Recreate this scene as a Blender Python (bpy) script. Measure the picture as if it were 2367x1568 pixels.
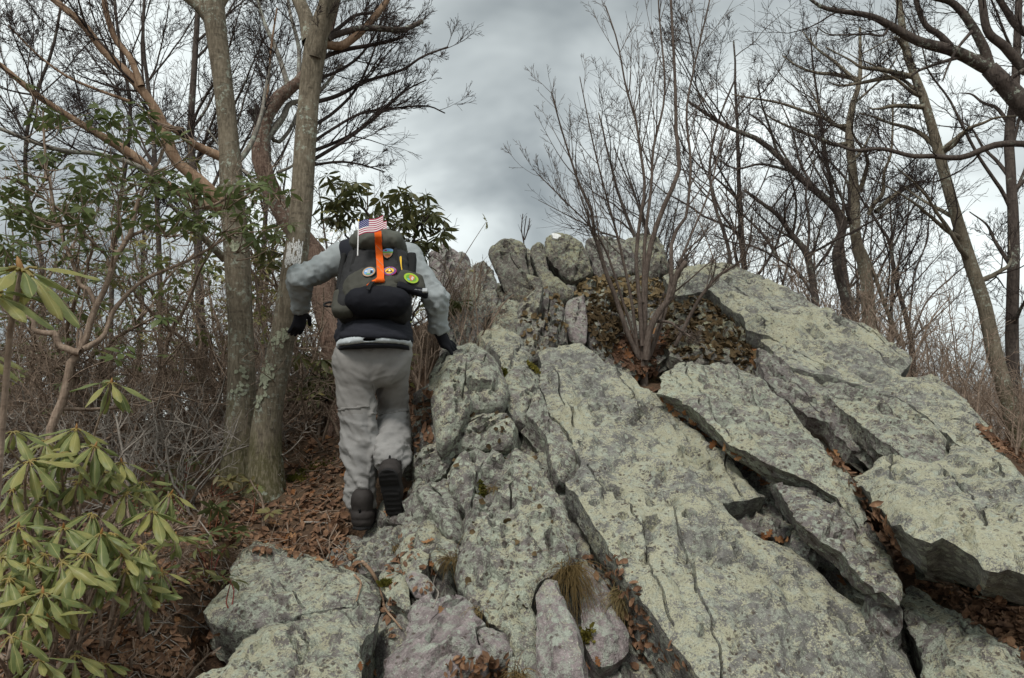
import bpy, bmesh, math, random
import numpy as np
from mathutils import Vector, Matrix, geometry
from mathutils import noise as mnoise

scene = bpy.context.scene
for _o in list(bpy.data.objects):
    bpy.data.objects.remove(_o)
col = scene.collection

# ------------------------------------------------------------------ camera
CAM_Z = 1.6
PITCH = math.radians(6.63)
FOC = 1857.0                      # focal length in pixels of a 2366 px wide frame
cam_d = bpy.data.cameras.new("camera")
cam = bpy.data.objects.new("camera", cam_d)
col.objects.link(cam)
cam.location = (0.0, 0.0, CAM_Z)
cam.rotation_euler = (math.radians(90) + PITCH, 0.0, 0.0)
cam_d.sensor_width = 36.0
cam_d.lens = 36.0 * FOC / 2366.0
cam_d.clip_start = 0.05
cam_d.clip_end = 3000.0
scene.camera = cam

# ------------------------------------------------------------------ sky (broken grey overcast) and sun
SUN_EL, SUN_AZ = math.radians(52), math.radians(200)     # high, behind the camera and a little left
world = bpy.data.worlds.new("World")
scene.world = world
world.use_nodes = True
wt = world.node_tree
for n in list(wt.nodes):
    wt.nodes.remove(n)
def wn(t, **kw):
    n = wt.nodes.new(t)
    for k, v in kw.items():
        setattr(n, k, v)
    return n
w_out = wn("ShaderNodeOutputWorld")
w_bg = wn("ShaderNodeBackground")
w_bg.inputs["Strength"].default_value = 0.099
w_sky = wn("ShaderNodeTexSky", sky_type='NISHITA')
w_sky.sun_disc = False
w_sky.sun_elevation = SUN_EL
w_sky.sun_rotation = SUN_AZ
w_tc = wn("ShaderNodeTexCoord")
w_sep = wn("ShaderNodeSeparateXYZ")
wt.links.new(w_tc.outputs["Generated"], w_sep.inputs[0])
w_zz = wn("ShaderNodeMath", operation='MAXIMUM'); w_zz.inputs[1].default_value = 0.0
wt.links.new(w_sep.outputs[2], w_zz.inputs[0])
w_za = wn("ShaderNodeMath", operation='ADD'); w_za.inputs[1].default_value = 0.42
wt.links.new(w_zz.outputs[0], w_za.inputs[0])
w_dx = wn("ShaderNodeMath", operation='DIVIDE'); w_dy = wn("ShaderNodeMath", operation='DIVIDE')
wt.links.new(w_sep.outputs[0], w_dx.inputs[0]); wt.links.new(w_za.outputs[0], w_dx.inputs[1])
wt.links.new(w_sep.outputs[1], w_dy.inputs[0]); wt.links.new(w_za.outputs[0], w_dy.inputs[1])
w_cmb = wn("ShaderNodeCombineXYZ")
w_ox = wn("ShaderNodeMath", operation='ADD'); w_ox.inputs[1].default_value = -.20
wt.links.new(w_dx.outputs[0], w_ox.inputs[0]); wt.links.new(w_ox.outputs[0], w_cmb.inputs[0]); wt.links.new(w_dy.outputs[0], w_cmb.inputs[1])
w_cmb.inputs[2].default_value = 5.7
w_n1 = wn("ShaderNodeTexNoise"); w_n1.inputs["Scale"].default_value = 1.55
w_n1.inputs["Detail"].default_value = 5.0; w_n1.inputs["Roughness"].default_value = 0.50
w_n1.inputs["Distortion"].default_value = 0.35
wt.links.new(w_cmb.outputs[0], w_n1.inputs["Vector"])
w_rp = wn("ShaderNodeValToRGB")
cr = w_rp.color_ramp
cr.elements[0].position = 0.37; cr.elements[0].color = (2.15, 2.4, 2.45, 1)
cr.elements[1].position = 0.63; cr.elements[1].color = (7.3, 7.75, 7.6, 1)
e = cr.elements.new(0.47); e.color = (4.0, 4.35, 4.35, 1)
e = cr.elements.new(0.54); e.color = (6.0, 6.45, 6.35, 1)
wt.links.new(w_n1.outputs["Fac"], w_rp.inputs["Fac"])
w_mix = wn("ShaderNodeMixRGB"); w_mix.inputs[0].default_value = 0.93
wt.links.new(w_sky.outputs[0], w_mix.inputs[1]); wt.links.new(w_rp.outputs[0], w_mix.inputs[2])
wt.links.new(w_mix.outputs[0], w_bg.inputs["Color"])
wt.links.new(w_bg.outputs[0], w_out.inputs[0])

sun_d = bpy.data.lights.new("sun", 'SUN')
sun_d.energy = 1.5
sun_d.angle = math.radians(14)
sun_d.color = (1.0, 0.965, 0.91)
sun = bpy.data.objects.new("sun", sun_d)
col.objects.link(sun)
_sd = Vector((math.sin(SUN_AZ) * math.cos(SUN_EL), math.cos(SUN_AZ) * math.cos(SUN_EL), math.sin(SUN_EL)))
sun.rotation_euler = (-_sd).to_track_quat('-Z', 'Y').to_euler()

vs = scene.view_settings
vs.view_transform = 'Standard'
vs.look = 'None'
vs.exposure = 0.62
vs.gamma = 1.0
vs.use_curve_mapping = False
scene.render.engine = 'CYCLES'
scene.cycles.use_denoising = True
scene.cycles.max_bounces = 6
scene.cycles.diffuse_bounces = 3
scene.cycles.transparent_max_bounces = 4

# ------------------------------------------------------------------ helpers
rng = np.random.default_rng(7)
random.seed(7)
CP, SP = math.cos(PITCH), math.sin(PITCH)

def at(px, py, Y):
    """A point of the 2366 px wide frame and its distance along +Y -> a point in the place."""
    px = np.asarray(px, float); py = np.asarray(py, float); Y = np.asarray(Y, float)
    dx = (px - 1183.0) / FOC
    dy = -(py - 784.0) / FOC
    s = Y / (CP - dy * SP)
    return np.stack([s * dx, s * (CP - dy * SP), CAM_Z + s * (SP + dy * CP)], -1)

def ray(px, py):
    return at(px, py, 1.0) - np.array([0, 0, CAM_Z])

def proj(p):
    p = np.asarray(p, float) - np.array([0, 0, CAM_Z])
    f = p[..., 1] * CP + p[..., 2] * SP
    u = -p[..., 1] * SP + p[..., 2] * CP
    return np.stack([1183 + FOC * p[..., 0] / f, 784 - FOC * u / f, p[..., 1]], -1)

KD = 4096.0 / 2366.0
def crop(x0, y0, s):
    return lambda pts: [((x0 + x * s) / KD, (y0 + y * s) / KD) for x, y in pts]
R3 = crop(0, 1784, .5932); R4 = crop(1100, 820, .3826); R5 = crop(1200, 1350, .5102)
R6 = crop(1600, 900, .5932); R7 = crop(2696, 900, .5932); R8 = crop(1400, 1784, .5932)
R9 = crop(2696, 1784, .5932); R10 = crop(2000, 0, .5740); R11 = crop(2900, 0, .5739)
R1 = crop(0, 0, .5932); R12 = crop(700, 0, .5739)
def ID(pts): return list(pts)

def nrm(v):
    v = np.asarray(v, float)
    return v / np.maximum(np.linalg.norm(v, axis=-1, keepdims=True), 1e-9)

_perm = np.random.default_rng(11).permutation(256).astype(np.int64)
_perm = np.concatenate([_perm, _perm, _perm])
_grad = nrm(np.random.default_rng(12).normal(size=(256, 3)))
def noise3(p):
    p = np.asarray(p, float)
    i = np.floor(p).astype(np.int64); f = p - i
    w = f * f * f * (f * (f * 6 - 15) + 10)
    i &= 255
    out = 0
    for dx in (0, 1):
        wx = w[:, 0] if dx else 1 - w[:, 0]
        for dy in (0, 1):
            wy = w[:, 1] if dy else 1 - w[:, 1]
            for dz in (0, 1):
                wz = w[:, 2] if dz else 1 - w[:, 2]
                h = _perm[_perm[_perm[i[:, 0] + dx] + i[:, 1] + dy] + i[:, 2] + dz]
                g = _grad[h]
                out = out + wx * wy * wz * (g[:, 0] * (f[:, 0] - dx) + g[:, 1] * (f[:, 1] - dy) + g[:, 2] * (f[:, 2] - dz))
    return out * 1.6
def fbm(p, oct=4, lac=2.03, gain=.5):
    a, s, o = 1.0, 0.0, 0.0
    p = np.asarray(p, float)
    for k in range(oct):
        o = o + a * noise3(p + 17.3 * k); s += a
        p = p * lac; a *= gain
    return o / s

def mesh_np(name, V, F, smooth=True, sharp=None):
    """F: list of index arrays (n,3) / (n,4), or a list of lists."""
    me = bpy.data.meshes.new(name)
    if isinstance(F, np.ndarray): F = [F]
    V = np.asarray(V, np.float32)
    if len(F) and isinstance(F[0], np.ndarray):
        F = [f for f in F if len(f)]
        loops = np.concatenate([f.ravel() for f in F]).astype(np.int32)
        tot = np.concatenate([np.full(len(f), f.shape[1], np.int32) for f in F])
        me.vertices.add(len(V)); me.vertices.foreach_set("co", V.ravel())
        me.loops.add(len(loops)); me.loops.foreach_set("vertex_index", loops)
        me.polygons.add(len(tot))
        st = np.zeros(len(tot), np.int32); st[1:] = np.cumsum(tot)[:-1]
        me.polygons.foreach_set("loop_start", st)
        me.update(calc_edges=True)
    else:
        me.from_pydata([tuple(v) for v in V], [], F)
        me.update()
    me.polygons.foreach_set("use_smooth", np.full(len(me.polygons), smooth))
    if sharp is not None:
        me.set_sharp_from_angle(angle=math.radians(sharp))
    me.validate()
    return me

def link(name, me, mat=None, parent=None, loc=None):
    o = bpy.data.objects.new(name, me)
    col.objects.link(o)
    if mat is not None and me is not None and not me.materials:
        me.materials.append(mat)
    if parent is not None: o.parent = parent
    if loc is not None: o.location = loc
    return o

def tag(o, label=None, cat=None, group=None, kind=None):
    if label: o["label"] = label
    if cat: o["category"] = cat
    if group: o["group"] = group
    if kind: o["kind"] = kind
    return o

def empty(name, loc, label=None, cat=None, group=None):
    o = bpy.data.objects.new(name, None)
    col.objects.link(o)
    o.location = [float(a) for a in loc]
    o.empty_display_size = .1
    return tag(o, label, cat, group)

# ---- shader helpers
class NT:
    def __init__(self, name):
        self.m = bpy.data.materials.new(name); self.m.use_nodes = True
        self.t = self.m.node_tree
        self.b = self.t.nodes["Principled BSDF"]
        self.tc = self.t.nodes.new("ShaderNodeTexCoord").outputs["Object"]
    def n(self, ty, **kw):
        n = self.t.nodes.new(ty)
        for k, v in kw.items(): setattr(n, k, v)
        return n
    def l(self, a, b): self.t.links.new(a, b)
    def mapping(self, scale=(1, 1, 1), rot=(0, 0, 0), loc=(0, 0, 0), vec=None):
        n = self.n("ShaderNodeMapping"); n.inputs["Scale"].default_value = scale
        n.inputs["Rotation"].default_value = rot; n.inputs["Location"].default_value = loc
        self.l(vec or self.tc, n.inputs["Vector"]); return n.outputs[0]
    def noise(self, scale, detail=4, rough=.55, vec=None, dist=0.0, out="Fac"):
        n = self.n("ShaderNodeTexNoise"); n.inputs["Scale"].default_value = scale
        n.inputs["Detail"].default_value = detail; n.inputs["Roughness"].default_value = rough
        n.inputs["Distortion"].default_value = dist
        self.l(vec or self.tc, n.inputs["Vector"]); return n.outputs[out]
    def voro(self, scale, vec=None, feature='F1', rnd=1.0, out="Distance"):
        n = self.n("ShaderNodeTexVoronoi"); n.feature = feature
        n.inputs["Scale"].default_value = scale; n.inputs["Randomness"].default_value = rnd
        self.l(vec or self.tc, n.inputs["Vector"]); return n.outputs[out]
    def ramp(self, fac, stops, interp='LINEAR'):
        n = self.n("ShaderNodeValToRGB"); r = n.color_ramp; r.interpolation = interp
        while len(r.elements) < len(stops): r.elements.new(.5)
        for e, (p, c) in zip(r.elements, stops):
            e.position = p
            e.color = (c, c, c, 1) if isinstance(c, (int, float)) else (*c, 1)
        self.l(fac, n.inputs[0]); return n.outputs[0]
    def mix(self, fac, a, b, mode='MIX'):
        n = self.n("ShaderNodeMixRGB", blend_type=mode)
        for i, v in ((0, fac), (1, a), (2, b)):
            if isinstance(v, (int, float)): n.inputs[i].default_value = v if i == 0 else (v, v, v, 1)
            elif isinstance(v, tuple): n.inputs[i].default_value = (*v, 1)
            else: self.l(v, n.inputs[i])
        return n.outputs[0]
    def math(self, op, a, b=None, clamp=False):
        n = self.n("ShaderNodeMath", operation=op); n.use_clamp = clamp
        for i, v in ((0, a), (1, b)):
            if v is None: continue
            if isinstance(v, (int, float)): n.inputs[i].default_value = v
            else: self.l(v, n.inputs[i])
        return n.outputs[0]
    def bump(self, h, strength=.5, dist=.01, prev=None):
        n = self.n("ShaderNodeBump"); n.inputs["Strength"].default_value = strength
        n.inputs["Distance"].default_value = dist
        self.l(h, n.inputs["Height"])
        if prev is not None: self.l(prev, n.inputs["Normal"])
        return n.outputs[0]
    def done(self, color, rough=.85, normal=None, spec=.25):
        if isinstance(color, tuple): self.b.inputs["Base Color"].default_value = (*color, 1)
        else: self.l(color, self.b.inputs["Base Color"])
        if isinstance(rough, (int, float)): self.b.inputs["Roughness"].default_value = rough
        else: self.l(rough, self.b.inputs["Roughness"])
        self.b.inputs["Specular IOR Level"].default_value = spec
        if normal is not None: self.l(normal, self.b.inputs["Normal"])
        return self.m

def rock_mat(name, bare, crust, pale, yellow=.5, green=.5, brown=.4, sc=1.0):
    """Schist: bare rock, a sheet of yellowish crust lichen, pale green rosettes, brown-black spots."""
    s = NT(name)
    oi = s.n("ShaderNodeObjectInfo").outputs["Random"]
    off = s.n("ShaderNodeVectorMath", operation='ADD')
    cm = s.n("ShaderNodeCombineXYZ")
    s.l(s.math('MULTIPLY', oi, 37.0), cm.inputs[0]); s.l(s.math('MULTIPLY', oi, 91.0), cm.inputs[1])
    s.l(s.tc, off.inputs[0]); s.l(cm.outputs[0], off.inputs[1])
    v = off.outputs[0]
    def rgb(o):
        n = s.n("ShaderNodeSeparateColor"); s.l(o, n.inputs[0]); return n.outputs
    big = rgb(s.noise(2.2, 4, .6, v, out="Color"))
    mid = rgb(s.noise(15 * sc, 5, .72, v, out="Color"))
    fine = rgb(s.noise(95 * sc, 2, .7, v, out="Color"))
    bed = s.n("ShaderNodeAttribute"); bed.attribute_name = 'bed'
    fol = s.noise(1.0, 5, .66, s.mapping((3.2, 30, 46), vec=bed.outputs['Vector']))
    base = s.mix(s.ramp(mid[1], [(.32, 0.0), (.68, 1.0)]), tuple(c * .55 for c in bare), tuple(min(1, c * 1.25) for c in bare))
    base = s.mix(s.ramp(fol, [(.45, 0.0), (.62, .6)]), base, tuple(c * .45 for c in bare))
    geo = s.n("ShaderNodeNewGeometry")
    sp = s.n("ShaderNodeSeparateXYZ"); s.l(geo.outputs["Normal"], sp.inputs[0])
    cy = s.math('ADD', s.math('ADD', s.math('MULTIPLY', big[0], .62), s.math('MULTIPLY', mid[0], .54)), s.math('MULTIPLY', sp.outputs[2], .10))
    cy = s.math('ADD', cy, s.math('MULTIPLY', s.math('SUBTRACT', fine[0], .5), .42))
    ymask = s.ramp(cy, [(.80 - .30 * yellow, 0.0), (.85 - .30 * yellow, 1.0)])
    crustc = s.mix(mid[2], tuple(c * .72 for c in crust), tuple(min(1, c * 1.22) for c in crust))
    c = s.mix(s.math('MULTIPLY', ymask, .9), base, crustc)
    # pale green rosettes, large and small
    vo = s.voro(15 * sc, v)
    gm = s.math('ADD', vo, s.math('MULTIPLY', mid[1], .75))
    gate = s.ramp(big[1], [(.58 - .22 * green, 0.0), (.66 - .22 * green, 1.0)])
    gmask = s.math('MULTIPLY', s.ramp(gm, [(.62, 1.0), (.67, 0.0)]), gate)
    palec = s.mix(fine[1], tuple(k * .7 for k in pale), tuple(min(1, k * 1.25) for k in pale))
    c = s.mix(s.math('MULTIPLY', gmask, .85), c, palec)
    g2 = s.ramp(s.math('ADD', s.math('MULTIPLY', mid[2], .7), s.math('MULTIPLY', fine[2], .3)), [(.56 - .10 * green, 0.0), (.61 - .10 * green, 1.0)])
    c = s.mix(s.math('MULTIPLY', g2, .65), c, palec)
    # brown-black spots
    vo3 = s.voro(24 * sc, v)
    bm_ = s.math('MULTIPLY', s.ramp(s.math('ADD', vo3, s.math('MULTIPLY', fine[1], .45)), [(.42, 1.0), (.54, 0.0)]),
                 s.ramp(s.math('ADD', s.math('MULTIPLY', big[2], .6), s.math('MULTIPLY', mid[0], .4)), [(.58 - .16 * brown, 0.0), (.64 - .16 * brown, 1.0)]))
    c = s.mix(s.math('MULTIPLY', bm_, .85), c, (.075, .056, .046))
    sp2 = s.ramp(fine[2], [(.56, 0.0), (.64, 1.0)])
    c = s.mix(s.math('MULTIPLY', sp2, .5), c, (.10, .085, .08))
    c = s.mix(s.ramp(fine[0], [(.66, 0.0), (.72, .8)]), c, (.6, .58, .53))
    c = s.mix(s.ramp(fol, [(.655, 0.0), (.70, .8)]), c, (.06, .05, .043))
    h = s.math('ADD', s.math('MULTIPLY', fol, .55), s.math('ADD', mid[0], s.math('MULTIPLY', fine[0], .30)))
    return s.done(c, .92, s.bump(h, .9, .028), .12)

M = {}
M['rock_yellow'] = rock_mat("lichen_schist_yellow", (.215, .207, .19), (.445, .430, .305), (.38, .405, .33), .58, .55, .62, 1.35)
M['rock_green'] = rock_mat("lichen_schist_green", (.20, .18, .166), (.42, .405, .285), (.385, .42, .335), .50, .80, .95, 1.3)
M['rock_grey'] = rock_mat("lichen_schist_grey", (.19, .168, .158), (.38, .365, .255), (.36, .39, .32), .42, .62, 1.0, 1.3)
M['rock_olive'] = rock_mat("lichen_schist_olive", (.155, .138, .122), (.30, .29, .185), (.28, .305, .24), .55, .5, .6, 1.2)
M['rock_mauve'] = rock_mat("bare_mauve_schist", (.29, .245, .24), (.36, .345, .265), (.37, .40, .335), .30, .62, .6, 1.3)

s = NT("forest_soil")
m1 = s.noise(6, 6, .7); m2 = s.noise(45, 4, .7); m3 = s.noise(.5, 3, .6)
c_ = s.ramp(m1, [(.25, (.045, .030, .021)), (.5, (.10, .062, .042)), (.72, (.18, .11, .068))])
c_ = s.mix(s.ramp(m2, [(.5, 0.0), (.7, .7)]), c_, (.26, .16, .095))
c_ = s.mix(s.ramp(m3, [(.45, 0.0), (.65, .5)]), c_, (.09, .07, .045))
M['soil'] = s.done(c_, .95, s.bump(s.math('ADD', m1, m2), .9, .03), .1)

# ------------------------------------------------------------------ the lie of the outcrop
_ref = [(1030,600,8.3),(1130,600,8.3),(1200,560,8.3),(1300,560,8.5),(1400,560,8.6),(1500,550,8.6),(1600,610,8.2),
 (1700,620,8.0),(1800,660,7.5),(1900,720,7.0),(2000,780,6.6),(2100,830,6.2),(2200,890,5.7),(2300,980,5.2),(2340,1050,5.0),
 (1100,740,6.6),(1200,680,7.0),(1270,750,6.2),(1400,760,6.4),(1500,830,5.9),(1330,800,5.4),(1250,870,4.9),(1080,790,4.85),
 (1000,830,4.6),(1000,1000,4.35),(1180,930,4.4),(1050,1050,4.2),(1650,870,5.7),(1800,950,5.1),(1900,900,5.6),(2000,1050,4.7),
 (2000,1200,4.1),(2200,1050,4.6),(2366,1080,4.5),(2366,1350,3.3),(2200,1250,3.8),(2080,1400,3.3),(2300,1500,2.9),(2366,1568,2.7),
 (2000,1568,2.75),(1700,1568,2.9),(1500,1150,4.0),(1600,1000,4.6),(1700,1250,3.6),(1900,1300,3.5),(1400,1000,4.5),
 (960,1130,4.2),(1000,1250,3.8),(1200,1200,3.75),(1300,1300,3.45),(1100,1400,3.25),(1300,1560,2.95),(1000,1560,3.0),
 (880,1300,3.75),(830,1240,4.15),(650,1280,3.95),(700,1400,3.5),(700,1540,3.05),(500,1500,3.2)]
class TPS:
    def __init__(s, P, v, lam=1e-3, sc=1.0):
        s.P = np.asarray(P, float) / sc; s.sc = sc
        n = len(s.P)
        d = np.linalg.norm(s.P[:, None] - s.P[None], axis=-1)
        A = np.zeros((n + 3, n + 3)); A[:n, :n] = s.k(d) + lam * np.eye(n)
        A[:n, n] = 1; A[:n, n + 1:] = s.P; A[n, :n] = 1; A[n + 1:, :n] = s.P.T
        b = np.zeros(n + 3); b[:n] = v
        s.w = np.linalg.solve(A, b)
    def k(s, d): return d * d * np.log(d + 1e-9)
    def __call__(s, Q):
        Q = np.asarray(Q, float) / s.sc
        out = np.empty(len(Q)); n = len(s.P)
        for a in range(0, len(Q), 20000):
            q = Q[a:a + 20000]
            d = np.linalg.norm(q[:, None] - s.P[None], axis=-1)
            out[a:a + 20000] = s.k(d) @ s.w[:n] + s.w[n] + q @ s.w[n + 1:]
        return out
_ra = np.array(_ref, float)
yref = TPS(_ra[:, :2], np.log(_ra[:, 2]), 5e-3, 400.0)
def depth(px, py): return np.exp(yref(np.stack([np.atleast_1d(px), np.atleast_1d(py)], -1)))

ROCKS = []          # (outline in world, plane point, normal) for the soil under them
def resample_closed(P, step):
    P = np.asarray(P, float); Q = np.vstack([P, P[:1]])
    seg = np.linalg.norm(np.diff(Q, axis=0), axis=1); L = np.concatenate([[0], np.cumsum(seg)])
    n = max(8, int(L[-1] / step)); t = np.linspace(0, L[-1], n, endpoint=False)
    return np.stack([np.interp(t, L, Q[:, k]) for k in range(P.shape[1])], -1)
def chaikin(P, it=1):
    P = np.asarray(P, float)
    for _ in range(it):
        N = np.roll(P, -1, 0)
        P = np.stack([.78 * P + .22 * N, .22 * P + .78 * N], 1).reshape(-1, P.shape[1])
    return P
def inside(poly, q):
    c = np.zeros(len(q), bool); n = len(poly); j = n - 1
    for i in range(n):
        a, b = poly[i], poly[j]
        m = ((a[1] > q[:, 1]) != (b[1] > q[:, 1])) & (q[:, 0] < (b[0] - a[0]) * (q[:, 1] - a[1]) / (b[1] - a[1] + 1e-12) + a[0])
        c ^= m; j = i
    return c
def edge_dist(poly, q):
    d = np.full(len(q), 1e9)
    for a, b in zip(poly, np.roll(poly, -1, 0)):
        ab = b - a; t = np.clip(((q - a) @ ab) / (ab @ ab + 1e-12), 0, 1)
        d = np.minimum(d, np.linalg.norm(q - a - t[:, None] * ab, axis=1))
    return d

rock_i = 0
def rock(name, px, label, mat='rock_yellow', T=.35, lift=0.0, lean=0.0, tilt=(0, 0, 0), bulge=.03, er=.06, rough=1.0, ledge=1.0, cat='rock', res=.019, taper=.0, strike=None, dY=0.0, grow_=.008, chamf=1.0):
    """A slab: its outline on its own bedding plane, a weathered face, worn edges, broken sides and an underside."""
    global rock_i
    rock_i += 1
    rs = np.random.default_rng(100 + rock_i); seed = rs.uniform(-50, 50, 3)
    P = np.array(px, float)
    Yd = depth(P[:, 0], P[:, 1]) + dY
    W = at(P[:, 0], P[:, 1], Yd)
    c = W.mean(0)
    _, _, vt = np.linalg.svd(W - c)
    n = vt[2]
    if n[1] > 0 and abs(n[1]) > .2 or (n[2] < 0 and abs(n[1]) <= .2): n = -n
    if n[2] < .05: n = nrm(n * [1, 1, 0] + [0, -.3, .4])
    n = nrm(n * (1 - lean) + np.array([0, -1.0, .25]) * lean + np.array(tilt))
    # outline on the plane
    vw = ray(P[:, 0], P[:, 1])
    o = np.array([0, 0, CAM_Z])
    c = c + n * lift
    den = vw @ n
    den = np.where(den > -.12, -.12, den)
    W = o + vw * (((c - o) @ n) / den)[:, None]
    if strike is not None:
        a, b = at(*strike[0], 4.0), at(*strike[1], 4.0 if len(strike[1]) == 2 else 4.0)
    k = np.argmax(np.linalg.norm(W - c, axis=1))
    u = W[k] - c; u = nrm(u - n * (u @ n)); v = np.cross(n, u)
    P2 = np.stack([(W - c) @ u, (W - c) @ v], -1)
    size = np.ptp(P2, axis=0)
    res = max(res * .75, min(res * 1.4, res * math.sqrt(size[0] * size[1]) / .9))
    P2 = resample_closed(chaikin(P2, 1) if er > .09 else P2, res * 1.25)
    # broken outline
    q3 = np.concatenate([P2, np.zeros((len(P2), 1))], 1) + seed
    nr = np.roll(P2, -1, 0) - np.roll(P2, 1, 0); nr = nrm(np.stack([nr[:, 1], -nr[:, 0]], -1))
    if ((np.roll(P2[:, 0], -1) - P2[:, 0]) * (np.roll(P2[:, 1], -1) + P2[:, 1])).sum() > 0:
        P2 = P2[::-1].copy(); nr = -nr[::-1].copy(); q3 = q3[::-1].copy()
    nr = np.stack([(np.roll(P2, -1, 0) - np.roll(P2, 1, 0))[:, 1], -(np.roll(P2, -1, 0) - np.roll(P2, 1, 0))[:, 0]], -1); nr = nrm(nr)
    P2 = P2 + nr * (grow_ + (fbm(q3 * 5.5, 4) * .020 + fbm(q3 * 24, 2) * .009 + (np.floor(fbm(q3 * 4.2 + 8, 3) * 4.5) / 4.5 + .1) * .030) * (rough * .8 + .2) * min(1, size.min() / .35))[:, None]
    nb = len(P2)
    lo, hi = P2.min(0), P2.max(0)
    gx, gy = np.meshgrid(np.arange(lo[0], hi[0], res), np.arange(lo[1], hi[1], res * .87))
    gx[1::2] += res / 2
    g = np.stack([gx.ravel(), gy.ravel()], -1) + rs.uniform(-.18, .18, (gx.size, 2)) * res
    g = g[inside(P2, g)]
    ed = edge_dist(P2, g)
    g = g[ed > res * .55]
    # thin open joints running with the bedding
    cc_ = []; cd_ = []
    if size[0] > .45 and size.min() > .18:
        for _k in range(int(np.clip(size[0] * size[1] * 2.2 + 1, 1, 5))):
            o2 = g[rs.integers(0, len(g))]; L_ = rs.uniform(.22, .6) * size[0]; an_ = rs.normal(0, .10)
            tt = np.arange(-L_ / 2, L_ / 2, .016); e2 = np.array([math.cos(an_), math.sin(an_)]); f2 = np.array([-e2[1], e2[0]])
            wob = .05 * fbm(np.stack([tt * 3.2, tt * 0 + _k * 7, tt * 0], -1) + seed, 3)
            ln = o2 + tt[:, None] * e2 + wob[:, None] * f2
            fade = np.clip((L_ / 2 - np.abs(tt)) / .08, 0, 1)
            ok = inside(P2, ln)
            if ok.sum() < 6: continue
            ln, fade = ln[ok], fade[ok]
            ok = edge_dist(P2, ln) > .03
            if cc_: ok &= np.array([min(np.linalg.norm(np.concatenate(cc_) - q_, axis=1)) > .03 for q_ in ln])
            ln, fade = ln[ok], fade[ok]
            if len(ln) < 6: continue
            wd_ = .003 + .0028 * fade[:, None]
            cc_.append(np.concatenate([ln, ln + f2 * wd_, ln - f2 * wd_])); cd_.append(np.concatenate([fade * rs.uniform(.025, .06), np.zeros(2 * len(ln))]))
    if cc_:
        CCp = np.concatenate(cc_); CDp = np.concatenate(cd_)
        keepg = np.ones(len(g), bool)
        for a_ in range(0, len(g), 2000):
            keepg[a_:a_ + 2000] = (((g[a_:a_ + 2000, None] - CCp[None]) ** 2).sum(-1).min(1) > .010 ** 2)
        g = np.concatenate([g[keepg], CCp]); gd = np.concatenate([np.zeros(keepg.sum()), CDp])
    else: gd = np.zeros(len(g))
    pts = np.concatenate([P2, g])
    pdep = np.concatenate([np.zeros(nb), gd])
    out = geometry.delaunay_2d_cdt([Vector(p) for p in pts], [], [list(range(nb))], 1, 1e-7)
    V2 = np.array([tuple(p) for p in out[0]]); F = [f for f in out[2]]
    orig = out[3]
    inv = {}
    for i, ol in enumerate(orig):
        for a in ol: inv[a] = i
    vdep = np.array([max([pdep[a] for a in ol if a < len(pdep)] or [0.0]) for ol in orig])
    d = edge_dist(P2, V2)
    q = np.concatenate([V2, np.zeros((len(V2), 1))], 1)
    qs = q + seed
    big = fbm(qs * 1.7, 3)
    med = fbm(qs * 6.5, 4)
    fine = fbm(qs * 21, 3)
    # foliation ridges along the long axis, with small broken ledges
    qf = qs * np.array([1.6, 13.0, 1.0]) + 2.0 * big[:, None] * np.array([0, 1, 0])
    rid = 1 - np.abs(fbm(qf, 3)) * 2.2
    lay = (big * .9 + .45 * fbm(qs * np.array([2.0, 6.5, 1]), 3)) * 2.6
    st = np.floor(lay) + np.clip((lay - np.floor(lay)) * 5.0, 0, 1)
    # broken facets, drawn out along the bedding
    na = int(np.clip(size[0] * size[1] / .016, 9, 300))
    sd = rs.uniform(V2.min(0), V2.max(0), (na, 2)); asp = np.array([.42, 1.0])
    wp = (V2 + .05 * np.stack([fbm(qs * 5 + 31, 3), fbm(qs * 5 + 57, 3)], -1)) * asp
    dd = ((wp[:, None] - sd[None] * asp) ** 2).sum(-1)
    ci = dd.argmin(1)
    tl = rs.normal(0, .17, (na, 2)) * [.5, 1.0]; of = rs.normal(0, .013, na)
    fac = of[ci] + np.clip((tl[ci] * (V2 - sd[ci])).sum(1), -.035, .035)
    # joints: long narrow cracks
    ck = fbm(qs * np.array([1.1, 5.0, 1.0]) + 77, 3)
    crk = np.exp(-(ck / .016) ** 2) * np.clip(fbm(qs * 1.3 + 5, 2) * 3 + .5, 0, 1)
    ck2 = fbm(qs * np.array([2.2, 11.0, 1.0]) + 177, 2)
    crk = np.maximum(crk, .6 * np.exp(-(ck2 / .03) ** 2) * np.clip(fbm(qs * 2.1 + 15, 2) * 4 - .1, 0, 1))
    # a few broken planes chamfer the block towards its edges
    nbk = int(rs.integers(7, 11)); th_ = np.arange(nbk) * 2 * np.pi / nbk + rs.uniform(-.35, .35, nbk)
    blk = np.zeros(len(V2)); lop = V2 + .03 * np.stack([fbm(qs * 4 + 3, 3), fbm(qs * 4 + 41, 3)], -1)
    for a_ in th_:
        dr_ = np.array([math.cos(a_), math.sin(a_)]); pr = lop @ dr_; ex = (P2 @ dr_).max()
        f_ = rs.uniform(.45, .90) if er > .085 else rs.uniform(.62, .95)
        blk = np.maximum(blk, rs.uniform(.12, .6) * np.maximum(0, pr - f_ * ex))
    blk = np.minimum(blk, .22) * chamf
    r = min(er * .22, size.min() * .08)
    calm = .35 + .65 * np.clip(d / .09, 0, 1)
    x = np.clip(1 - d / r, 0, 1)
    h = bulge * .2 * (1 - np.exp(-d / (size.min() * .3))) * 2.0 - blk - r * (1 - np.sqrt(np.maximum(0, 1 - x * x))) * .8
    am = rough * min(1.0, size.min() / .5 + .25)
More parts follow.
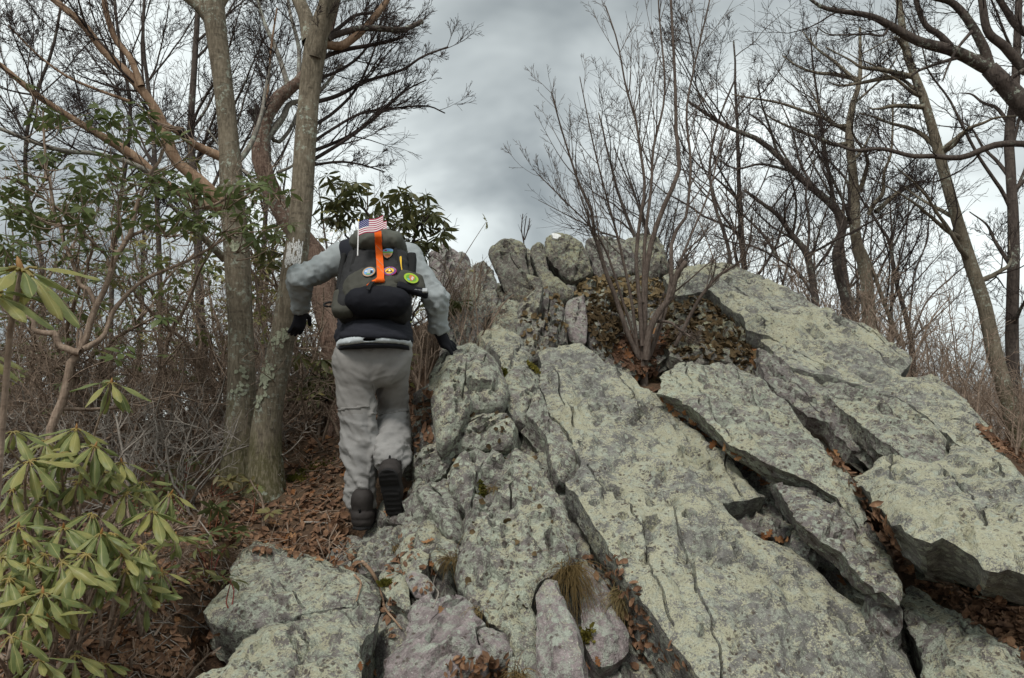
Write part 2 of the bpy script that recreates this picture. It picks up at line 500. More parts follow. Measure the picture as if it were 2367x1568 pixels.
    h = h + calm * am * (.050 * big + .020 * med + .010 * fine + .010 * rid + .026 * ledge * (st - lay * .6) + .9 * fac - .065 * crk)
    h = h - vdep
    V = c + V2[:, :1] * u + V2[:, 1:] * v + h[:, None] * n
    faces = [list(f) for f in F]
    # sides and underside
    bi = np.array([inv[i] for i in range(nb)])
    K = 9
    ring_prev = list(bi)
    Vs = [V]; cnt = len(V); Bd = [np.concatenate([V2, h[:, None]], 1)]
    h0 = h[bi]
    for k in range(1, K + 1):
        t = k / K
        dep = -T * (t ** .9)
        p2 = P2 * (1 - min(.5, taper * t * T / (size.min() * .5))) + nr * ((.006 * math.sin(t * 2.6) - .2 * t * T)
                        + .045 * rough * fbm(np.concatenate([P2, np.full((nb, 1), dep)], 1) * np.array([1.8, 1.8, 24]) + seed + 9, 3) * min(1, t * 3.5)
                        - (.05 * max(0, t - .8) * 5))[:, None]
        hh = h0 * (1 - t) + dep
        Bd.append(np.concatenate([p2, hh[:, None]], 1))
        Vs.append(c + p2[:, :1] * u + p2[:, 1:] * v + hh[:, None] * n)
        ring = list(range(cnt, cnt + nb)); cnt += nb
        for i in range(nb):
            j = (i + 1) % nb
            faces.append([ring_prev[j], ring_prev[i], ring[i], ring[j]])
        ring_prev = ring
    faces.append(ring_prev)
    V = np.concatenate(Vs)
    # winding: the cdt faces must look along n
    f0 = faces[len(F) // 2]
    nn = np.cross(V[f0[1]] - V[f0[0]], V[f0[2]] - V[f0[0]])
    if nn @ n < 0:
        faces = [f[::-1] for f in faces[:len(F)]] + faces[len(F):]
    base = np.array([c[0], c[1], V[:, 2].min()])
    me = mesh_np(name, V - base, faces, True, None)
    at_ = me.attributes.new('bed', 'FLOAT_VECTOR', 'POINT'); at_.data.foreach_set('vector', (np.concatenate(Bd) + seed).astype(np.float32).ravel())
    bmx = bmesh.new(); bmx.from_mesh(me)
    bmesh.ops.recalc_face_normals(bmx, faces=bmx.faces)
    bmx.to_mesh(me); bmx.free()
    me.set_sharp_from_angle(angle=math.radians(36))
    ob = link(name, me, M[mat], loc=base)
    tag(ob, label, cat, None, 'thing')
    ROCKS.append((c + P2[::3, :1] * u + P2[::3, 1:] * v, c, n, ob, V[:len(V2)], name))
    return ob

# --- crest
crest = rock('rock_outcrop', R6([(200,170),(260,145),(330,150),(400,190),(450,212),(470,240),(465,300),(450,360),(430,450),(400,540),(380,600),(300,660),(240,500),(205,300)]),
     'mauve crag beside the evergreen leaves, left end of the skyline', 'rock_mauve', T=.7, lean=.35, bulge=.09, er=.12, rough=1.6, dY=.2)
rock('rock_outcrop', R6([(470,225),(530,185),(595,195),(618,260),(640,340),(650,430),(660,510),(638,556),(600,610),(560,680),(530,740),(460,770),(370,770),(310,720),(350,640),(395,580),(425,470),(450,340)]),
     'tall grey ramp of rock left of the large rounded slab', 'rock_grey', T=.6, lean=.1, bulge=.04, er=.09, rough=1.3)
big_round = rock('boulder', R6([(597,150),(640,120),(690,85),(740,70),(790,76),(830,110),(848,150),(835,195),(860,300),(872,332),(935,340),(962,385),(966,440),(930,455),(860,455),(830,470),(760,455),(700,420),(680,380),(650,320),(620,240)]),
     'large rounded olive slab standing on the skyline, widest of the crest', 'rock_olive', T=.5, lean=.45, lift=.12, bulge=.06, er=.10, rough=.8, cat='boulder')
rock('boulder', R6([(852,150),(885,170),(897,230),(892,330),(868,305),(838,210)]), 'thin dark wedge of rock behind the rounded olive slab', 'rock_grey', T=.4, lean=.4, lift=-.02, er=.05, cat='boulder')
rock('boulder', R6([(890,130),(930,115),(968,120),(975,200),(1000,290),(1040,340),(1110,400),(1165,450),(1140,470),(1050,472),(972,440),(940,350),(905,260),(890,200)]),
     'narrow ribbed slab between the two rounded skyline boulders', 'rock_olive', T=.5, lean=.35, lift=.03, bulge=.05, er=.08, cat='boulder')
blaze_rock = rock('boulder', R6([(978,110),(992,75),(1040,50),(1100,55),(1160,75),(1210,110),(1258,180),(1290,260),(1308,300),(1230,332),(1160,350),(1100,310),(1060,270),(1012,230),(982,190)]),
     'rounded skyline boulder with a white paint blaze on top', 'rock_olive', T=.55, lean=.45, lift=.10, bulge=.06, er=.08, rough=.8, cat='boulder', chamf=.5)
rock('boulder', R6([(1255,100),(1310,90),(1400,75),(1480,75),(1520,100),(1560,160),(1600,230),(1590,300),(1500,340),(1400,340),(1340,325),(1310,280),(1290,220),(1262,160)]),
     'dark cracked boulder on the skyline behind the bare shrub', 'rock_grey', T=.6, lean=.45, bulge=.08, er=.10, rough=1.3, cat='boulder')
rock('boulder', R6([(1512,72),(1570,50),(1650,40),(1720,50),(1760,90),(1780,180),(1800,240),(1812,290),(1740,330),(1650,340),(1605,300),(1590,220),(1545,140)]),
     'rightmost boulder of the skyline, half hidden by shrub stems', 'rock_olive', T=.6, lean=.45, bulge=.08, er=.10, rough=1.2, cat='boulder')
# --- under the crest
rock('boulder', R6([(612,610),(650,550),(700,500),(760,490),(802,510),(796,600),(800,700),(740,735),(650,725),(606,690)]),
     'ribbed pale boulder below the large rounded slab', 'rock_green', T=.5, lean=.25, lift=.06, bulge=.07, er=.11, cat='boulder')
rock('rock_slab', R6([(540,722),(600,697),(700,717),(800,732),(830,790),(870,870),(888,910),(840,935),(770,952),(715,962),(680,885),(620,805),(560,762)]),
     'pale rock shoulder just behind the boulder under the gloved hand', 'rock_yellow', T=.5, bulge=.05, er=.09, cat='rock slab')
rock('boulder', R6([(800,570),(830,495),(890,455),(970,440),(1030,455),(1090,490),(1110,540),(1102,580),(1092,640),(1115,700),(1128,770),(1050,802),(980,832),(900,857),(860,795),(812,735),(792,650)]),
     'blocky dark-spotted boulder in the middle of the outcrop', 'rock_grey', T=.6, lean=.55, lift=.12, bulge=.09, er=.10, rough=1.6, cat='boulder', dY=-.2)
rock('boulder', R6([(1112,580),(1130,512),(1180,482),(1240,480),(1250,560),(1251,700),(1250,782),(1190,787),(1152,770),(1130,700)]),
     'narrow smooth grey block between two dark clefts', 'rock_mauve', T=.6, lean=.6, bulge=.05, er=.06, cat='boulder', dY=-.1)
tripe_block = rock('boulder', R6([(1257,560),(1300,500),(1380,470),(1450,520),(1500,600),(1490,700),(1450,800),(1390,877),(1330,862),(1272,792),(1257,700)]),
     'block shaggy with brown leaf lichen left of the bare shrub', 'rock_grey', T=.6, lean=.5, bulge=.08, er=.09, rough=1.4, cat='boulder')
rock('rock_outcrop', R6([(1180,470),(1190,400),(1240,340),(1340,330),(1480,345),(1600,340),(1730,340),(1800,300),(1850,300),(1850,480),(1790,600),(1740,700),(1600,740),(1500,640),(1430,540),(1380,470),(1290,490)]),
     'shadowed rock bank behind the bare shrub stems', 'rock_olive', T=.4, lift=-.15, bulge=.02, er=.08, rough=1.8)
# --- boulder under the hand, and the slabs beside it
hand_rock = rock('boulder', R6([(212,905),(262,842),(320,800),(370,755),(450,757),(520,772),(600,822),(660,882),(690,950),(714,1010),(724,1100),(718,1150),(690,1165),(640,1187),(560,1195),(480,1205),(420,1265),(352,1345),(292,1392),(252,1352),(245,1250),(230,1130),(212,1040)]),
     'big lichen-spotted boulder the gloved right hand presses on', 'rock_green', T=.6, lean=.15, lift=.08, bulge=.10, er=.14, rough=1.2, cat='boulder')
rock('rock_slab', R6([(722,1012),(760,972),(850,932),(938,925),(940,1000),(946,1090),(900,1200),(862,1238),(800,1190),(740,1110)]),
     'short broken slab right of the boulder under the gloved hand', 'rock_green', T=.4, bulge=.03, er=.06, cat='rock slab')
rock('rock_slab', R6([(946,1092),(962,1180),(1000,1275),(1060,1335),(1130,1425),(1188,1560)]) + R8([(1548,130),(1500,180),(1440,180),(1400,130),(1360,40)]) + R6([(1020,1500),(1000,1420),(950,1340),(865,1245),(905,1200)]),
     'long thin splinter along the left edge of the great slab', 'rock_green', T=.35, lift=.05, bulge=.02, er=.05, cat='rock slab')
rock('boulder', R6([(732,1155),(800,1205),(850,1285),(850,1342),(780,1302),(732,1222)]), 'small wedged stone in the dark cleft under the broken slab', 'rock_grey', T=.3, lift=-.05, er=.04, cat='stone')
great = rock('rock_slab', R6([(946,862),(1000,832),(1068,832),(1070,792),(1100,800),(1150,780),(1230,792),(1280,832),(1340,882),(1450,972),(1560,1002),(1640,1082),(1720,1120),(1800,1215),(1950,1340),(2100,1470)])
     + R9([(330,20),(440,140),(560,280),(640,320),(560,350),(420,360),(310,395),(400,500),(480,580),(600,615),(780,660),(920,750),(1050,890),(1200,1010),(1300,1050),(1350,1130),(1450,1260),(1590,1370),(1690,1600)])
     + [(1800,1640),(1660,1610)] + R8([(2360,1550),(2250,1405),(2100,1215),(1950,1012),(1852,870),(1800,722),(1700,592),(1600,432),(1510,320),(1450,230),(1560,135),(1520,40),(1500,0)]) + R6([(1140,1425),(1070,1335),(1010,1275),(972,1180),(955,1090),(946,1000)]),
     'great pale yellow slab sloping down through the middle of the picture', 'rock_yellow', T=.45, lift=.06, bulge=.03, er=.07, cat='rock slab', res=.021, chamf=.15, grow_=0)
rock('rock_slab', R9([(315,400),(420,365),(560,355),(650,320),(700,400),(760,500),(830,565),(720,605),(600,605),(490,575),(400,495)]), 'grey hollow floor in the right edge of the great slab', 'rock_grey', T=.3, lift=-.07, bulge=.01, er=.03, cat='rock slab')
rock('rock_slab', R6([(1722,1108),(1745,1050),(1752,1000),(1800,960),(1900,902),(1960,930),(2030,937),(2120,922),(2250,932)]) + R7([(420,950),(520,1002),(650,1082),(720,1162),(800,1232),(900,1342),(980,1422),(1020,1502),(1030,1560)])
     + R9([(1060,100),(1200,212),(1262,290),(1312,400),(1322,500),(1325,545),(1240,470),(1150,395),(1050,315),(900,240),(750,180),(620,120),(500,50)]) + R7([(380,1480),(250,1360),(130,1250),(40,1180)]),
     'raised slab with a shadowed lower edge right of the great slab', 'rock_green', T=.15, taper=.4, lift=.17, tilt=(.10, .02, .12), bulge=.05, er=.07, cat='rock slab', chamf=.12, grow_=-.012)
rock('rock_slab', R9([(652,242),(750,272),(850,247),(930,302),(1020,322),(1110,402),(1180,472),(1240,482),(1330,562),(1430,652),(1510,772),(1560,902),(1578,1000),(1540,1070),(1450,1000),(1350,930),(1280,880),(1210,800),(1130,690),(1000,620),(880,540),(800,460),(740,360),(690,310)]),
     'narrow grey slab tucked below the raised slab, over a dark gap', 'rock_grey', T=.14, taper=.4, lift=.14, tilt=(.08, .02, .1), bulge=.05, er=.06, cat='rock slab', chamf=.15, grow_=-.01)
rock('boulder', R9([(1302,1002),(1400,1022),(1530,1092),(1546,1180),(1510,1212),(1430,1182),(1350,1082)]), 'small toe of stone at the foot of the narrow grey slab', 'rock_grey', T=.25, lift=.08, er=.04, cat='stone')
rock('boulder', R9([(812,572),(862,562),(920,622),(1000,692),(990,742),(920,742),(850,692),(802,642)]), 'small mossy stone wedged against the great slab', 'rock_grey', T=.25, lift=.03, er=.04, cat='stone')
rock('rock_slab', R9([(1582,905),(1650,955),(1700,1012),(1850,1102),(2000,1182),(2100,1242),(2150,1292),(2250,1332),(2420,1452),(2750,1600),(2800,1800),(1690,1700),(1680,1450),(1722,1400),(1652,1300),(1602,1200),(1562,1080)]),
     'pale slab in the bottom right corner of the picture', 'rock_green', T=.4, bulge=.03, er=.06, cat='rock slab')
# --- the long slabs of the right-hand ridge
ridge = rock('rock_slab', R7([(-60,300),(60,275),(200,258),(340,250),(470,300),(600,360),(760,422),(860,462),(960,542),(1100,612),(1200,642),(1300,682),(1400,752),(1500,792),(1570,822),(1600,852),(1588,882),(1535,932),(1540,1000),(1440,972),(1300,932),(1150,892),(1000,872),(900,882),(800,802),(700,762),(600,722),(500,692),(480,622),(400,572),(350,542),(290,482),(250,432),(100,440),(20,420)]),
     'highest long pale slab forming the right-hand skyline ridge', 'rock_yellow', T=.45, lift=.10, bulge=.03, er=.08, cat='rock slab', res=.023, chamf=.4)
rock('rock_slab', R7([(600,745),(700,785),(800,835),(900,895),(1000,885),(1200,915),(1400,975),(1545,1018),(1650,1022),(1770,1010),(1800,1060),(1862,1082),(1960,1162),(2000,1232),(2080,1322),(2150,1422),(2245,1515),(2180,1545),(2050,1525),(1940,1475),(1870,1420),(1790,1360),(1690,1265),(1560,1185),(1400,1125),(1250,1075),(1100,1035),(950,1002),(800,950),(700,870)]),
     'second long slab of the ridge, under the topmost one', 'rock_yellow', T=.3, lift=.02, tilt=(.05, 0, .05), bulge=.02, er=.05, cat='rock slab', res=.023, chamf=.25)
rock('rock_slab', R7([(700,905),(800,965),(950,1015),(1150,1072),(1400,1142),(1560,1202),(1680,1292),(1770,1375),(1840,1455),(1800,1530),(1790,1562),(1700,1600),(1600,1590),(1500,1520),(1400,1440),(1280,1340),(1150,1250),(1050,1150),(950,1080),(850,1020)]),
     'third long slab of the ridge with a blunt dark nose', 'rock_green', T=.3, lift=.02, tilt=(.05, 0, .05), bulge=.03, er=.06, cat='rock slab', res=.023, chamf=.25)
rock('rock_slab', R7([(570,805),(640,832),(740,930),(850,1035),(950,1095),(1050,1165),(1150,1270),(1290,1370),(1400,1460),(1480,1530),(1400,1560),(1210,1500),(1100,1422),(1020,1332),(900,1292),(800,1202),(700,1112),(620,1012),(572,922)]),
     'dark lichened flank of the ridge above the leaf-filled gap', 'rock_grey', T=.3, lift=-.02, lean=.3, bulge=.02, er=.05, rough=1.4, cat='rock slab')
tripe_bank = rock('rock_slab', R7([(-60,470),(100,445),(250,440),(300,500),(400,580),(470,630),(500,700),(570,800),(560,900),(600,1010),(520,990),(420,940),(380,922),(270,915),(170,930),(60,895),(-10,880),(-80,780),(-90,600)]),
     'bank of rock covered in dark brown leaf lichen below the ridge', 'rock_olive', T=.4, lift=-.06, bulge=.03, er=.06, rough=1.5, cat='rock slab')
lower_right = rock('rock_slab', R9([(1192,192),(1280,142),(1350,92),(1450,52),(1600,92),(1700,112),(1800,62),(1850,12),(1880,-40),(1950,-10),(2050,40),(2100,62),(2200,62),(2262,92),(2332,142),(2560,290),(2860,520),(2900,760),(2650,860),(2360,790),(2250,765),(2150,770),(2090,750),(2000,690),(1900,650),(1800,632),(1700,640),(1600,602),(1500,542),(1430,452),(1350,382),(1290,272),(1230,232)]),
     'broad pale slab with a white scuff over a black overhang', 'rock_yellow', T=.30, taper=.25, lift=.26, tilt=(.06, .05, .15), bulge=.04, er=.08, cat='rock slab', chamf=.2, grow_=-.01)
# --- broken steps of the middle foreground
rock('rock_outcrop', R6([(286,1455),(342,1390),(470,1292),(600,1257),(715,1265),(745,1330),(742,1480)]) + R8([(720,60),(650,190),(560,240),(480,255),(420,200),(440,60)]),
     'lichen-crusted bulge of rock below the hand boulder', 'rock_green', T=.5, lean=.05, bulge=.04, er=.07, rough=1.4, chamf=.4)
rock('rock_slab', R8([(655,200),(730,60),(760,0),(860,-30),(1000,-60),(1100,-20),(1250,90),(1330,205),(1400,310),(1430,425),(1480,525),(1515,640),(1480,800),(1380,880),(1310,935),(1250,1005),(1240,1100),(1245,1300),(1200,1352),(1100,1410),(1055,1330),(1030,1220),(935,1195),(885,1090),(835,1010),(765,940),(740,850),(745,700),(765,560),(745,400),(705,325)]),
     'broad lichen-blotched face of rock left of the long dark crack', 'rock_green', T=.5, lift=.02, bulge=.05, er=.07, rough=1.4, cat='rock slab')
rock('rock_slab', R8([(422,402),(432,335),(560,255),(640,215),(695,335),(732,402),(745,560),(732,640),(620,602),(500,592),(450,562),(432,480)]),
     'lichened block beside the raised boot, left of the broad face', 'rock_green', T=.45, lift=.02, bulge=.06, er=.08, rough=1.3)
rock('boulder', R8([(502,645),(560,612),(640,615),(722,655),(732,760),(715,800),(640,770),(580,812),(522,765)]), 'stepped block under the lichened block beside the boot', 'rock_green', T=.35, er=.06, cat='stone')
rock('rock_slab', R8([(402,1152),(412,1052),(452,1012),(520,1002),(560,1042),(700,962),(760,1002),(828,1062),(868,1170),(920,1215),(850,1232),(875,1340),(912,1430),(880,1500),(800,1490),(700,1510),(690,1640),(200,1640),(230,1450),(300,1400),(380,1300)]),
     'cracked foreground block, green above and bare pinkish below', 'rock_mauve', T=.45, lift=.02, bulge=.04, er=.07, rough=1.2, cat='rock slab')
rock('boulder', R8([(862,1242),(928,1217),(1030,1242),(1060,1342),(1088,1390),(1000,1430),(932,1422),(892,1342)]), 'bare pinkish stone at the foot of the broad face', 'rock_mauve', T=.35, er=.05, cat='stone')
rock('rock_slab', R8([(1262,1002),(1330,892),(1380,902),(1420,1002),(1480,1132),(1510,1252),(1540,1402),(1570,1630),(1275,1630),(1262,1400),(1275,1200)]),
     'pointed pinkish flake standing in the foreground', 'rock_mauve', T=.3, lift=.10, lean=.2, tilt=(-.25, 0, 0), bulge=.02, er=.03, rough=1.2, cat='rock slab', chamf=.6)
rock('boulder', R8([(1072,1430),(1200,1362),(1255,1335),(1262,1640),(1075,1640)]), 'pale green stone left of the pointed flake', 'rock_green', T=.3, er=.05, cat='stone')
rock('rock_slab', R8([(1542,802),(1580,762),(1650,832),(1700,902),(1738,1002),(1760,1102),(1820,1172),(1858,1262),(1850,1362),(1760,1452),(1700,1472),(1650,1442),(1610,1342),(1572,1242),(1562,1100),(1547,950)]),
     'narrow upright slab in the crack, right of the dry grass tuft', 'rock_mauve', T=.35, lift=-.03, bulge=.02, er=.03, rough=1.5, cat='rock slab', chamf=.6)
rock('rock_slab', R8([(1330,940),(1400,880),(1490,800),(1530,700),(1545,960),(1560,1240),(1600,1350),(1650,1450),(1590,1500),(1560,1400),(1520,1250),(1490,1120),(1430,1000)]), 'sunken rock floor behind the dry grass tuft', 'rock_grey', T=.3, lift=-.20, er=.05, cat='rock slab')
# --- trail steps and left foreground
step_rock = rock('rock_slab', R3([(2190,700),(2260,640),(2330,560)]) + R8([(20,600),(80,600),(160,440),(280,485),(362,522),(368,572),(312,622),(262,682),(292,742),(220,762),(100,802),(0,795)]) + R3([(2330,790),(2250,760)]),
     'flat grey stepping rock under the planted boot', 'rock_grey', T=.35, lift=.0, tilt=(0, .05, .5), bulge=.02, er=.06, cat='rock slab')
rock('boulder', R8([(202,862),(262,772),(332,792),(370,852),(380,980),(388,1080),(310,1052),(262,1012),(222,962)]), 'upright stone below the stepping rock', 'rock_green', T=.3, er=.05, cat='stone')
rock('boulder', R8([(332,652),(400,592),(470,592),(498,652),(508,722),(498,800),(450,845),(372,832),(352,742)]), 'leaning grey stone right of the stepping rock', 'rock_green', T=.3, lift=.03, er=.05, cat='stone')
rock('boulder', R8([(372,860),(440,842),(508,880),(556,950),(520,985),(450,995),(402,932)]), 'small streaked stone under the leaning grey stone', 'rock_mauve', T=.25, lift=.02, er=.05, cat='stone')
rock('boulder', R3([(1392,1102),(1452,1022),(1560,902),(1580,762),(1660,692),(1760,665),(1870,680),(1960,722),(2030,772),(2150,762),(2280,832),(2340,840)]) + R8([(60,862),(140,885),(190,950),(180,1040)]) + R3([(2330,1062),(2200,1082),(2000,1118),(1850,1195),(1700,1235),(1560,1245),(1452,1200)]),
     'broad rounded pale-green boulder low on the left of the trail', 'rock_green', T=.22, lift=.0, tilt=(0, .06, .22), bulge=.05, er=.08, rough=.9, cat='boulder', chamf=.35)
rock('boulder', R3([(1230,1600),(1350,1502),(1560,1442),(1620,1342),(1760,1245),(1900,1200),(2100,1122),(2330,1095)]) + R8([(190,1085),(182,1150),(92,1300),(62,1400),(50,1640)]) + R3([(2300,1640)]),
     'flat pale boulder at the bottom edge, left of centre', 'rock_green', T=.35, lift=.05, tilt=(0, .06, .2), bulge=.04, er=.08, rough=.9, cat='boulder', chamf=.3, dY=-.06)
# --- little stones between the boots and the boulder
rock('boulder', R5([(872,442),(1030,378),(1052,412),(1002,472),(900,522),(862,502)]), 'grey stone wedged between the right knee and the hand boulder', 'rock_grey', T=.3, er=.04, cat='stone')
rock('boulder', R5([(912,742),(1080,682),(1092,772),(1062,852),(942,882),(902,822)]), 'grey stone beside the dead stick behind the boots', 'rock_grey', T=.3, er=.05, cat='stone')
rock('boulder', R5([(832,902),(950,962),(902,1002),(785,1062),(815,990)]), 'flat stone just right of the raised boot', 'rock_grey', T=.25, er=.04, cat='stone')
rock('boulder', R5([(872,1082),(1000,1002),(1012,1102),(962,1202),(882,1262)]), 'pitted stone below and right of the raised boot', 'rock_grey', T=.3, er=.05, cat='stone')
rock('boulder', R5([(600,1330),(640,1250),(700,1230),(780,1260),(830,1420),(760,1440),(680,1420),(580,1480)]), 'flat stone between the planted boot and the lichened block', 'rock_grey', T=.3, er=.05, lift=-.02, cat='stone')

# --- the bedrock all these lie on
rock('bedrock', [(960,900),(1080,780),(1240,840),(1330,1010),(1400,1200),(1520,1400),(1640,1600),(1000,1640),(840,1640),(860,1500),(900,1350),(930,1200),(960,1080)], 'dark bedrock showing in the cracks of the broken foreground rocks', 'rock_grey', T=.3, lift=-.13, bulge=.01, er=.05, rough=1.6, res=.03)
rock('bedrock', [(1250,860),(1480,850),(1700,980),(1900,1150),(2100,1400),(2300,1640),(1700,1640),(1560,1400),(1380,1100)], 'bedrock hidden beneath the great pale slab', 'rock_grey', T=.3, lift=-.20, bulge=.01, er=.05, rough=1.6, res=.035)
rock('bedrock', [(1060,760),(1120,640),(1300,600),(1550,600),(1700,700),(1600,800),(1440,840),(1240,830)], 'bedrock between the crest boulders and the bare shrub', 'rock_grey', T=.3, lift=-.22, bulge=.01, er=.05, rough=1.6, res=.035)

# ------------------------------------------------------------------ ground
_g = []
def gp(px, py, Y): _g.append(tuple(at(px, py, Y)))
for a in [(830,1240,4.2),(740,1235,4.3),(640,1180,4.7),(560,1120,5.0),(700,1050,5.4),(960,960,5.6),(985,890,6.2),(900,850,7.2),
          (300,1560,3.0),(100,1560,3.0),(450,1500,3.2),(400,1250,3.9),(200,1200,4.4),(0,1150,4.6),(480,1350,3.6),(600,1240,4.1),
          (100,1020,8.0),(-600,1060,8.0),(400,960,8.0),(700,900,8.0),(2340,1060,9.0),(2366,1060,7.0),(2000,880,9.5),(2900,1100,8.0),(2900,1300,5.0)]:
    gp(*a)
_g += [(-.5, 2.0, .45), (.7, 2.0, .55), (2.0, 1.6, .55), (-2.2, 1.6, .35), (0, .5, .1), (0, -3, -.9), (-6, 0, 0.1), (6, 0, .2), (-1.5, 12, 1.9), (0, 12, 2.3), (2, 12, 2.0), (-6, 13, 1.2), (5, 13, 1.2), (9, 12, .9), (0, 18, 1.2), (-12, 20, 0.6), (12, 20, .4), (-14, 8, .8), (14, 8, .6), (0, 30, .0), (20, 30, -.5), (-20, 30, -.2), (-20, -6, -.5), (20, -6, -.5), (25, 8, 0), (-25, 8, 0)]
for W, c, n, ob, top, nm in ROCKS:
    _g.append((c[0], c[1], c[2] - .38))
_g = np.array(_g)
_gt = TPS(_g[:, :2], _g[:, 2], .05, 3.0)
def axis(lo, hi, step, far, k):
    a = list(np.arange(lo, hi + 1e-6, step)); s = step
    x = a[-1]; R = []
    while x < far: s *= k; x += s; R.append(x)
    s = step; x = a[0]; L = []
    while x > -far: s *= k; x -= s; L.append(x)
    return np.array(L[::-1] + a + R)
gx = axis(-4.6, 4.6, .055, 900, 1.12)
gy = axis(1.4, 10.5, .055, 900, 1.12)
GX, GY = np.meshgrid(gx, gy)
Q = np.stack([GX.ravel(), GY.ravel()], -1)
rr = np.hypot(Q[:, 0], Q[:, 1] - 5)
GZ = np.where(rr < 34, 0, -.8 - .06 * np.minimum(rr - 30, 120))
near = rr < 34
zz = _gt(Q[near])
wgt = np.clip((rr[near] - 20) / 14, 0, 1); wgt = wgt * wgt * (3 - 2 * wgt)
GZ[near] = zz * (1 - wgt) + (-.8) * wgt
q3 = np.concatenate([Q, np.zeros((len(Q), 1))], 1)
GZ += fbm(q3 * .9, 3) * .07 + fbm(q3 * 5, 3) * .03 * (rr < 16)
# the soil lies under every rock
lim = np.full(len(Q), 1e9)
for W, c, n, ob, top, nm in ROCKS:
    if n[2] < .15: continue
    bb = (Q[:, 0] > W[:, 0].min() - .1) & (Q[:, 0] < W[:, 0].max() + .1) & (Q[:, 1] > W[:, 1].min() - .1) & (Q[:, 1] < W[:, 1].max() + .1)
    idx = np.where(bb)[0]
    if not len(idx): continue
    ins = inside(W[:, :2], Q[idx]) | (edge_dist(W[:, :2], Q[idx]) < .045)
    idx = idx[ins]
    pz = c[2] - ((Q[idx] - c[:2]) @ n[:2]) / n[2]
    lim[idx] = np.minimum(lim[idx], pz - .24)
GZ = np.minimum(GZ, lim)
Z2 = GZ.reshape(GX.shape)
for _ in range(2):
    Zp = np.pad(Z2, 1, mode='edge')
    av = (Zp[:-2, 1:-1] + Zp[2:, 1:-1] + Zp[1:-1, :-2] + Zp[1:-1, 2:]) / 4
    Z2 = np.minimum(Z2, .5 * Z2 + .5 * av)
ny, nx = GX.shape
ii = np.arange(ny * nx).reshape(ny, nx)
F = np.stack([ii[:-1, :-1], ii[:-1, 1:], ii[1:, 1:], ii[1:, :-1]], -1).reshape(-1, 4)
gme = mesh_np("ground", np.stack([GX.ravel(), GY.ravel(), Z2.ravel()], -1), F)
tag(link("ground", gme, M['soil']), "dark forest soil with brown leaf litter", None, None, "structure")
def gz(x, y):
    """ground height (bilinear)"""
    x = np.atleast_1d(np.asarray(x, float)); y = np.atleast_1d(np.asarray(y, float))
    i = np.clip(np.searchsorted(gx, x) - 1, 0, nx - 2); j = np.clip(np.searchsorted(gy, y) - 1, 0, ny - 2)
    tx = np.clip((x - gx[i]) / (gx[i + 1] - gx[i]), 0, 1); ty = np.clip((y - gy[j]) / (gy[j + 1] - gy[j]), 0, 1)
    return (Z2[j, i] * (1 - tx) * (1 - ty) + Z2[j, i + 1] * tx * (1 - ty) + Z2[j + 1, i] * (1 - tx) * ty + Z2[j + 1, i + 1] * tx * ty)
def ground_at(px, py, y0=2.2, y1=14.0):
    """where the sight line through a frame point meets the ground"""
    Ys = np.linspace(y0, y1, 500)
    P = at(np.full(500, px), np.full(500, py), Ys)
    below = P[:, 2] < gz(P[:, 0], P[:, 1])
    k = np.argmax(below) if below.any() else 499
    return P[k]

# ------------------------------------------------------------------ where sight lines meet rock or soil
from mathutils.bvhtree import BVHTree
def _solid():
    Vv, Ff, o = [], [], 0
    for W, c, n, ob, top, nm in ROCKS:
        off = Vector(ob.location)
        Vv += [tuple(v.co + off) for v in ob.data.vertices]
        Ff += [[i + o for i in p.vertices] for p in ob.data.polygons if len(p.vertices) < 5]; o = len(Vv)
    sel = (np.abs(GX) < 8) & (GY > 1) & (GY < 14)
    V = np.stack([GX.ravel(), GY.ravel(), Z2.ravel()], -1)
    keep = sel.ravel()[F0].all(1)
    Vv += [tuple(v) for v in V]; Ff += (F0[keep] + o).tolist()
    return BVHTree.FromPolygons(Vv, Ff)
F0 = np.stack([ii[:-1, :-1], ii[:-1, 1:], ii[1:, 1:], ii[1:, :-1]], -1).reshape(-1, 4)
SOLID = _solid()
def hit(px, py):
    d = Vector(at(px, py, 4.0)) - Vector((0, 0, CAM_Z))
    h = SOLID.ray_cast(Vector((0, 0, CAM_Z)), d.normalized())
    if h[0] is None: return None
    n = np.array(h[1]); p = np.array(h[0])
    if n @ (np.array(d)) > 0: n = -n
    return p, n


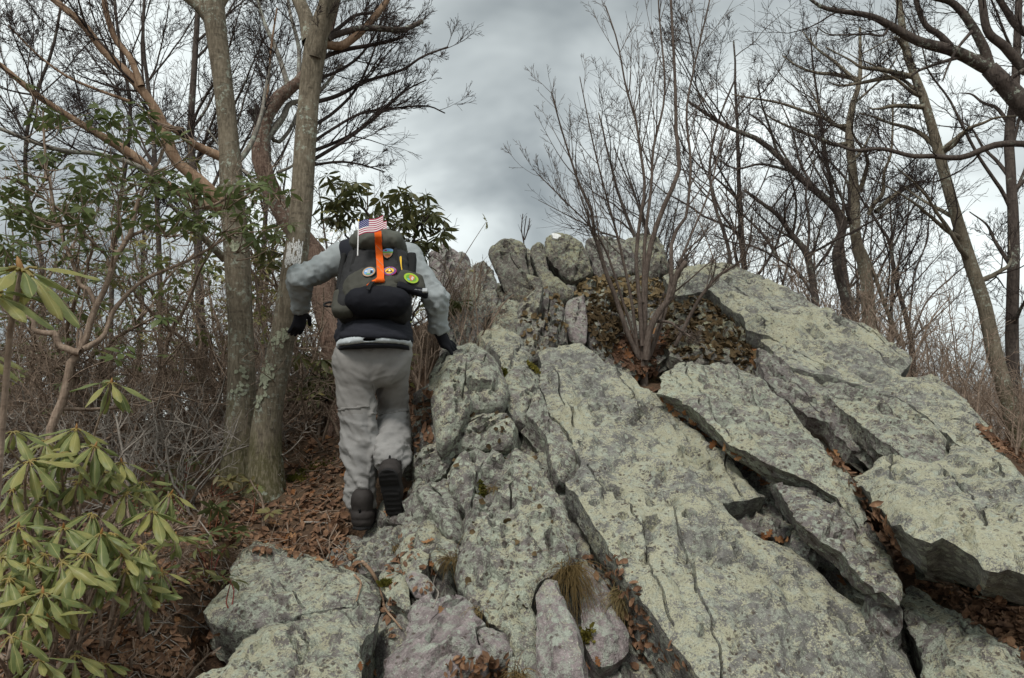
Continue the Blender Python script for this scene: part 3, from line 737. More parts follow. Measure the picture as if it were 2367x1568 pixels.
# ------------------------------------------------------------------ bare wood
def bark_mat(name, a, b, c, scale=1.0, lichen=0.0, lich=(.36, .40, .33), bump=.5, stretch=.28, moss=False):
    s = NT(name)
    v = s.mapping((1, 1, stretch))
    n1 = s.noise(22 * scale, 5, .68, v); n2 = s.noise(3.0 * scale, 3, .6); n3 = s.noise(90 * scale, 2, .6, v)
    cc = s.ramp(n1, [(.28, a), (.5, b), (.74, c)])
    cc = s.mix(s.ramp(n2, [(.40, 0.0), (.68, .55)]), cc, tuple(k * .55 for k in b))
    if moss:
        sz = s.n("ShaderNodeSeparateXYZ"); s.l(s.tc, sz.inputs[0])
        mm = s.math('SUBTRACT', s.math('ADD', n1, s.math('MULTIPLY', n2, .6)), s.math('MULTIPLY', sz.outputs[2], .75))
        cc = s.mix(s.ramp(mm, [(.30, 0.0), (.55, .75)]), cc, (.072, .068, .026))
    if lichen > 0:
        lm = s.math('MULTIPLY', s.ramp(s.noise(30, 4, .7), [(.53, 0.0), (.60, 1.0)]), s.ramp(s.noise(3.7, 2, .5), [(.60 - .25 * lichen, 0.0), (.68 - .25 * lichen, 1.0)]))
        cc = s.mix(s.math('MULTIPLY', lm, .8), cc, lich)
    rg = s.noise(9 * scale, 3, .6, s.mapping((1.2, 1.2, 6.0)))
    cc = s.mix(s.ramp(rg, [(.56, 0.0), (.66, .45)]), cc, tuple(k * .5 for k in a))
    cc = s.mix(s.ramp(n3, [(.45, 0.0), (.68, .4)]), cc, tuple(min(1, k * 1.3) for k in c))
    h = s.math('ADD', n1, s.math('ADD', s.math('MULTIPLY', n3, .45), s.math('MULTIPLY', rg, .5)))
    return s.done(cc, .9, s.bump(h, bump, .012), .12)
M['bark'] = bark_mat("grey_brown_bark", (.075, .062, .046), (.165, .138, .100), (.265, .228, .172), 1.0, .38, moss=True)
M['bark_flaky'] = bark_mat("flaky_red_brown_bark", (.062, .042, .034), (.16, .105, .080), (.29, .21, .165), 1.1, .25, bump=.9)
M['bark_grey'] = bark_mat("lichened_grey_bark", (.10, .088, .075), (.22, .20, .17), (.36, .335, .29), 1.2, .7, bump=.8)
M['bark_orange'] = bark_mat("peeled_orange_bark", (.12, .070, .045), (.27, .175, .115), (.40, .29, .20), .8, .0, bump=.35, stretch=.12)
M['bark_far'] = bark_mat("dark_oak_bark", (.035, .028, .026), (.075, .060, .052), (.125, .102, .086), .7, .2)
M['twig_dark'] = bark_mat("dark_twig_bark", (.026, .020, .019), (.050, .038, .034), (.082, .064, .055), 1.0)
M['twig_brown'] = bark_mat("brown_twig_bark", (.128, .090, .066), (.24, .178, .134), (.365, .285, .22), 1.2)
M['twig_shrub'] = bark_mat("red_brown_shrub_bark", (.062, .046, .038), (.115, .088, .073), (.19, .155, .13), 1.2)
M['twig_grey'] = bark_mat("grey_dead_twig", (.13, .11, .09), (.24, .21, .18), (.36, .33, .29), 1.2)

def tubes(P, R, sides=3, cap=True):
    """P (N,K,3) centre lines, R (N,K) radii -> vertices, quads of N tapered tubes."""
    P = np.asarray(P, float); R = np.asarray(R, float)
    N, K, _ = P.shape
    T = np.empty_like(P)
    T[:, 1:-1] = P[:, 2:] - P[:, :-2]; T[:, 0] = P[:, 1] - P[:, 0]; T[:, -1] = P[:, -1] - P[:, -2]
    T = nrm(T)
    ax = nrm(P[:, -1] - P[:, 0])
    ref = np.where((np.abs(ax[:, :1]) < .75), np.array([[1., 0, 0]]), np.array([[0, 1., 0]]))
    ref = np.where(np.abs((ref * ax).sum(-1, keepdims=True)) > .8, np.array([[0, 0, 1.]]), ref)[:, None]
    A = nrm(np.cross(T, np.broadcast_to(ref, T.shape))); B = np.cross(T, A)
    th = np.arange(sides) * 2 * np.pi / sides
    V = P[:, :, None] + R[:, :, None, None] * (A[:, :, None] * np.cos(th)[:, None] + B[:, :, None] * np.sin(th)[:, None])
    idx = np.arange(N * K * sides).reshape(N, K, sides)
    n = np.roll(idx, -1, 2)
    F = np.stack([idx[:, :-1], n[:, :-1], n[:, 1:], idx[:, 1:]], -1).reshape(-1, 4)
    return V.reshape(-1, 3), F

def merge(parts):
    Vs, Fs, o = [], [], 0
    for V, F in parts:
        if len(V) == 0: continue
        Vs.append(V); Fs.append(F + o); o += len(V)
    q = [f for f in Fs if f.shape[1] == 4]; t = [f for f in Fs if f.shape[1] == 3]
    out = []
    if q: out.append(np.concatenate(q))
    if t: out.append(np.concatenate(t))
    return np.concatenate(Vs), out

def spline(pts, K):
    """Catmull-Rom through the points, K samples, even spacing."""
    P = np.asarray(pts, float)
    if len(P) == 2:
        return P[0] + (P[1] - P[0]) * np.linspace(0, 1, K)[:, None]
    Q = np.vstack([2 * P[0] - P[1], P, 2 * P[-1] - P[-2]])
    out = []
    for i in range(1, len(Q) - 2):
        t = np.linspace(0, 1, 12, endpoint=False)[:, None]
        a, b, c, d = Q[i - 1], Q[i], Q[i + 1], Q[i + 2]
        out.append(.5 * (2 * b + (c - a) * t + (2 * a - 5 * b + 4 * c - d) * t ** 2 + (3 * b - a - 3 * c + d) * t ** 3))
    out = np.vstack(out + [P[-1:]])
    L = np.concatenate([[0], np.cumsum(np.linalg.norm(np.diff(out[:, :3], axis=0), axis=1))])
    tt = np.linspace(0, L[-1], K)
    return np.stack([np.interp(tt, L, out[:, k]) for k in range(out.shape[1])], -1)

def limb(px, Y, w0, w1, K=24, wob=.0, rs=None, ws=None):
    """frame points + distance(s) + widths in frame px -> centre line and radii"""
    px = np.array(px, float)
    Ys = np.full(len(px), Y, float) if np.isscalar(Y) else np.interp(np.linspace(0, 1, len(px)), np.linspace(0, 1, len(Y)), Y)
    W = at(px[:, 0], px[:, 1], Ys)
    wd = (np.interp(np.linspace(0, 1, len(px)), np.linspace(0, 1, len(ws)), ws) if ws is not None else np.linspace(w0, w1, len(px)))
    rad = wd * Ys / FOC / 2
    S = spline(np.concatenate([W, rad[:, None]], 1), K)
    P, R = S[:, :3].copy(), S[:, 3]
    if wob and rs is not None:
        P[1:-1] += wob * fbm(np.stack([np.linspace(0, 5, K)] * 3, -1)[1:-1] + rs.uniform(0, 99, 3), 3)[:, None] * rs.normal(size=3)
    return P, R

def grow(S, D, L, K, wander, trop, rs, up=np.array([0, 0, 1.0])):
    N = len(S); P = np.empty((N, K, 3)); P[:, 0] = S; d = nrm(D)
    for k in range(1, K):
        d = nrm(d + wander * rs.normal(size=(N, 3)) + trop * up)
        P[:, k] = P[:, k - 1] + d * (L / (K - 1))[:, None]
    return P

def sprout(P, R, n, rs, t0=.2, t1=1.0, ang=(30, 60), lf=(.3, .6), rf=.55, K=5, wander=.12, trop=.05, rmin=.0018, taper=.25, lmin=.03, up=np.array([0, 0, 1.0]), Lref=None, bias=None):
    """n children on every parent line"""
    N, Kp, _ = P.shape
    pi = np.repeat(np.arange(N), n)
    t = rs.uniform(t0, t1, len(pi))
    f = t * (Kp - 1); i = np.minimum(f.astype(int), Kp - 2); w = (f - i)[:, None]
    S = P[pi, i] * (1 - w) + P[pi, i + 1] * w
    tg = nrm(P[pi, i + 1] - P[pi, i])
    r = R[pi, i] * (1 - w[:, 0]) + R[pi, i + 1] * w[:, 0]
    x = rs.normal(size=(len(pi), 3))
    if bias is not None: x = x + bias
    side = nrm(x - tg * (x * tg).sum(-1, keepdims=True))
    a = np.radians(rs.uniform(ang[0], ang[1], len(pi)))[:, None]
    D = tg * np.cos(a) + side * np.sin(a)
    PL = np.linalg.norm(np.diff(P, axis=1), axis=-1).sum(1) if Lref is None else np.full(N, Lref)
    L = np.maximum(lmin, PL[pi] * rs.uniform(lf[0], lf[1], len(pi)) * (1.1 - .55 * t))
    Q = grow(S, D, L, K, wander, trop, rs, up)
    r0 = np.maximum(rmin, np.minimum(r * rf, L * .0095 + rmin))
    RR = np.maximum(rmin * .75, r0[:, None] * np.linspace(1, taper, K)[None])
    return Q, RR

def knobbly(V, amp, sc, seed):
    nz = fbm(V * sc + seed, 3)
    return V, nz * amp

def trunk_mesh(name, P, R, sides=18, amp=.03, seed=0.0, flare=0.0):
    """a stout stem: round, slightly fluted and lumpy"""
    K = len(P)
    if flare:
        R = R * (1 + flare * .6 * np.exp(-np.linspace(0, 1, K) * K / 1.6))
    V, F = tubes(P[None], R[None], sides)
    C = np.repeat(P, sides, 0); d = nrm(V - C); rr = np.repeat(R, sides)
    V = V + d * (rr * (amp * 4 * fbm(V * np.array([9, 9, 2.2]) + seed, 4) + amp * 2.2 * fbm(V * 3 + seed, 2)))[:, None]
    n = len(V)
    V = np.vstack([V, P[-1:] + (P[-1] - P[-2]) * .15])
    top = np.arange((K - 1) * sides, K * sides)
    T = np.stack([top, np.roll(top, -1), np.full(sides, n)], -1)
    me = mesh_np(name, V, [F, T])
    return me

def rebase(o, base):
    pass

def make_tree(name, base, label, cat, trunks, limbs, rs, tmat, lmat, gmat, twig_levels, group=None, limb_name='limb', tw_rmin=.002, flare=.5, bias=None, up=np.array([0, 0, 1.0]), amp=.03):
    """trunks / limbs: (P, R) lists. twig_levels: one dict per level for sprout()."""
    P0, R0 = trunks[0]
    g0 = float(gz(P0[0, 0], P0[0, 1])[0]) - .12
    if P0[0, 2] > g0 + .05:                       # carry the stem down into the soil
        S = spline(np.vstack([np.r_[P0[0, :2], g0, R0[0] * 1.1], np.concatenate([P0, R0[:, None]], 1)[1::2]]), 24)
        trunks = [(S[:, :3], S[:, 3])] + list(trunks[1:]); base = S[0, :3]
    base = np.asarray(base, float)
    root = empty(name, base, label, cat, group)
    for k, (P, R) in enumerate(trunks):
        link('trunk', trunk_mesh('trunk', P - base, R, 16, amp, rs.uniform(0, 50), flare if k == 0 else 0), tmat[k] if isinstance(tmat, list) else tmat, root)
    for k, (P, R) in enumerate(limbs):
        link(limb_name, trunk_mesh(limb_name, P - base, R, 9, .02, rs.uniform(0, 50)), lmat[k] if isinstance(lmat, list) else lmat, root)
    LP = np.stack([p for p, r in trunks + limbs]); LR = np.stack([r for p, r in trunks + limbs])
    cur = (LP, LR); out = []
    carriers = (np.stack([p for p, r in limbs]), np.stack([r for p, r in limbs])) if limbs else cur
    cur = carriers
    for lv in twig_levels:
        lv = dict(lv); sides = lv.pop('sides', 3); keep = lv.pop('keep', True); onall = lv.pop('trunk', False)
        src = (LP, LR) if onall else cur
        cur = sprout(src[0], src[1], rs=rs, rmin=tw_rmin, bias=bias, up=up, **lv)
        V, F = tubes(cur[0], cur[1], sides)
        out.append((V, F))
    V, F = merge(out)
    o = link('twigs', mesh_np('twigs', V - base, F, True), gmat, root)
    o["kind"] = "stuff"
    return root, cur

rs = np.random.default_rng(21)
UP = np.array([0, 0, 1.0])
# ---- the two smooth trunks beside the trail
lb = lambda px, Y, w0, w1, **k: limb(px, Y, w0, w1, K=24, rs=rs, **k)
t1 = lb([(562,1120),(560,1000),(558,880),(555,740),(548,600),(540,480),(530,360),(522,240),(506,120),(492,10),(480,-120),(470,-300)], 5.0, 0, 0, ws=[92,74,62,57,60,58,48,46,46,56,54,50])
t1l = [lb([(497,60),(455,10),(400,-30),(320,-90),(220,-200)], [5.0, 4.9], 36, 14),
       lb([(500,20),(525,-20),(560,-90),(600,-220)], [5.0, 5.1], 32, 12),
       lb([(532,478),(500,460),(456,415),(404,370),(390,330),(363,260),(302,178),(240,120),(192,58),(120,-3),(40,-60)], [5.0, 4.6], 0, 0, ws=[40,38,30,26,30,22,22,18,18,15,12]),
       lb([(326,200),(302,137),(267,92),(247,34),(240,-3),(225,-80)], [4.75, 4.7], 16, 12),
       lb([(520,485),(470,470),(387,428),(308,360),(206,298),(113,240),(62,202),(0,150),(-60,110)], [5.0, 4.4], 0, 0, ws=[28,26,20,22,17,15,14,12,11]),
       lb([(515,365),(470,345),(442,329),(394,295),(340,262)], [5.0, 4.8], 24, 10),
       lb([(387,421),(308,380),(223,356),(150,350),(68,325),(0,298),(-60,280)], [4.7, 4.3], 12, 9),
       lb([(535,390),(570,350),(590,310),(605,262),(612,215),(625,150)], [5.0, 5.2], 16, 5),
       lb([(300,235),(230,210),(160,180),(90,130),(20,60)], [4.8, 4.6], 8, 4),
       lb([(520,600),(480,560),(440,520),(390,470)], [5.0, 4.7], 20, 8)]
tree1, _ = make_tree('bare_tree', t1[0][0], 'smooth grey trunk left of the blazed tree, with peeling orange limbs', 'tree', [t1], t1l, rs,
     M['bark'], [M['bark'], M['bark'], M['bark_orange'], M['bark_orange'], M['bark_orange'], M['bark_orange'], M['bark_grey'], M['bark_grey'], M['bark_orange'], M['bark']], M['twig_dark'],
     [dict(n=9, t0=.35, ang=(25, 55), lf=(.25, .5), K=7, wander=.12, trop=.09, sides=4, rf=.5),
      dict(n=9, t0=.12, ang=(25, 50), lf=(.32, .6), K=5, wander=.1, trop=.06),
      dict(n=6, t0=.12, ang=(25, 48), lf=(.4, .8), K=4, wander=.09, trop=.04)], tw_rmin=.0017, bias=np.array([-.5, .0, .3]))
t2 = lb([(612,1180),(612,1060),(618,960),(634,870),(656,760),(680,620),(694,500),(704,350),(714,220),(728,110),(752,30),(785,-60),(830,-220)], 4.85, 0, 0, ws=[86,70,64,60,56,56,52,50,48,56,48,46,40])
def b12(p, Y, w0, w1): return lb(R12(p), Y, w0, w1)
t2l = [b12([(975,400),(1010,260),(1030,120),(1040,-30),(1060,-200)], [4.8, 4.7], 30, 22),
       b12([(940,300),(910,120),(870,20),(830,-60),(780,-200)], [4.9, 5.1], 40, 24),
       b12([(960,560),(1000,550),(1150,490),(1290,390),(1400,230),(1470,60)], [4.9, 5.2], 10, 4),
       b12([(960,712),(1000,708),(1130,670),(1330,570),(1580,490),(1720,400),(1900,330)], [4.9, 5.4], 13, 4),
       b12([(950,1060),(990,1045),(1150,980),(1300,900),(1500,720),(1640,590)], [4.9, 5.4], 11, 3),
       b12([(950,1120),(990,1100),(1200,970),(1400,820),(1600,640),(1750,560)], [4.9, 5.3], 11, 3),
       b12([(950,1160),(980,1150),(1150,1130),(1300,1150),(1460,1200)], [4.9, 5.2], 9, 3),
       b12([(1000,430),(1040,400),(1180,350),(1400,310),(1590,260)], [4.85, 5.1], 14, 8),
       b12([(1010,290),(1060,310),(1160,320),(1300,220),(1400,110),(1480,0),(1530,-120)], [4.85, 5.0], 26, 12),
       b12([(1060,280),(1110,250),(1300,200),(1560,210),(1640,190),(1725,150)], [4.85, 5.0], 18, 11),
       b12([(1020,300),(1150,190),(1260,110),(1390,90)], [4.9, 5.2], 12, 6),
       b12([(960,880),(1100,790),(1250,640),(1350,450),(1420,260),(1480,120)], [4.9, 5.5], 9, 3),
       b12([(950,1000),(1100,900),(1300,790),(1500,760),(1750,740),(1880,790)], [4.9, 5.4], 8, 3)]
tree2, _ = make_tree('bare_tree', t2[0][0], 'leaning trunk with a white paint blaze, gripped by the left glove', 'tree', [t2], t2l, rs,
     M['bark'], [M['bark']] * 2 + [M['twig_dark']] * 6 + [M['bark_orange'], M['bark_far']] + [M['twig_dark']] * 3, M['twig_dark'],
     [dict(n=9, t0=.2, ang=(20, 45), lf=(.25, .5), K=7, wander=.09, trop=.05, sides=4, rf=.5),
      dict(n=8, t0=.12, ang=(22, 45), lf=(.32, .6), K=5, wander=.1, trop=.05),
      dict(n=5, t0=.12, ang=(25, 45), lf=(.4, .8), K=4, wander=.09, trop=.03)], tw_rmin=.0016, bias=np.array([.35, 0, .25]))
# paint blaze on the leaning trunk: strips of paint on the bark ridges
def blaze_on_trunk():
    P, R = t2
    C = proj(P)
    parts = []
    rb = np.random.default_rng(5)
    base = np.array(tree2.location); bv = Vector(base)
    tm = [o for o in tree2.children if o.name.startswith('trunk')][0].data
    bt = BVHTree.FromPolygons([v.co + bv for v in tm.vertices], [list(p.vertices) for p in tm.polygons])
    for k in range(9):
        fx = -.55 + k * .155
        for seg in range(2):
            y0 = 560 + rb.uniform(-4, 10) + seg * rb.uniform(22, 34); y1 = min(622 + rb.uniform(-12, 4), y0 + rb.uniform(20, 44))
            rows = []
            for y in np.linspace(y0, y1, 13):
                i = np.argmin(np.abs(C[:, 1] - y)); j = i + 1 if C[i, 1] > y else i - 1
                w = (y - C[i, 1]) / (C[j, 1] - C[i, 1] + 1e-9)
                c = P[i] * (1 - w) + P[j] * w
                a = fx + rb.uniform(-.03, .03); wd = max(.02, .068 + rb.uniform(-.04, .03))
                row = []
                for q in (a - wd, a, a + wd):
                    d = np.array([math.sin(q), -math.cos(q), 0])
                    hh = bt.ray_cast(Vector(c + d * .4), Vector(-d))
                    s_ = np.array(hh[0]) if hh[0] is not None else c + d * .075
                    row.append(s_ + d * (.003 if q == a else .0012))
                rows.append(row)
            V = np.array(rows).reshape(-1, 3); I = np.arange(39).reshape(13, 3)
            F = np.stack([I[:-1, :-1], I[:-1, 1:], I[1:, 1:], I[1:, :-1]], -1).reshape(-1, 4)
            parts.append((V, F))
    V, F = merge(parts)
    sp = NT("white_paint"); n_ = sp.noise(60, 3, .6)
    M['white_paint'] = sp.done(sp.ramp(n_, [(.3, (.48, .48, .46)), (.6, (.70, .70, .68))]), .7, sp.bump(n_, .4, .004), .3)
    o = link('paint_blaze', mesh_np('paint_blaze', V - base, F), M['white_paint'], tree2)
    o['label'] = 'worn white paint blaze on the bark'
blaze_on_trunk()
def trunk_lichen(spots, root, tr, seed):
    P, R = tr; C = proj(P); r = np.random.default_rng(seed); Bq, Uq = [], []
    for px_off, y, spread, n in spots:
        for _ in range(n):
            yy = y + r.normal(0, spread); i = np.argmin(np.abs(C[:, 1] - yy)); j = min(len(P) - 2, max(0, i if C[i, 1] > yy else i - 1))
            w = np.clip((yy - C[j, 1]) / (C[j + 1, 1] - C[j, 1] + 1e-9), 0, 1)
            c = P[j] * (1 - w) + P[j + 1] * w; rad = R[j] * (1 - w) + R[j + 1] * w
            a = px_off + r.normal(0, .28); d = np.array([math.sin(a), -math.cos(a), 0])
            Bq.append(c + d * rad * 1.06); Uq.append(d)
    Bq, Uq = np.array(Bq), np.array(Uq); n = len(Bq); k = 6; th = np.arange(k) * 2 * np.pi / k
    A = nrm(np.cross(Uq, np.array([0, 0, 1.]))); Bz = np.cross(A, Uq); s_ = r.uniform(.006, .016, n)
    ring = (Bq + Uq * .001)[:, None] + s_[:, None, None] * r.uniform(.6, 1.2, (n, k, 1)) * (np.cos(th)[None, :, None] * A[:, None] + np.sin(th)[None, :, None] * Bz[:, None]) + Uq[:, None] * r.uniform(0, .006, (n, k, 1))
    V = np.concatenate([(Bq + Uq * .004)[:, None], ring], 1); o_ = (np.arange(n) * (k + 1))[:, None]
    T = np.concatenate([o_ + [0, 1 + i, 1 + (i + 1) % k] for i in range(k)])
    m = link('lichen_patch', mesh_np('lichen_patch', V.reshape(-1, 3) - np.array(root.location), T), M['trunk_lichen'], root); m['kind'] = 'stuff'
M['trunk_lichen'] = bark_mat("pale_trunk_lichen", (.25, .27, .19), (.36, .38, .27), (.46, .47, .36), 2.0)
trunk_lichen([(-.35, 868, 12, 90), (-.1, 790, 8, 30), (.2, 775, 6, 18), (-.4, 930, 14, 16)], tree2, t2, 5)
trunk_lichen([(.3, 575, 10, 22), (.1, 905, 10, 14), (.4, 880, 20, 12)], tree1, t1, 6)
# ---- crooked flaky-barked tree behind them
t3 = lb([(800,960),(782,860),(768,780),(748,690),(728,600),(700,548),(662,510),(634,470),(618,410),(600,345),(604,300),(630,240),(668,205),(700,178),(740,120),(770,40),(800,-80)], [5.7, 6.0], 0, 0, ws=[66,62,58,60,58,52,48,46,44,42,38,34,28,24,20,16,12])
t3l = [lb([(604,310),(597,290),(590,262),(592,252)], 5.9, 24, 14), lb([(610,330),(640,290),(655,270),(668,242),(700,232),(735,215),(790,150)], [5.9, 6.1], 20, 6),
       lb([(618,300),(640,330),(670,300),(690,255),(720,190),(760,120)], [5.95, 6.2], 12, 4), lb([(603,330),(610,270),(618,210),(622,165),(628,100),(640,20)], [5.9, 6.1], 10, 4),
       lb([(640,470),(600,440),(570,400),(540,380),(480,300)], [5.9, 6.3], 14, 4), lb([(668,205),(640,120),(610,50),(590,-20)], [6.0, 6.2], 14, 6), lb([(690,190),(690,110),(670,30),(660,-40)], [6.0, 6.3], 12, 6),
       lb([(640,400),(680,380),(720,330),(745,280)], [5.9, 6.2], 8, 3)]
tree3, _ = make_tree('bare_tree', t3[0][0], 'crooked tree with flaking red-brown bark behind the hiker\'s left arm', 'tree', [t3], t3l, rs,
     M['bark_flaky'], [M['bark_grey']] * 3 + [M['bark_orange']] + [M['bark_grey']] * 4, M['twig_dark'],
     [dict(n=9, t0=.2, ang=(25, 55), lf=(.3, .6), K=7, wander=.12, trop=.07, sides=4, rf=.5), dict(n=8, t0=.15, ang=(25, 50), lf=(.32, .6), K=5, wander=.1, trop=.05), dict(n=5, t0=.15, ang=(25, 48), lf=(.4, .8), K=4, wander=.1, trop=.03)], tw_rmin=.0018, amp=.06)
# ---- slim dark trees on the left, farther off
for k, (pts, Y, w0, w1, lab) in enumerate([
    ([(470,900),(462,700),(452,430),(440,330),(446,200),(455,60),(462,-60)], 7.0, 22, 11, 'slim dark trunk just left of the smooth grey trunk'),
    ([(372,880),(368,600),(352,280),(335,150),(330,60),(338,-40)], 7.6, 13, 6, 'slim bare tree behind the orange limbs'),
    ([(255,900),(262,600),(300,300),(292,180),(270,60),(262,-60)], 8.2, 11, 6, 'thin bare tree at the left, farther back in the thicket'),
    ([(90,900),(100,640),(60,420),(70,260),(120,120),(150,-40)], 7.8, 12, 6, 'leftmost thin bare tree behind the laurels')]):
    tr = lb(pts, Y, w0, w1)
    P, R = tr
    ls = []
    for j in range(9):
        i = int(rs.integers(9, 23)); d = nrm(np.array([rs.choice([-1, 1]) * rs.uniform(.3, 1.0), rs.uniform(-.5, .5), rs.uniform(.6, 1.3)]))
        L = rs.uniform(.9, 1.9)
        G = grow(P[i:i + 1], d[None], np.array([L]), 24, .05, .02, rs)[0]
        ls.append((G, np.maximum(.003, np.linspace(R[i] * .5, .003, 24))))
    make_tree('slim_tree', P[0], lab, 'tree', [tr], ls, rs, M['bark_far'], M['bark_far'], M['twig_dark'],
        [dict(n=9, t0=.15, ang=(25, 50), lf=(.25, .5), K=6, wander=.1, trop=.06, rf=.5), dict(n=8, t0=.15, ang=(25, 50), lf=(.35, .65), K=4, wander=.1, trop=.05), dict(n=4, t0=.2, ang=(25, 50), lf=(.4, .8), K=3, wander=.08, trop=.03)], tw_rmin=.0022)

# ---- many-stemmed shrub growing from the cleft
sb = lambda p, Y, w0, w1: lb(p, Y, w0 * .78, w1 * .7)
root = (1486, 835)
YS = float(hit(1486, 842)[0][1]); print('shrub depth', YS)
ss = [sb([root,(1490,760),(1488,684),(1493,623),(1506,561),(1530,480),(1569,424),(1563,348),(1562,265),(1558,149),(1550,0),(1548,-90)], [YS + 0.00, YS + -0.20], 22, 7),
      sb([(1478,830),(1452,775),(1421,684),(1400,630),(1385,580),(1373,541),(1367,490),(1340,430),(1321,375),(1297,298),(1274,215)], [YS + 0.00, YS + -0.50], 17, 4),
      sb([(1492,832),(1500,770),(1520,725),(1551,684),(1562,640),(1585,605)], [YS + -0.05, YS + -0.20], 24, 17),
      sb([(1498,830),(1530,740),(1551,650),(1551,565),(1570,520),(1586,497),(1596,381),(1586,265),(1602,166),(1640,0)], [YS + 0.05, YS + 0.10], 16, 5),
      sb([(1484,800),(1478,700),(1470,600),(1480,500),(1490,431),(1478,340),(1470,282),(1447,205),(1427,99),(1400,17)], [YS + -0.05, YS + -0.30], 14, 4),
      sb([(1486,700),(1490,560),(1505,430),(1510,341),(1536,215),(1523,33),(1520,-40)], [YS + -0.05, YS + -0.20], 12, 4),
      sb([(1560,800),(1600,720),(1623,681),(1661,637),(1705,609),(1728,575),(1735,540),(1737,500)], [YS + 0.00, YS + -0.40], 12, 5),
      sb([(1510,742),(1548,746),(1570,762),(1606,786)], [YS + -0.05, YS + -0.20], 11, 5),
      sb([(1480,825),(1440,700),(1400,580),(1360,520),(1310,470),(1240,400)], [YS + 0.00, YS + -0.40], 9, 3),
      sb([(1475,828),(1460,700),(1430,560),(1400,450),(1370,330),(1340,180)], [YS + 0.00, YS + -0.50], 11, 3),
      sb([(1500,825),(1540,690),(1590,560),(1640,440),(1665,330),(1690,240)], [YS + 0.00, YS + 0.20], 10, 3),
      sb([(1540,690),(1590,650),(1650,600),(1720,575),(1780,560)], [YS + -0.05, YS + -0.30], 6, 2)]
shrub_base = ss[0][0][0]
shrub, _ = make_tree('bare_shrub', shrub_base, 'many-stemmed bare shrub growing from the leafy cleft in the rocks', 'shrub', [ss[0]], ss[1:], rs, M['twig_shrub'], M['twig_shrub'], M['twig_shrub'],
     [dict(n=14, t0=.35, ang=(18, 42), lf=(.18, .42), K=7, wander=.08, trop=.10, rf=.5, sides=4), dict(n=6, t0=.15, ang=(18, 42), lf=(.25, .5), K=5, wander=.08, trop=.08), dict(n=3, t0=.2, ang=(25, 50), lf=(.2, .45), K=3, wander=.06, trop=.05)], tw_rmin=.0017, limb_name='stem', flare=.2)
sm_ = lb([(1210,560),(1212,530),(1216,500)], 8.6, 3, 2)
make_tree('bare_sapling', sm_[0][0], 'tiny bare sapling between two skyline boulders', 'sapling', [sm_], [lb([(1210,560),(1205,530),(1208,495)], 8.6, 3, 2), lb([(1212,555),(1222,525),(1224,505)], 8.6, 3, 2)], rs, M['twig_dark'], M['twig_dark'], M['twig_dark'],
     [dict(n=6, t0=.2, ang=(20, 40), lf=(.25, .5), K=4, wander=.1, trop=.1)], tw_rmin=.002, limb_name='stem', flare=0)

# ---- the wood beyond the ridge, right
r11 = lambda p, Y, w0, w1: lb(R11(p), Y, w0, w1)
d_ = lambda p, Y, w0, w1, **k: lb(p, Y, w0 * .82, w1 * .82, **k)
OAK = [dict(n=7, t0=.10, ang=(28, 62), lf=(.28, .58), K=8, wander=.17, trop=.07, sides=4, rf=.5),
       dict(n=6, t0=.12, ang=(28, 58), lf=(.35, .65), K=6, wander=.16, trop=.08),
       dict(n=5, t0=.15, ang=(25, 52), lf=(.42, .85), K=5, wander=.13, trop=.05)]
oakT = d_([(2560,1120),(2520,700),(2460,400),(2400,280),(2366,242),(2321,199),(2285,159)], 7.0, 90, 46)
oakL = [d_(R11([(1840,480),(1600,360),(1350,290),(1150,180),(1000,110),(700,60),(560,-30)]), [7.0, 6.8], 40, 7),
        d_(R11([(1840,480),(1820,400),(1800,330),(1700,150),(1580,20),(1440,-20),(1300,-70)]), [7.0, 6.9], 36, 14),
        d_(R11([(2200,560),(2084,480),(1950,330),(1830,220),(1790,0),(1760,-120)]), [7.1, 7.0], 34, 18),
        d_(R11([(2200,300),(2040,190),(1950,60),(1900,-20),(1840,-120)]), [7.2, 7.1], 24, 16),
        d_(R11([(2084,490),(1950,570),(1900,600),(1850,640)]), [7.0, 7.0], 14, 5),
        d_(R11([(1800,395),(1650,400),(1500,440),(1360,490),(1300,530)]), [7.0, 6.9], 14, 6),
        d_(R11([(1600,360),(1500,250),(1400,180),(1340,40),(1330,-80)]), [6.95, 6.9], 22, 12),
        d_(R11([(1720,220),(1620,340),(1560,450),(1520,560)]), [6.9, 6.8], 10, 5),
        d_(R11([(2200,1010),(1900,1010),(1650,1100),(1450,1090),(1300,1090),(1100,1040),(900,1050),(760,1000)]), [7.0, 7.2], 20, 8),
        d_(R11([(1150,180),(1100,250),(1000,240),(850,245),(720,240),(640,190)]), [6.9, 6.8], 8, 3)]
make_tree('oak_tree', oakT[0][0], 'dark oak at the right edge, its heavy limbs crossing the top corner', 'tree', [oakT], oakL, rs, M['bark_far'], M['bark_far'], M['twig_dark'], OAK, tw_rmin=.0022, bias=np.array([-.4, 0, .1]))
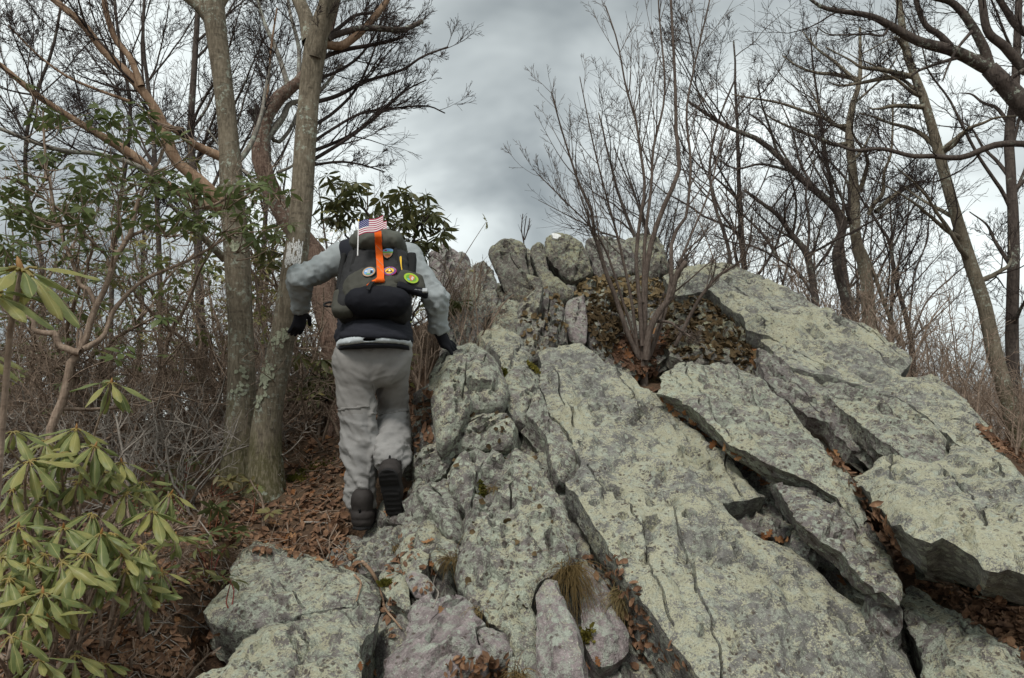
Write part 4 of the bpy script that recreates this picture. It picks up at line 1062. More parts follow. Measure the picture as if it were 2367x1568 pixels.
treesR = [
 ('tall straight tree with pale bark rising above the end of the ridge', [(2366,1060),(2330,930),(2301,828),(2270,691),(2236,589),(2215,520),(2172,365),(2146,265),(2116,179),(2093,116),(2079,20),(2070,-60)], 8.0, 46, 16,
   [R11([(1500,1060),(1560,1010),(1700,900),(1800,860),(1900,820),(2084,810)]), R11([(1400,750),(1200,740),(1080,760),(1000,760)]), R11([(1320,540),(1100,490),(950,470),(870,420),(700,330)]), R11([(1300,530),(1100,550),(950,580),(800,600),(720,570)]), R11([(1260,350),(1200,270),(1180,260)]), R11([(1480,1040),(1400,960),(1300,900),(1150,860),(1050,820),(930,790)]), R11([(1390,680),(1300,640),(1200,560),(1100,510)]), R11([(1520,1060),(1600,1010),(1640,960),(1700,880)])], 'bark'),
 ('mossy upright tree near the right edge of the picture', [(2345,1000),(2338,760),(2342,623),(2342,520),(2341,497),(2335,398),(2331,265),(2345,220),(2350,100),(2355,-30)], 9.0, 36, 20,
   [R11([(2000,1260),(1900,1130),(1800,1030),(1720,900),(1640,850)]), R11([(2010,1500),(1940,1350),(1880,1260),(1760,1080),(1640,850),(1560,690),(1420,500),(1380,350),(1300,80)]), R11([(2000,900),(1900,760),(1800,720),(1720,660),(1640,650)]), R11([(2000,1400),(2084,1200),(2150,1000)]), [(2341,623),(2300,560),(2280,520),(2240,490)], [(2338,760),(2366,700),(2400,660)]], 'bark_far'),
 ('double-stemmed tree standing behind the middle of the ridge', [(2014,790),(2009,756),(1999,623),(1979,565),(1973,431),(1963,330),(1963,282),(1980,199),(1987,180),(1987,66)], 9.5, 42, 8,
   [[(2085,800),(2078,791),(2037,685),(2009,606),(1975,537),(1930,470),(1890,400),(1850,320)], R11([(1000,1500),(1040,1420),(1100,1350),(1110,1200),(1160,1050),(1170,700),(1170,650)]), R11([(940,1340),(980,1200),(990,1100),(900,950),(880,880)]), R11([(870,880),(780,880),(700,830),(560,780),(380,720),(150,680),(50,660)]), R11([(880,1000),(760,1010),(640,960),(500,910),(330,830),(280,790)]), R11([(920,570),(860,520),(760,430),(640,340),(540,220)]), R11([(950,560),(760,520),(640,510),(520,470),(400,390)]), R11([(1050,1480),(1200,1350),(1330,1280),(1420,1250)])], 'bark'),
 ('leaning tree whose long limb reaches left over the ridge', [(1960,720),(1930,600),(1950,510),(1890,448),(1834,398),(1798,361),(1761,328),(1718,308),(1675,292),(1630,262),(1590,235)], 9.0, 26, 8,
   [R11([(880,1560),(820,1400),(700,1150),(600,1000),(570,850)]), R11([(860,1560),(860,1300),(780,1180),(650,1050),(560,930),(460,880)]), [(1798,361),(1780,300),(1760,240),(1750,180)], [(1890,448),(1850,380),(1830,300),(1800,230)], [(1834,398),(1760,380),(1700,390),(1650,360)], R11([(480,1200),(420,1090),(280,880),(160,790)])], 'bark_far'),
 ('slender forked tree just over the ridge, left of the double stem', [(1885,720),(1883,691),(1865,589),(1831,547),(1800,500),(1760,470),(1720,440)], 8.5, 24, 8,
   [[(1883,691),(1850,640),(1800,600),(1740,570),(1690,560),(1640,540)], [(1865,589),(1870,520),(1862,450),(1880,380),(1890,300)], [(1831,547),(1840,480),(1830,420),(1800,350)], [(1870,640),(1920,570),(1950,500),(1940,430)], [(1800,600),(1760,540),(1700,480),(1660,430)]], 'bark_far'),
 ('thin grey tree right of the double stem', [(2110,830),(2100,760),(2068,640),(2055,560),(2030,520),(2000,470)], 9.5, 16, 6,
   [[(2100,760),(2112,640),(2140,560),(2150,470),(2160,400)], [(2068,640),(2090,560),(2100,470),(2110,380)], [(2105,790),(2140,700),(2200,640),(2250,600)]], 'bark_far'),
 ('slim tree behind the bare shrub, seen through its stems', [(1690,640),(1680,560),(1650,470),(1640,380),(1660,280),(1700,180)], 10.5, 12, 5,
   [[(1680,560),(1720,500),(1760,430),(1790,350)], [(1660,480),(1610,430),(1580,380)], [(1645,420),(1690,360),(1720,300)]], 'bark_far')]
for lab, pts, Y, w0, w1, lm, bk in treesR:
    tr = d_(pts, Y, w0, w1)
    ls = [d_(l, [Y, Y * rs.uniform(.93, 1.07)], max(5, w0 * .36), 3) for l in lm]
    P, R = tr
    for j in range(5):
        i = int(rs.integers(8, 22)); d = nrm(np.array([rs.choice([-1, 1]) * rs.uniform(.3, 1.0), rs.uniform(-.8, .8), rs.uniform(.3, 1.1)]))
        G = grow(P[i:i + 1], d[None], np.array([rs.uniform(.8, 1.8)]), 24, .06, .02, rs)[0]
        ls.append((G, np.maximum(.003, np.linspace(R[i] * .45, .003, 24))))
    make_tree('bare_tree', P[0], lab, 'tree', [tr], ls, rs, M[bk], M[bk], M['twig_dark'], OAK, tw_rmin=.0024)

# ---- farther trees: a few patterns, copied and turned
def proto_tree(seed, H):
    r = np.random.default_rng(seed)
    P = grow(np.zeros((1, 3)), np.array([[r.normal(0, .08), r.normal(0, .08), 1.0]]), np.array([H]), 24, .05, .03, r)
    R = np.linspace(.075, .012, 24)[None]
    l1 = sprout(P, R, 15, r, t0=.25, t1=.98, ang=(30, 60), lf=(.25, .45), K=10, wander=.13, trop=.07, rmin=.004)
    l2 = sprout(*l1, n=8, rs=r, t0=.15, ang=(28, 60), lf=(.3, .6), K=6, wander=.16, trop=.08, rmin=.003)
    l3 = sprout(*l2, n=7, rs=r, t0=.15, ang=(28, 55), lf=(.4, .85), K=4, wander=.14, trop=.06, rmin=.003)
    tm = trunk_mesh('trunk', P[0], R[0], 8, .03, seed)
    V1, F1 = tubes(l1[0], l1[1], 5)
    lm = mesh_np('limbs', V1, F1)
    V, F = merge([tubes(*l2, 3), tubes(*l3, 3)])
    tw = mesh_np('twigs', V, F)
    tm.materials.append(M['bark_far']); lm.materials.append(M['bark_far']); tw.materials.append(M['twig_dark'])
    return tm, lm, tw
protos = [proto_tree(301, 6.5), proto_tree(302, 7.5), proto_tree(303, 5.5)]
def place_proto(k, x, y, sc, rot, label, group):
    e = empty('bare_tree', (x, y, float(gz(x, y)[0]) - .1), label, 'tree', group)
    e.scale = (sc, sc, sc); e.rotation_euler = (0, 0, rot)
    for nm, me in zip(('trunk', 'limbs', 'twigs'), protos[k]):
        o = link(nm, me, None, e)
        if nm != 'trunk': o['kind'] = 'stuff'
rt = np.random.default_rng(77)
for i in range(17):
    x = rt.uniform(3.0, 13.5); y = rt.uniform(11.5, 19)
    place_proto(i % 3, x, y, rt.uniform(.75, 1.15), rt.uniform(0, 6.28), 'slender bare tree in the brown wood beyond the ridge', 'bare trees in the wood beyond the ridge')
for i in range(5):
    x = rt.uniform(-9.5, -2.2); y = rt.uniform(10.5, 16)
    place_proto(i % 3, x, y, rt.uniform(.6, .9), rt.uniform(0, 6.28), 'distant bare tree behind the left-hand thicket', 'bare trees behind the left thicket')
# brown scrub between them, too fine to count
def scrub(name, label, xs, ys, n, H, mat, seed, rmin=.004, lv=(6, 4), tilt=.25, wan=.14):
    r = np.random.default_rng(seed)
    x = r.uniform(*xs, n); y = r.uniform(*ys, n)
    S = np.stack([x, y, gz(x, y) - .05], -1)
    D = np.stack([r.normal(0, tilt, n), r.normal(0, tilt, n), np.ones(n)], -1)
    P = grow(S, D, r.uniform(.5, 1.0, n) * H, 9, wan, .02, r)
    R = np.linspace(1, .3, 9)[None] * r.uniform(.006, .014, n)[:, None]
    a = sprout(P, R, lv[0], r, t0=.15, ang=(25, 60), lf=(.25, .55), K=6, wander=wan * 1.1, trop=.05, rmin=rmin)
    b = sprout(*a, n=lv[1], rs=r, t0=.15, ang=(25, 65), lf=(.35, .7), K=4, wander=wan, trop=.04, rmin=rmin)
    V, F = merge([tubes(P, R, 4), tubes(*a, 3), tubes(*b, 3)])
    o = link(name, mesh_np(name, V, F), mat)
    tag(o, label, 'scrub', None, 'stuff')
    return o
scrub('brush_thicket', 'brown tangle of brush beyond the end of the ridge', (2.6, 13), (9.0, 17), 520, 2.3, M['twig_brown'], 401, .0038, (7, 4))
scrub('brush_thicket', 'far brown brush along the horizon on the right', (2, 30), (18, 30), 330, 4.0, M['twig_brown'], 402, .009)
scrub('brush_thicket', 'far brown brush along the horizon on the left', (-26, -1), (15, 26), 200, 2.6, M['twig_brown'], 403, .008)

# ------------------------------------------------------------------ leaves
def leaf_mat(name, a, b, c, rough=.45, spec=.4, trans=.35, sc=9, rib=False):
    s = NT(name)
    oi = s.n("ShaderNodeObjectInfo").outputs["Random"]
    n1 = s.noise(sc, 3, .6); n2 = s.noise(60, 2, .6)
    f = s.math('ADD', s.math('MULTIPLY', s.math('SUBTRACT', oi, .5), .55), n1)
    cc = s.ramp(f, [(.30, a), (.52, b), (.76, c)])
    cc = s.mix(s.math('MULTIPLY', n2, .25), cc, tuple(k * .6 for k in b))
    if rib:
        sx_ = s.n("ShaderNodeSeparateXYZ"); s.l(s.tc, sx_.inputs[0])
        cc = s.mix(s.ramp(s.math('ABSOLUTE', sx_.outputs[1]), [(.004, .75), (.012, 0.0)]), cc, (.42, .40, .17))
        blot = s.ramp(s.noise(5, 4, .7), [(.60, 0.0), (.68, .7)])
        cc = s.mix(blot, cc, (.22, .15, .05))
    m = s.done(cc, rough, s.bump(n2, .2, .002), spec)
    if trans:
        tb = s.n("ShaderNodeBsdfTranslucent"); s.l(cc, tb.inputs[0])
        mx = s.n("ShaderNodeMixShader"); mx.inputs[0].default_value = trans
        s.l(s.b.outputs[0], mx.inputs[1]); s.l(tb.outputs[0], mx.inputs[2])
        s.l(mx.outputs[0], s.t.nodes["Material Output"].inputs[0])
    return m
M['leaf_rhodo'] = leaf_mat("rhododendron_leaf", (.15, .185, .06), (.235, .26, .088), (.34, .315, .10), sc=2.5, rib=True)
M['leaf_laurel'] = leaf_mat("laurel_leaf", (.11, .145, .052), (.195, .22, .08), (.33, .28, .095), sc=13)
M['leaf_dark'] = leaf_mat("dark_evergreen_leaf", (.065, .075, .03), (.12, .125, .046), (.25, .19, .06), sc=11)
M['leaf_olive'] = leaf_mat("olive_seedling_leaf", (.11, .13, .05), (.17, .19, .075), (.24, .19, .08))
M['petiole'] = leaf_mat("yellow_petiole", (.30, .24, .08), (.36, .28, .09), (.40, .30, .10))
M['petiole_red'] = leaf_mat("red_petiole", (.22, .05, .04), (.27, .07, .05), (.30, .12, .06))
M['bud'] = leaf_mat("orange_bud", (.36, .17, .05), (.42, .22, .07), (.46, .27, .10))
M['dead_leaf'] = leaf_mat("dead_oak_leaf", (.20, .085, .035), (.33, .155, .065), (.46, .26, .13), .7, .2)
M['litter'] = leaf_mat("leaf_litter", (.105, .058, .037), (.23, .130, .076), (.42, .27, .165), .75, .15, .1, 26)
M['lichen_leaf'] = leaf_mat("brown_leaf_lichen", (.052, .036, .020), (.115, .080, .042), (.21, .155, .082), .9, .1, .1, 24)
M['dry_grass'] = leaf_mat("dry_grass", (.26, .18, .075), (.38, .28, .13), (.48, .39, .20), .7, .2)
M['moss'] = leaf_mat("yellow_green_moss", (.085, .085, .018), (.15, .14, .03), (.22, .19, .045), .9, .1)

def leaf_cards(B, D, U, L, W, droop, fold=.25):
    """N simple leaves (8 vertices): base B, direction D, upper side U, length L, width W"""
    N = len(B); D = nrm(D); S = nrm(np.cross(D, U)); U = np.cross(S, D)
    L = L[:, None]; W = W[:, None]; dr = droop[:, None]
    def pt(t, w, up): return B + D * (t * L) + S * (w * W) + U * ((up * W) - dr * L * t * t)
    V = np.stack([pt(0, 0, 0), pt(.32, -.42, fold * .4), pt(.32, 0, 0), pt(.32, .42, fold * .4), pt(.68, -.45, fold * .4), pt(.68, 0, 0), pt(.68, .45, fold * .4), pt(1, 0, 0)], 1)
    o = (np.arange(N) * 8)[:, None]
    T = np.concatenate([o + [0, 2, 1], o + [0, 3, 2], o + [4, 5, 7], o + [5, 6, 7]])
    Qd = np.concatenate([o + [1, 2, 5, 4], o + [2, 3, 6, 5]])
    return V.reshape(-1, 3), Qd, T

def whorl_dirs(n, axis, elev, rs):
    """n directions round an axis at elevation(s)"""
    axis = nrm(axis); x = nrm(np.cross(axis, rs.normal(size=3))); y = np.cross(axis, x)
    a = np.arange(n) * 2 * np.pi / n + rs.uniform(-.25, .25, n) + rs.uniform(0, 6)
    e = rs.uniform(*elev, n)
    return (np.cos(a)[:, None] * x + np.sin(a)[:, None] * y) * np.cos(e)[:, None] + axis * np.sin(e)[:, None]

def whorl_cards(C, rs, n=(5, 8), L=(.045, .07), ratio=.36, elev=(-.5, .35), axis_j=.35, out=None):
    B, D, U, Ls = [], [], [], []
    for k, c in enumerate(C):
        m = int(rs.integers(*n)); ax = nrm(np.array([0, 0, 1.0]) + rs.normal(0, axis_j, 3))
        d = whorl_dirs(m, ax, elev, rs)
        B.append(np.repeat(c[None], m, 0) + d * .006); D.append(d); U.append(nrm(np.repeat(ax[None], m, 0) + rs.normal(0, .25, (m, 3)))); Ls.append(rs.uniform(*L, m))
    B, D, U, Ls = np.concatenate(B), np.concatenate(D), np.concatenate(U), np.concatenate(Ls)
    return leaf_cards(B, D, U, Ls, Ls * ratio * rs.uniform(.85, 1.15, len(Ls)), rs.uniform(.05, .35, len(Ls)))

def connect(C, P, rs, K=6, sag=.06):
    """thin twigs from the nearest stem point (below) to every whorl"""
    Q = P.reshape(-1, 3); out = np.empty((len(C), K, 3))
    for i, c in enumerate(C):
        d = np.linalg.norm(Q - c, axis=1) + .8 * np.maximum(0, Q[:, 2] - c[2] + .05)
        j = np.argsort(d)[int(rs.integers(0, min(4, len(Q))))]
        a = Q[j]; t = np.linspace(0, 1, K)[:, None]
        L = np.linalg.norm(c - a)
        out[i] = a + (c - a) * t + np.sin(t * np.pi) * (rs.normal(0, sag, 3) * L - np.array([0, 0, .10 * L]))
    return out

def evergreen(name, label, cat, stems, C, rs, leaf, smat, tmat, L, n=(5, 8), ratio=.36, group=None, extra=(6, 3), rmin=.002, elev=(-.5, .35), base=None):
    base = stems[0][0][0] if base is None else base
    root = empty(name, base, label, cat, group)
    for P, R in stems:
        link('stem', trunk_mesh('stem', P - base, R, 8, .05, rs.uniform(0, 50)), smat, root)
    SPs = np.stack([p for p, r in stems]); SRs = np.stack([r for p, r in stems])
    out = []
    a = sprout(SPs, SRs, extra[0], rs, t0=.2, ang=(30, 65), lf=(.25, .5), K=7, wander=.2, trop=.06, rmin=rmin)
    out.append(tubes(*a, 4))
    b = sprout(*a, n=extra[1], rs=rs, t0=.2, ang=(30, 60), lf=(.3, .6), K=5, wander=.2, trop=.06, rmin=rmin)
    out.append(tubes(*b, 3))
    allp = np.concatenate([SPs[:, 5:].reshape(-1, 3), a[0].reshape(-1, 3), b[0].reshape(-1, 3)])
    if len(C):
        cn = connect(C, allp, rs)
        out.append(tubes(cn, np.linspace(.0045, .002, 6)[None].repeat(len(C), 0), 4))
    V, F = merge(out)
    o = link('twigs', mesh_np('twigs', V - base, F), tmat, root); o['kind'] = 'stuff'
    if len(C):
        V, Qd, T = whorl_cards(C, rs, n, L, ratio, elev)
        o = link('foliage', mesh_np('foliage', V - base, [Qd, T]), leaf, root); o['kind'] = 'stuff'
    return root

rl = np.random.default_rng(61)
def rnd_region(poly, n, Y, rs):
    poly = np.array(poly, float); lo, hi = poly.min(0), poly.max(0); pts = []
    while len(pts) < n:
        q = rs.uniform(lo, hi, (n * 3, 2)); q = q[inside(poly, q)]; pts += q.tolist()
    pts = np.array(pts[:n]); return at(pts[:, 0], pts[:, 1], rs.uniform(*Y, n))
def st(px, Y, w0, w1): return limb(px, Y, w0, w1, K=24, rs=rl, wob=.05)

# near laurel with the crooked grey stem
C = np.concatenate([rnd_region([(60,190),(170,200),(170,270),(130,310),(60,260)], 7, (4.0, 4.3), rl),
    rnd_region([(190,260),(300,230),(400,260),(430,340),(330,330),(230,330)], 20, (4.1, 4.5), rl),
    rnd_region([(0,330),(180,350),(330,370),(480,430),(640,390),(690,470),(680,560),(500,560),(300,520),(120,520),(0,520)], 150, (3.9, 4.7), rl),
    rnd_region([(0,480),(200,520),(330,540),(300,640),(120,600),(0,640)], 34, (4.0, 4.6), rl),
    rnd_region([(200,790),(290,790),(300,880),(210,880)], 4, (3.9, 4.1), rl), rnd_region([(350,720),(420,720),(420,770),(350,770)], 2, (4, 4.2), rl)])
evergreen('laurel_shrub', 'near laurel with a crooked grey stem and glossy leaves, left of the trunks', 'shrub',
    [st([(113,1150),(120,1000),(154,880),(192,808),(223,708),(260,623),(295,554),(330,450),(380,340)], [4.2, 4.3], 23, 7), st([(192,808),(240,777),(262,720),(330,650),(440,600),(540,540)], [4.2, 4.4], 14, 5),
     st([(185,815),(110,770),(45,726),(0,690),(-60,640)], [4.2, 4.1], 16, 8), st([(223,708),(180,620),(140,520),(110,400),(100,260)], [4.25, 4.15], 12, 5), st([(260,623),(200,540),(130,480),(40,420)], [4.3, 4.2], 9, 4),
     st([(295,554),(400,500),(500,470),(600,430),(660,480)], [4.3, 4.4], 9, 4)],
    C, rl, M['leaf_laurel'], M['twig_brown'], M['twig_brown'], (.055, .085), (5, 8), .40, extra=(8, 5))
# rhododendron rising behind the hiker's head
C = np.concatenate([rnd_region([(740,400),(800,390),(850,440),(930,430),(1010,460),(1050,520),(1030,560),(960,560),(880,520),(800,520),(740,500)], 64, (6.0, 6.6), rl),
    rnd_region([(940,540),(1000,560),(1010,640),(1070,690),(1050,730),(980,720),(950,640)], 20, (5.9, 6.4), rl), rnd_region([(560,540),(660,540),(690,640),(600,640)], 8, (6.2, 6.8), rl), rnd_region([(690,800),(780,800),(780,960),(680,940)], 14, (5.4, 6.0), rl)])
evergreen('rhododendron', 'dark drooping rhododendron behind the backpack, against the sky', 'shrub',
    [st([(900,900),(890,780),(880,640),(870,560),(850,500),(800,440)], [6.2, 6.3], 12, 5), st([(905,900),(930,780),(950,640),(960,540),(990,500)], [6.2, 6.3], 10, 4), st([(880,700),(840,600),(790,520),(760,460)], [6.3, 6.4], 7, 3), st([(930,760),(980,690),(1020,660)], [6.2, 6.2], 6, 3), st([(880,880),(800,870),(740,860)], [6.1, 5.6], 6, 3)],
    C, rl, M['leaf_dark'], M['twig_dark'], M['twig_dark'], (.10, .15), (6, 10), .27, extra=(5, 3), elev=(-.75, .05))
# the thicket of laurels up the left side
spots = [(-4.9, 6.3, 2.4, 46, 'laurel clump farthest left in the thicket'), (-4.0, 7.2, 2.5, 46, 'tall laurel behind the near laurel'), (-3.3, 6.2, 2.1, 36, 'laurel with sparse leaves behind the crooked grey stem'),
         (-2.9, 8.0, 2.3, 34, 'far laurel seen between the left stems'), (-2.4, 6.5, 1.9, 26, 'twiggy laurel just left of the smooth grey trunk'), (-2.2, 7.6, 1.9, 22, 'twiggy laurel behind the two trunks'),
         (-1.6, 6.9, 1.6, 26, 'low laurel between the trunks and the hiker'), (-5.6, 8.2, 2.6, 40, 'laurel at the far left edge, behind the others'), (-3.7, 5.2, 1.5, 26, 'low laurel under the near laurel'), (-1.35, 6.0, 1.0, 18, 'low leafy laurel behind the hiker\'s left leg')]
for x, y, H, nw, lab in spots:
    nw = int(nw * 3.0)
    b = np.array([x, y, float(gz(x, y)[0]) - .05])
    sts = []
    for k in range(6):
        d = np.array([rl.normal(0, .45), rl.normal(0, .4), 1.0])
        P = grow(b[None] + rl.normal(0, .10, (1, 3)) * [1, 1, 0], d[None], np.array([H * rl.uniform(.7, 1.1)]), 24, .16, .03, rl)[0]
        sts.append((P, np.linspace(.022, .006, 24) * rl.uniform(.7, 1.2)))
    tips = np.concatenate([p[10:] for p, r in sts]); 
    Cw = tips[rl.integers(0, len(tips), nw)] + rl.normal(0, .24, (nw, 3)) + np.array([0, 0, .12])
    evergreen('laurel_shrub', lab, 'shrub', sts, Cw, rl, M['leaf_laurel'], M['twig_brown'], M['twig_brown'], (.055, .09), (5, 8), .40, 'laurels of the left thicket', extra=(12, 7), base=b)
scrub('brush_thicket', 'grey-brown tangle of twigs filling the left thicket', (-5.2, -1.15), (5.3, 8.6), 360, 1.35, M['twig_brown'], 501, .0022, (8, 6), .55, .24)
scrub('brush_thicket', 'pale dead twigs tangled low in front of the left thicket', (-3.9, -1.55), (4.3, 6.2), 100, .95, M['twig_grey'], 502, .0022, (5, 4), .7, .26)
scrub('brush_thicket', 'thin brush between the hiker and the crag', (-.95, -.25), (5.6, 7.2), 60, .9, M['twig_brown'], 503, .0020, (7, 5))
scrub('brush_thicket', 'low dead twigs in the left foreground', (-2.7, -1.2), (2.9, 4.3), 110, .40, M['twig_brown'], 504, .0016, (6, 3), .7, .2)

scrub('brush_thicket', 'brown brush just past the lower end of the ridge', (3.0, 6.0), (5.9, 9.0), 150, 1.1, M['twig_brown'], 505, .0026, (7, 5))

# ------------------------------------------------------------------ foreground rhododendrons: every leaf a piece of its own
def big_leaf(seed):
    """long leaf, widest past the middle, edges rolled under, midrib sunk; length 1 along +X, upper side +Z"""
    r = np.random.default_rng(seed)
    nu, nv = 13, 7
    t = np.linspace(0, 1, nu)
    w = .135 * np.sin(np.pi * np.clip(t, 0, 1) ** 1.35) ** .8 * (1 + .04 * r.normal(size=nu)); w[0] = .012; w[-1] = .008
    bend = r.uniform(.10, .28); tw = r.uniform(-.25, .25); side = r.uniform(-.06, .06)
    V = []
    for i in range(nu):
        for j in range(nv):
            s_ = (j / (nv - 1)) * 2 - 1
            y = s_ * w[i]; z = -.55 * w[i] * abs(s_) ** 2.2 + .10 * w[i] * abs(s_) + .015 * math.sin(t[i] * 9 + s_ * 2 + seed)
            a = tw * t[i]; y, z = y * math.cos(a) - z * math.sin(a), y * math.sin(a) + z * math.cos(a)
            V.append((t[i] * (1 - .12 * bend * t[i]), y + side * t[i] ** 2, z - bend * t[i] ** 2))
    I = np.arange(nu * nv).reshape(nu, nv)
    F = np.stack([I[:-1, :-1], I[1:, :-1], I[1:, 1:], I[:-1, 1:]], -1).reshape(-1, 4)
    me = mesh_np('leaf', np.array(V), F); me.materials.append(M['leaf_rhodo']); return me
LEAVES = [big_leaf(k) for k in range(6)]
def bud_mesh():
    P = np.array([[0, 0, 0], [0, 0, .004], [0, 0, .011], [0, 0, .018], [0, 0, .024]]); R = np.array([.002, .004, .0045, .003, .0005])
    V, F = tubes(P[None], R[None], 8); me = mesh_np('bud', V, F); me.materials.append(M['bud']); return me
BUD = bud_mesh()
def rhodo_plant(label, whorls, base_px, rs, base_xy=None):
    b = hit(*base_px)
    b = b[0] if b else at(*base_px, 3.0)
    if base_xy: b = np.array([*base_xy, float(gz(*base_xy)[0])])
    Y0 = b[1]
    root = empty('rhododendron', b - np.array([0, 0, .03]), label, 'shrub', 'foreground rhododendrons')
    base = np.array(root.location)
    for px, py, Y, Lp, n, elev in whorls:
        c = at(px, py, Y); L = .98 * Lp * Y / FOC; n = n + 2
        mid = (c + base) / 2 + rs.normal(0, .05, 3) + np.array([0, 0, .08])
        P = spline(np.array([base, mid, c - np.array([.01, 0, .06]), c]), 16)
        V, F = tubes(P[None], np.linspace(.007, .004, 16)[None], 6)
        link('stem', mesh_np('stem', V - base, F), M['twig_brown'], root)
        ax = nrm(np.array([0, -.25, 1.0]) + rs.normal(0, .18, 3))
        dirs = whorl_dirs(n, ax, elev, rs)
        pet = []
        for d in dirs:
            o = bpy.data.objects.new('leaf', LEAVES[int(rs.integers(0, 6))]); col.objects.link(o); o.parent = root
            up = nrm(ax - d * (ax @ d)); sd = np.cross(up, d)
            l = L * rs.uniform(.8, 1.12); st_ = c + d * .018 + ax * .004
            m = Matrix([[d[0] * l, sd[0] * l, up[0] * l, st_[0] - base[0]], [d[1] * l, sd[1] * l, up[1] * l, st_[1] - base[1]], [d[2] * l, sd[2] * l, up[2] * l, st_[2] - base[2]], [0, 0, 0, 1]])
            o.matrix_local = m
            pet.append(np.stack([c, c + d * .010 + ax * .006, st_ + d * l * .02]))
            mr = np.stack([st_ + d * l * (t * (1 - .12 * .2 * t)) - up * l * (.19 * t * t) + up * .0015 for t in (.02, .3, .55)])
        V, F = tubes(np.array(pet), np.full((len(pet), 3), .0024), 5)
        link('petioles', mesh_np('petioles', V - base, F), M['petiole'], root)['kind'] = 'stuff'
        if rs.random() < .4:
            o = bpy.data.objects.new('bud', BUD); col.objects.link(o); o.parent = root; o.location = c - base
            o.rotation_euler = (rs.normal(0, .2), rs.normal(0, .2), 0)
    return root
def w3(x, y, Y, Lc, n, e=(-.95, .05)): return ((x * .5932) / KD, (1784 + y * .5932) / KD, Y, Lc * .3427, n, e)
rw = np.random.default_rng(88)
rhodo_plant('foreground rhododendron with the highest leaf whorls, against the thicket', [w3(640, 10, 2.95, 260, 9), w3(440, 50, 2.9, 250, 8), w3(750, -420 + 0, 3.05, 240, 8), w3(515, -110, 3.0, 230, 7), w3(200, 110, 2.75, 260, 8), w3(90, -90, 2.8, 240, 6)], (140, 1440), rw)
rhodo_plant('foreground rhododendron spreading farthest right over the leaf litter', [w3(1030, 450, 2.9, 255, 10), w3(960, 680, 2.75, 280, 9), w3(620, 465, 2.85, 240, 8), w3(820, 750, 2.7, 230, 7), w3(845, 850, 2.7, 210, 7)], (240, 1500), rw)
rhodo_plant('low foreground rhododendron with the largest leaves, left of centre', [w3(680, 600, 2.65, 240, 9), w3(580, 740, 2.55, 270, 9), w3(420, 790, 2.5, 270, 9), w3(550, 880, 2.5, 220, 7), w3(290, 1000, 2.4, 260, 7)], (120, 1568), rw)
rhodo_plant('rhododendron crowding the left edge above the bottom corner', [w3(120, 560, 2.6, 200, 8), w3(180, 670, 2.6, 210, 8), w3(10, 760, 2.45, 230, 7), w3(190, 800, 2.5, 200, 7), w3(60, 900, 2.4, 230, 7), w3(350, 620, 2.8, 190, 6), w3(60, 650, 2.7, 200, 7)], (30, 1568), rw)
rhodo_plant('dark low rhododendron in the bottom left corner', [w3(180, 1150, 2.3, 230, 7), w3(330, 1180, 2.4, 210, 7), w3(80, 1290, 2.2, 240, 6), w3(500, 1420, 2.5, 190, 6), w3(260, 1450, 2.3, 200, 6), w3(700, 1480, 2.7, 170, 6)], (60, 1620), rw)
rhodo_plant('rhododendron reaching up in front of the crooked grey stem', [w3(300, -30, 3.1, 220, 7), w3(820, 120, 3.1, 200, 7), w3(700, 180, 3.1, 210, 8), w3(330, 260, 3.0, 220, 8), w3(530, 250, 3.0, 220, 8), w3(90, 300, 2.9, 220, 8), w3(850, 330, 3.1, 190, 7)], (210, 1420), rw)
rhodo_plant('rhododendron filling the gap below the highest whorls', [w3(250, 420, 2.8, 220, 8), w3(430, 560, 2.75, 220, 8), w3(760, 600, 2.8, 210, 8), w3(300, 740, 2.6, 220, 8), w3(680, 950, 2.65, 200, 7), w3(420, 1020, 2.5, 220, 7), w3(150, 1000, 2.4, 230, 7), w3(900, 930, 2.75, 200, 6)], (170, 1520), rw)
rhodo_plant('rhododendron tips poking in at the left edge, closest to the viewer', [(50, 628, 1.15, 150, 9, (-.7, .1)), (-30, 680, 1.1, 140, 7, (-.6, .1)), (-150, 640, 1.15, 140, 7, (-.6, .1)), (-110, 800, 1.2, 140, 7, (-.6, .1))], (-120, 1500), rw, (-.95, 1.3))
# laurel seedlings with red stalks by the trail
def seedling(label, whorls, rs, leaf='leaf_olive'):
    h0 = hit(whorls[0][0], whorls[0][1] + 60); b = h0[0] if h0 else at(whorls[0][0], whorls[0][1] + 60, 3.7)
    root = empty('laurel_seedling', b - np.array([0, 0, .02]), label, 'seedling', 'laurel seedlings by the trail'); base = np.array(root.location)
    Cc = []; tb = []
    for px, py, dz in whorls:
        h1 = hit(px, py + 55); Y = (h1[0][1] if h1 else b[1]) - .02
        c = at(px, py, Y); Cc.append(c); tb.append(spline(np.array([base, (c + base) / 2 + rs.normal(0, .02, 3), c]), 8))
    V, F = tubes(np.array(tb), np.linspace(.0035, .002, 8)[None].repeat(len(tb), 0), 5); link('stems', mesh_np('stems', V - base, F), M['petiole_red'], root)['kind'] = 'stuff'
    V, Qd, T = whorl_cards(np.array(Cc), rs, (6, 9), (.055, .082), .34, (-.55, .3)); link('foliage', mesh_np('foliage', V - base, [Qd, T]), M[leaf], root)['kind'] = 'stuff'
def s3(*p): return [((x * .5932) / KD, (1784 + y * .5932) / KD, 0) for x, y in p]
rhodo_plant('rhododendron sprays leaning right towards the pale-green boulder', [w3(1180, 620, 3.0, 170, 7), w3(1090, 860, 2.85, 190, 7), w3(1000, 1020, 2.8, 190, 7), w3(1150, 330, 3.2, 160, 7), w3(960, 250, 3.2, 170, 7)], (330, 1470), rw)
seedling('red-stalked laurel seedling beside the broad pale-green boulder', s3((1430, 700), (1330, 690), (1520, 690), (1380, 840), (1290, 860)), rw)
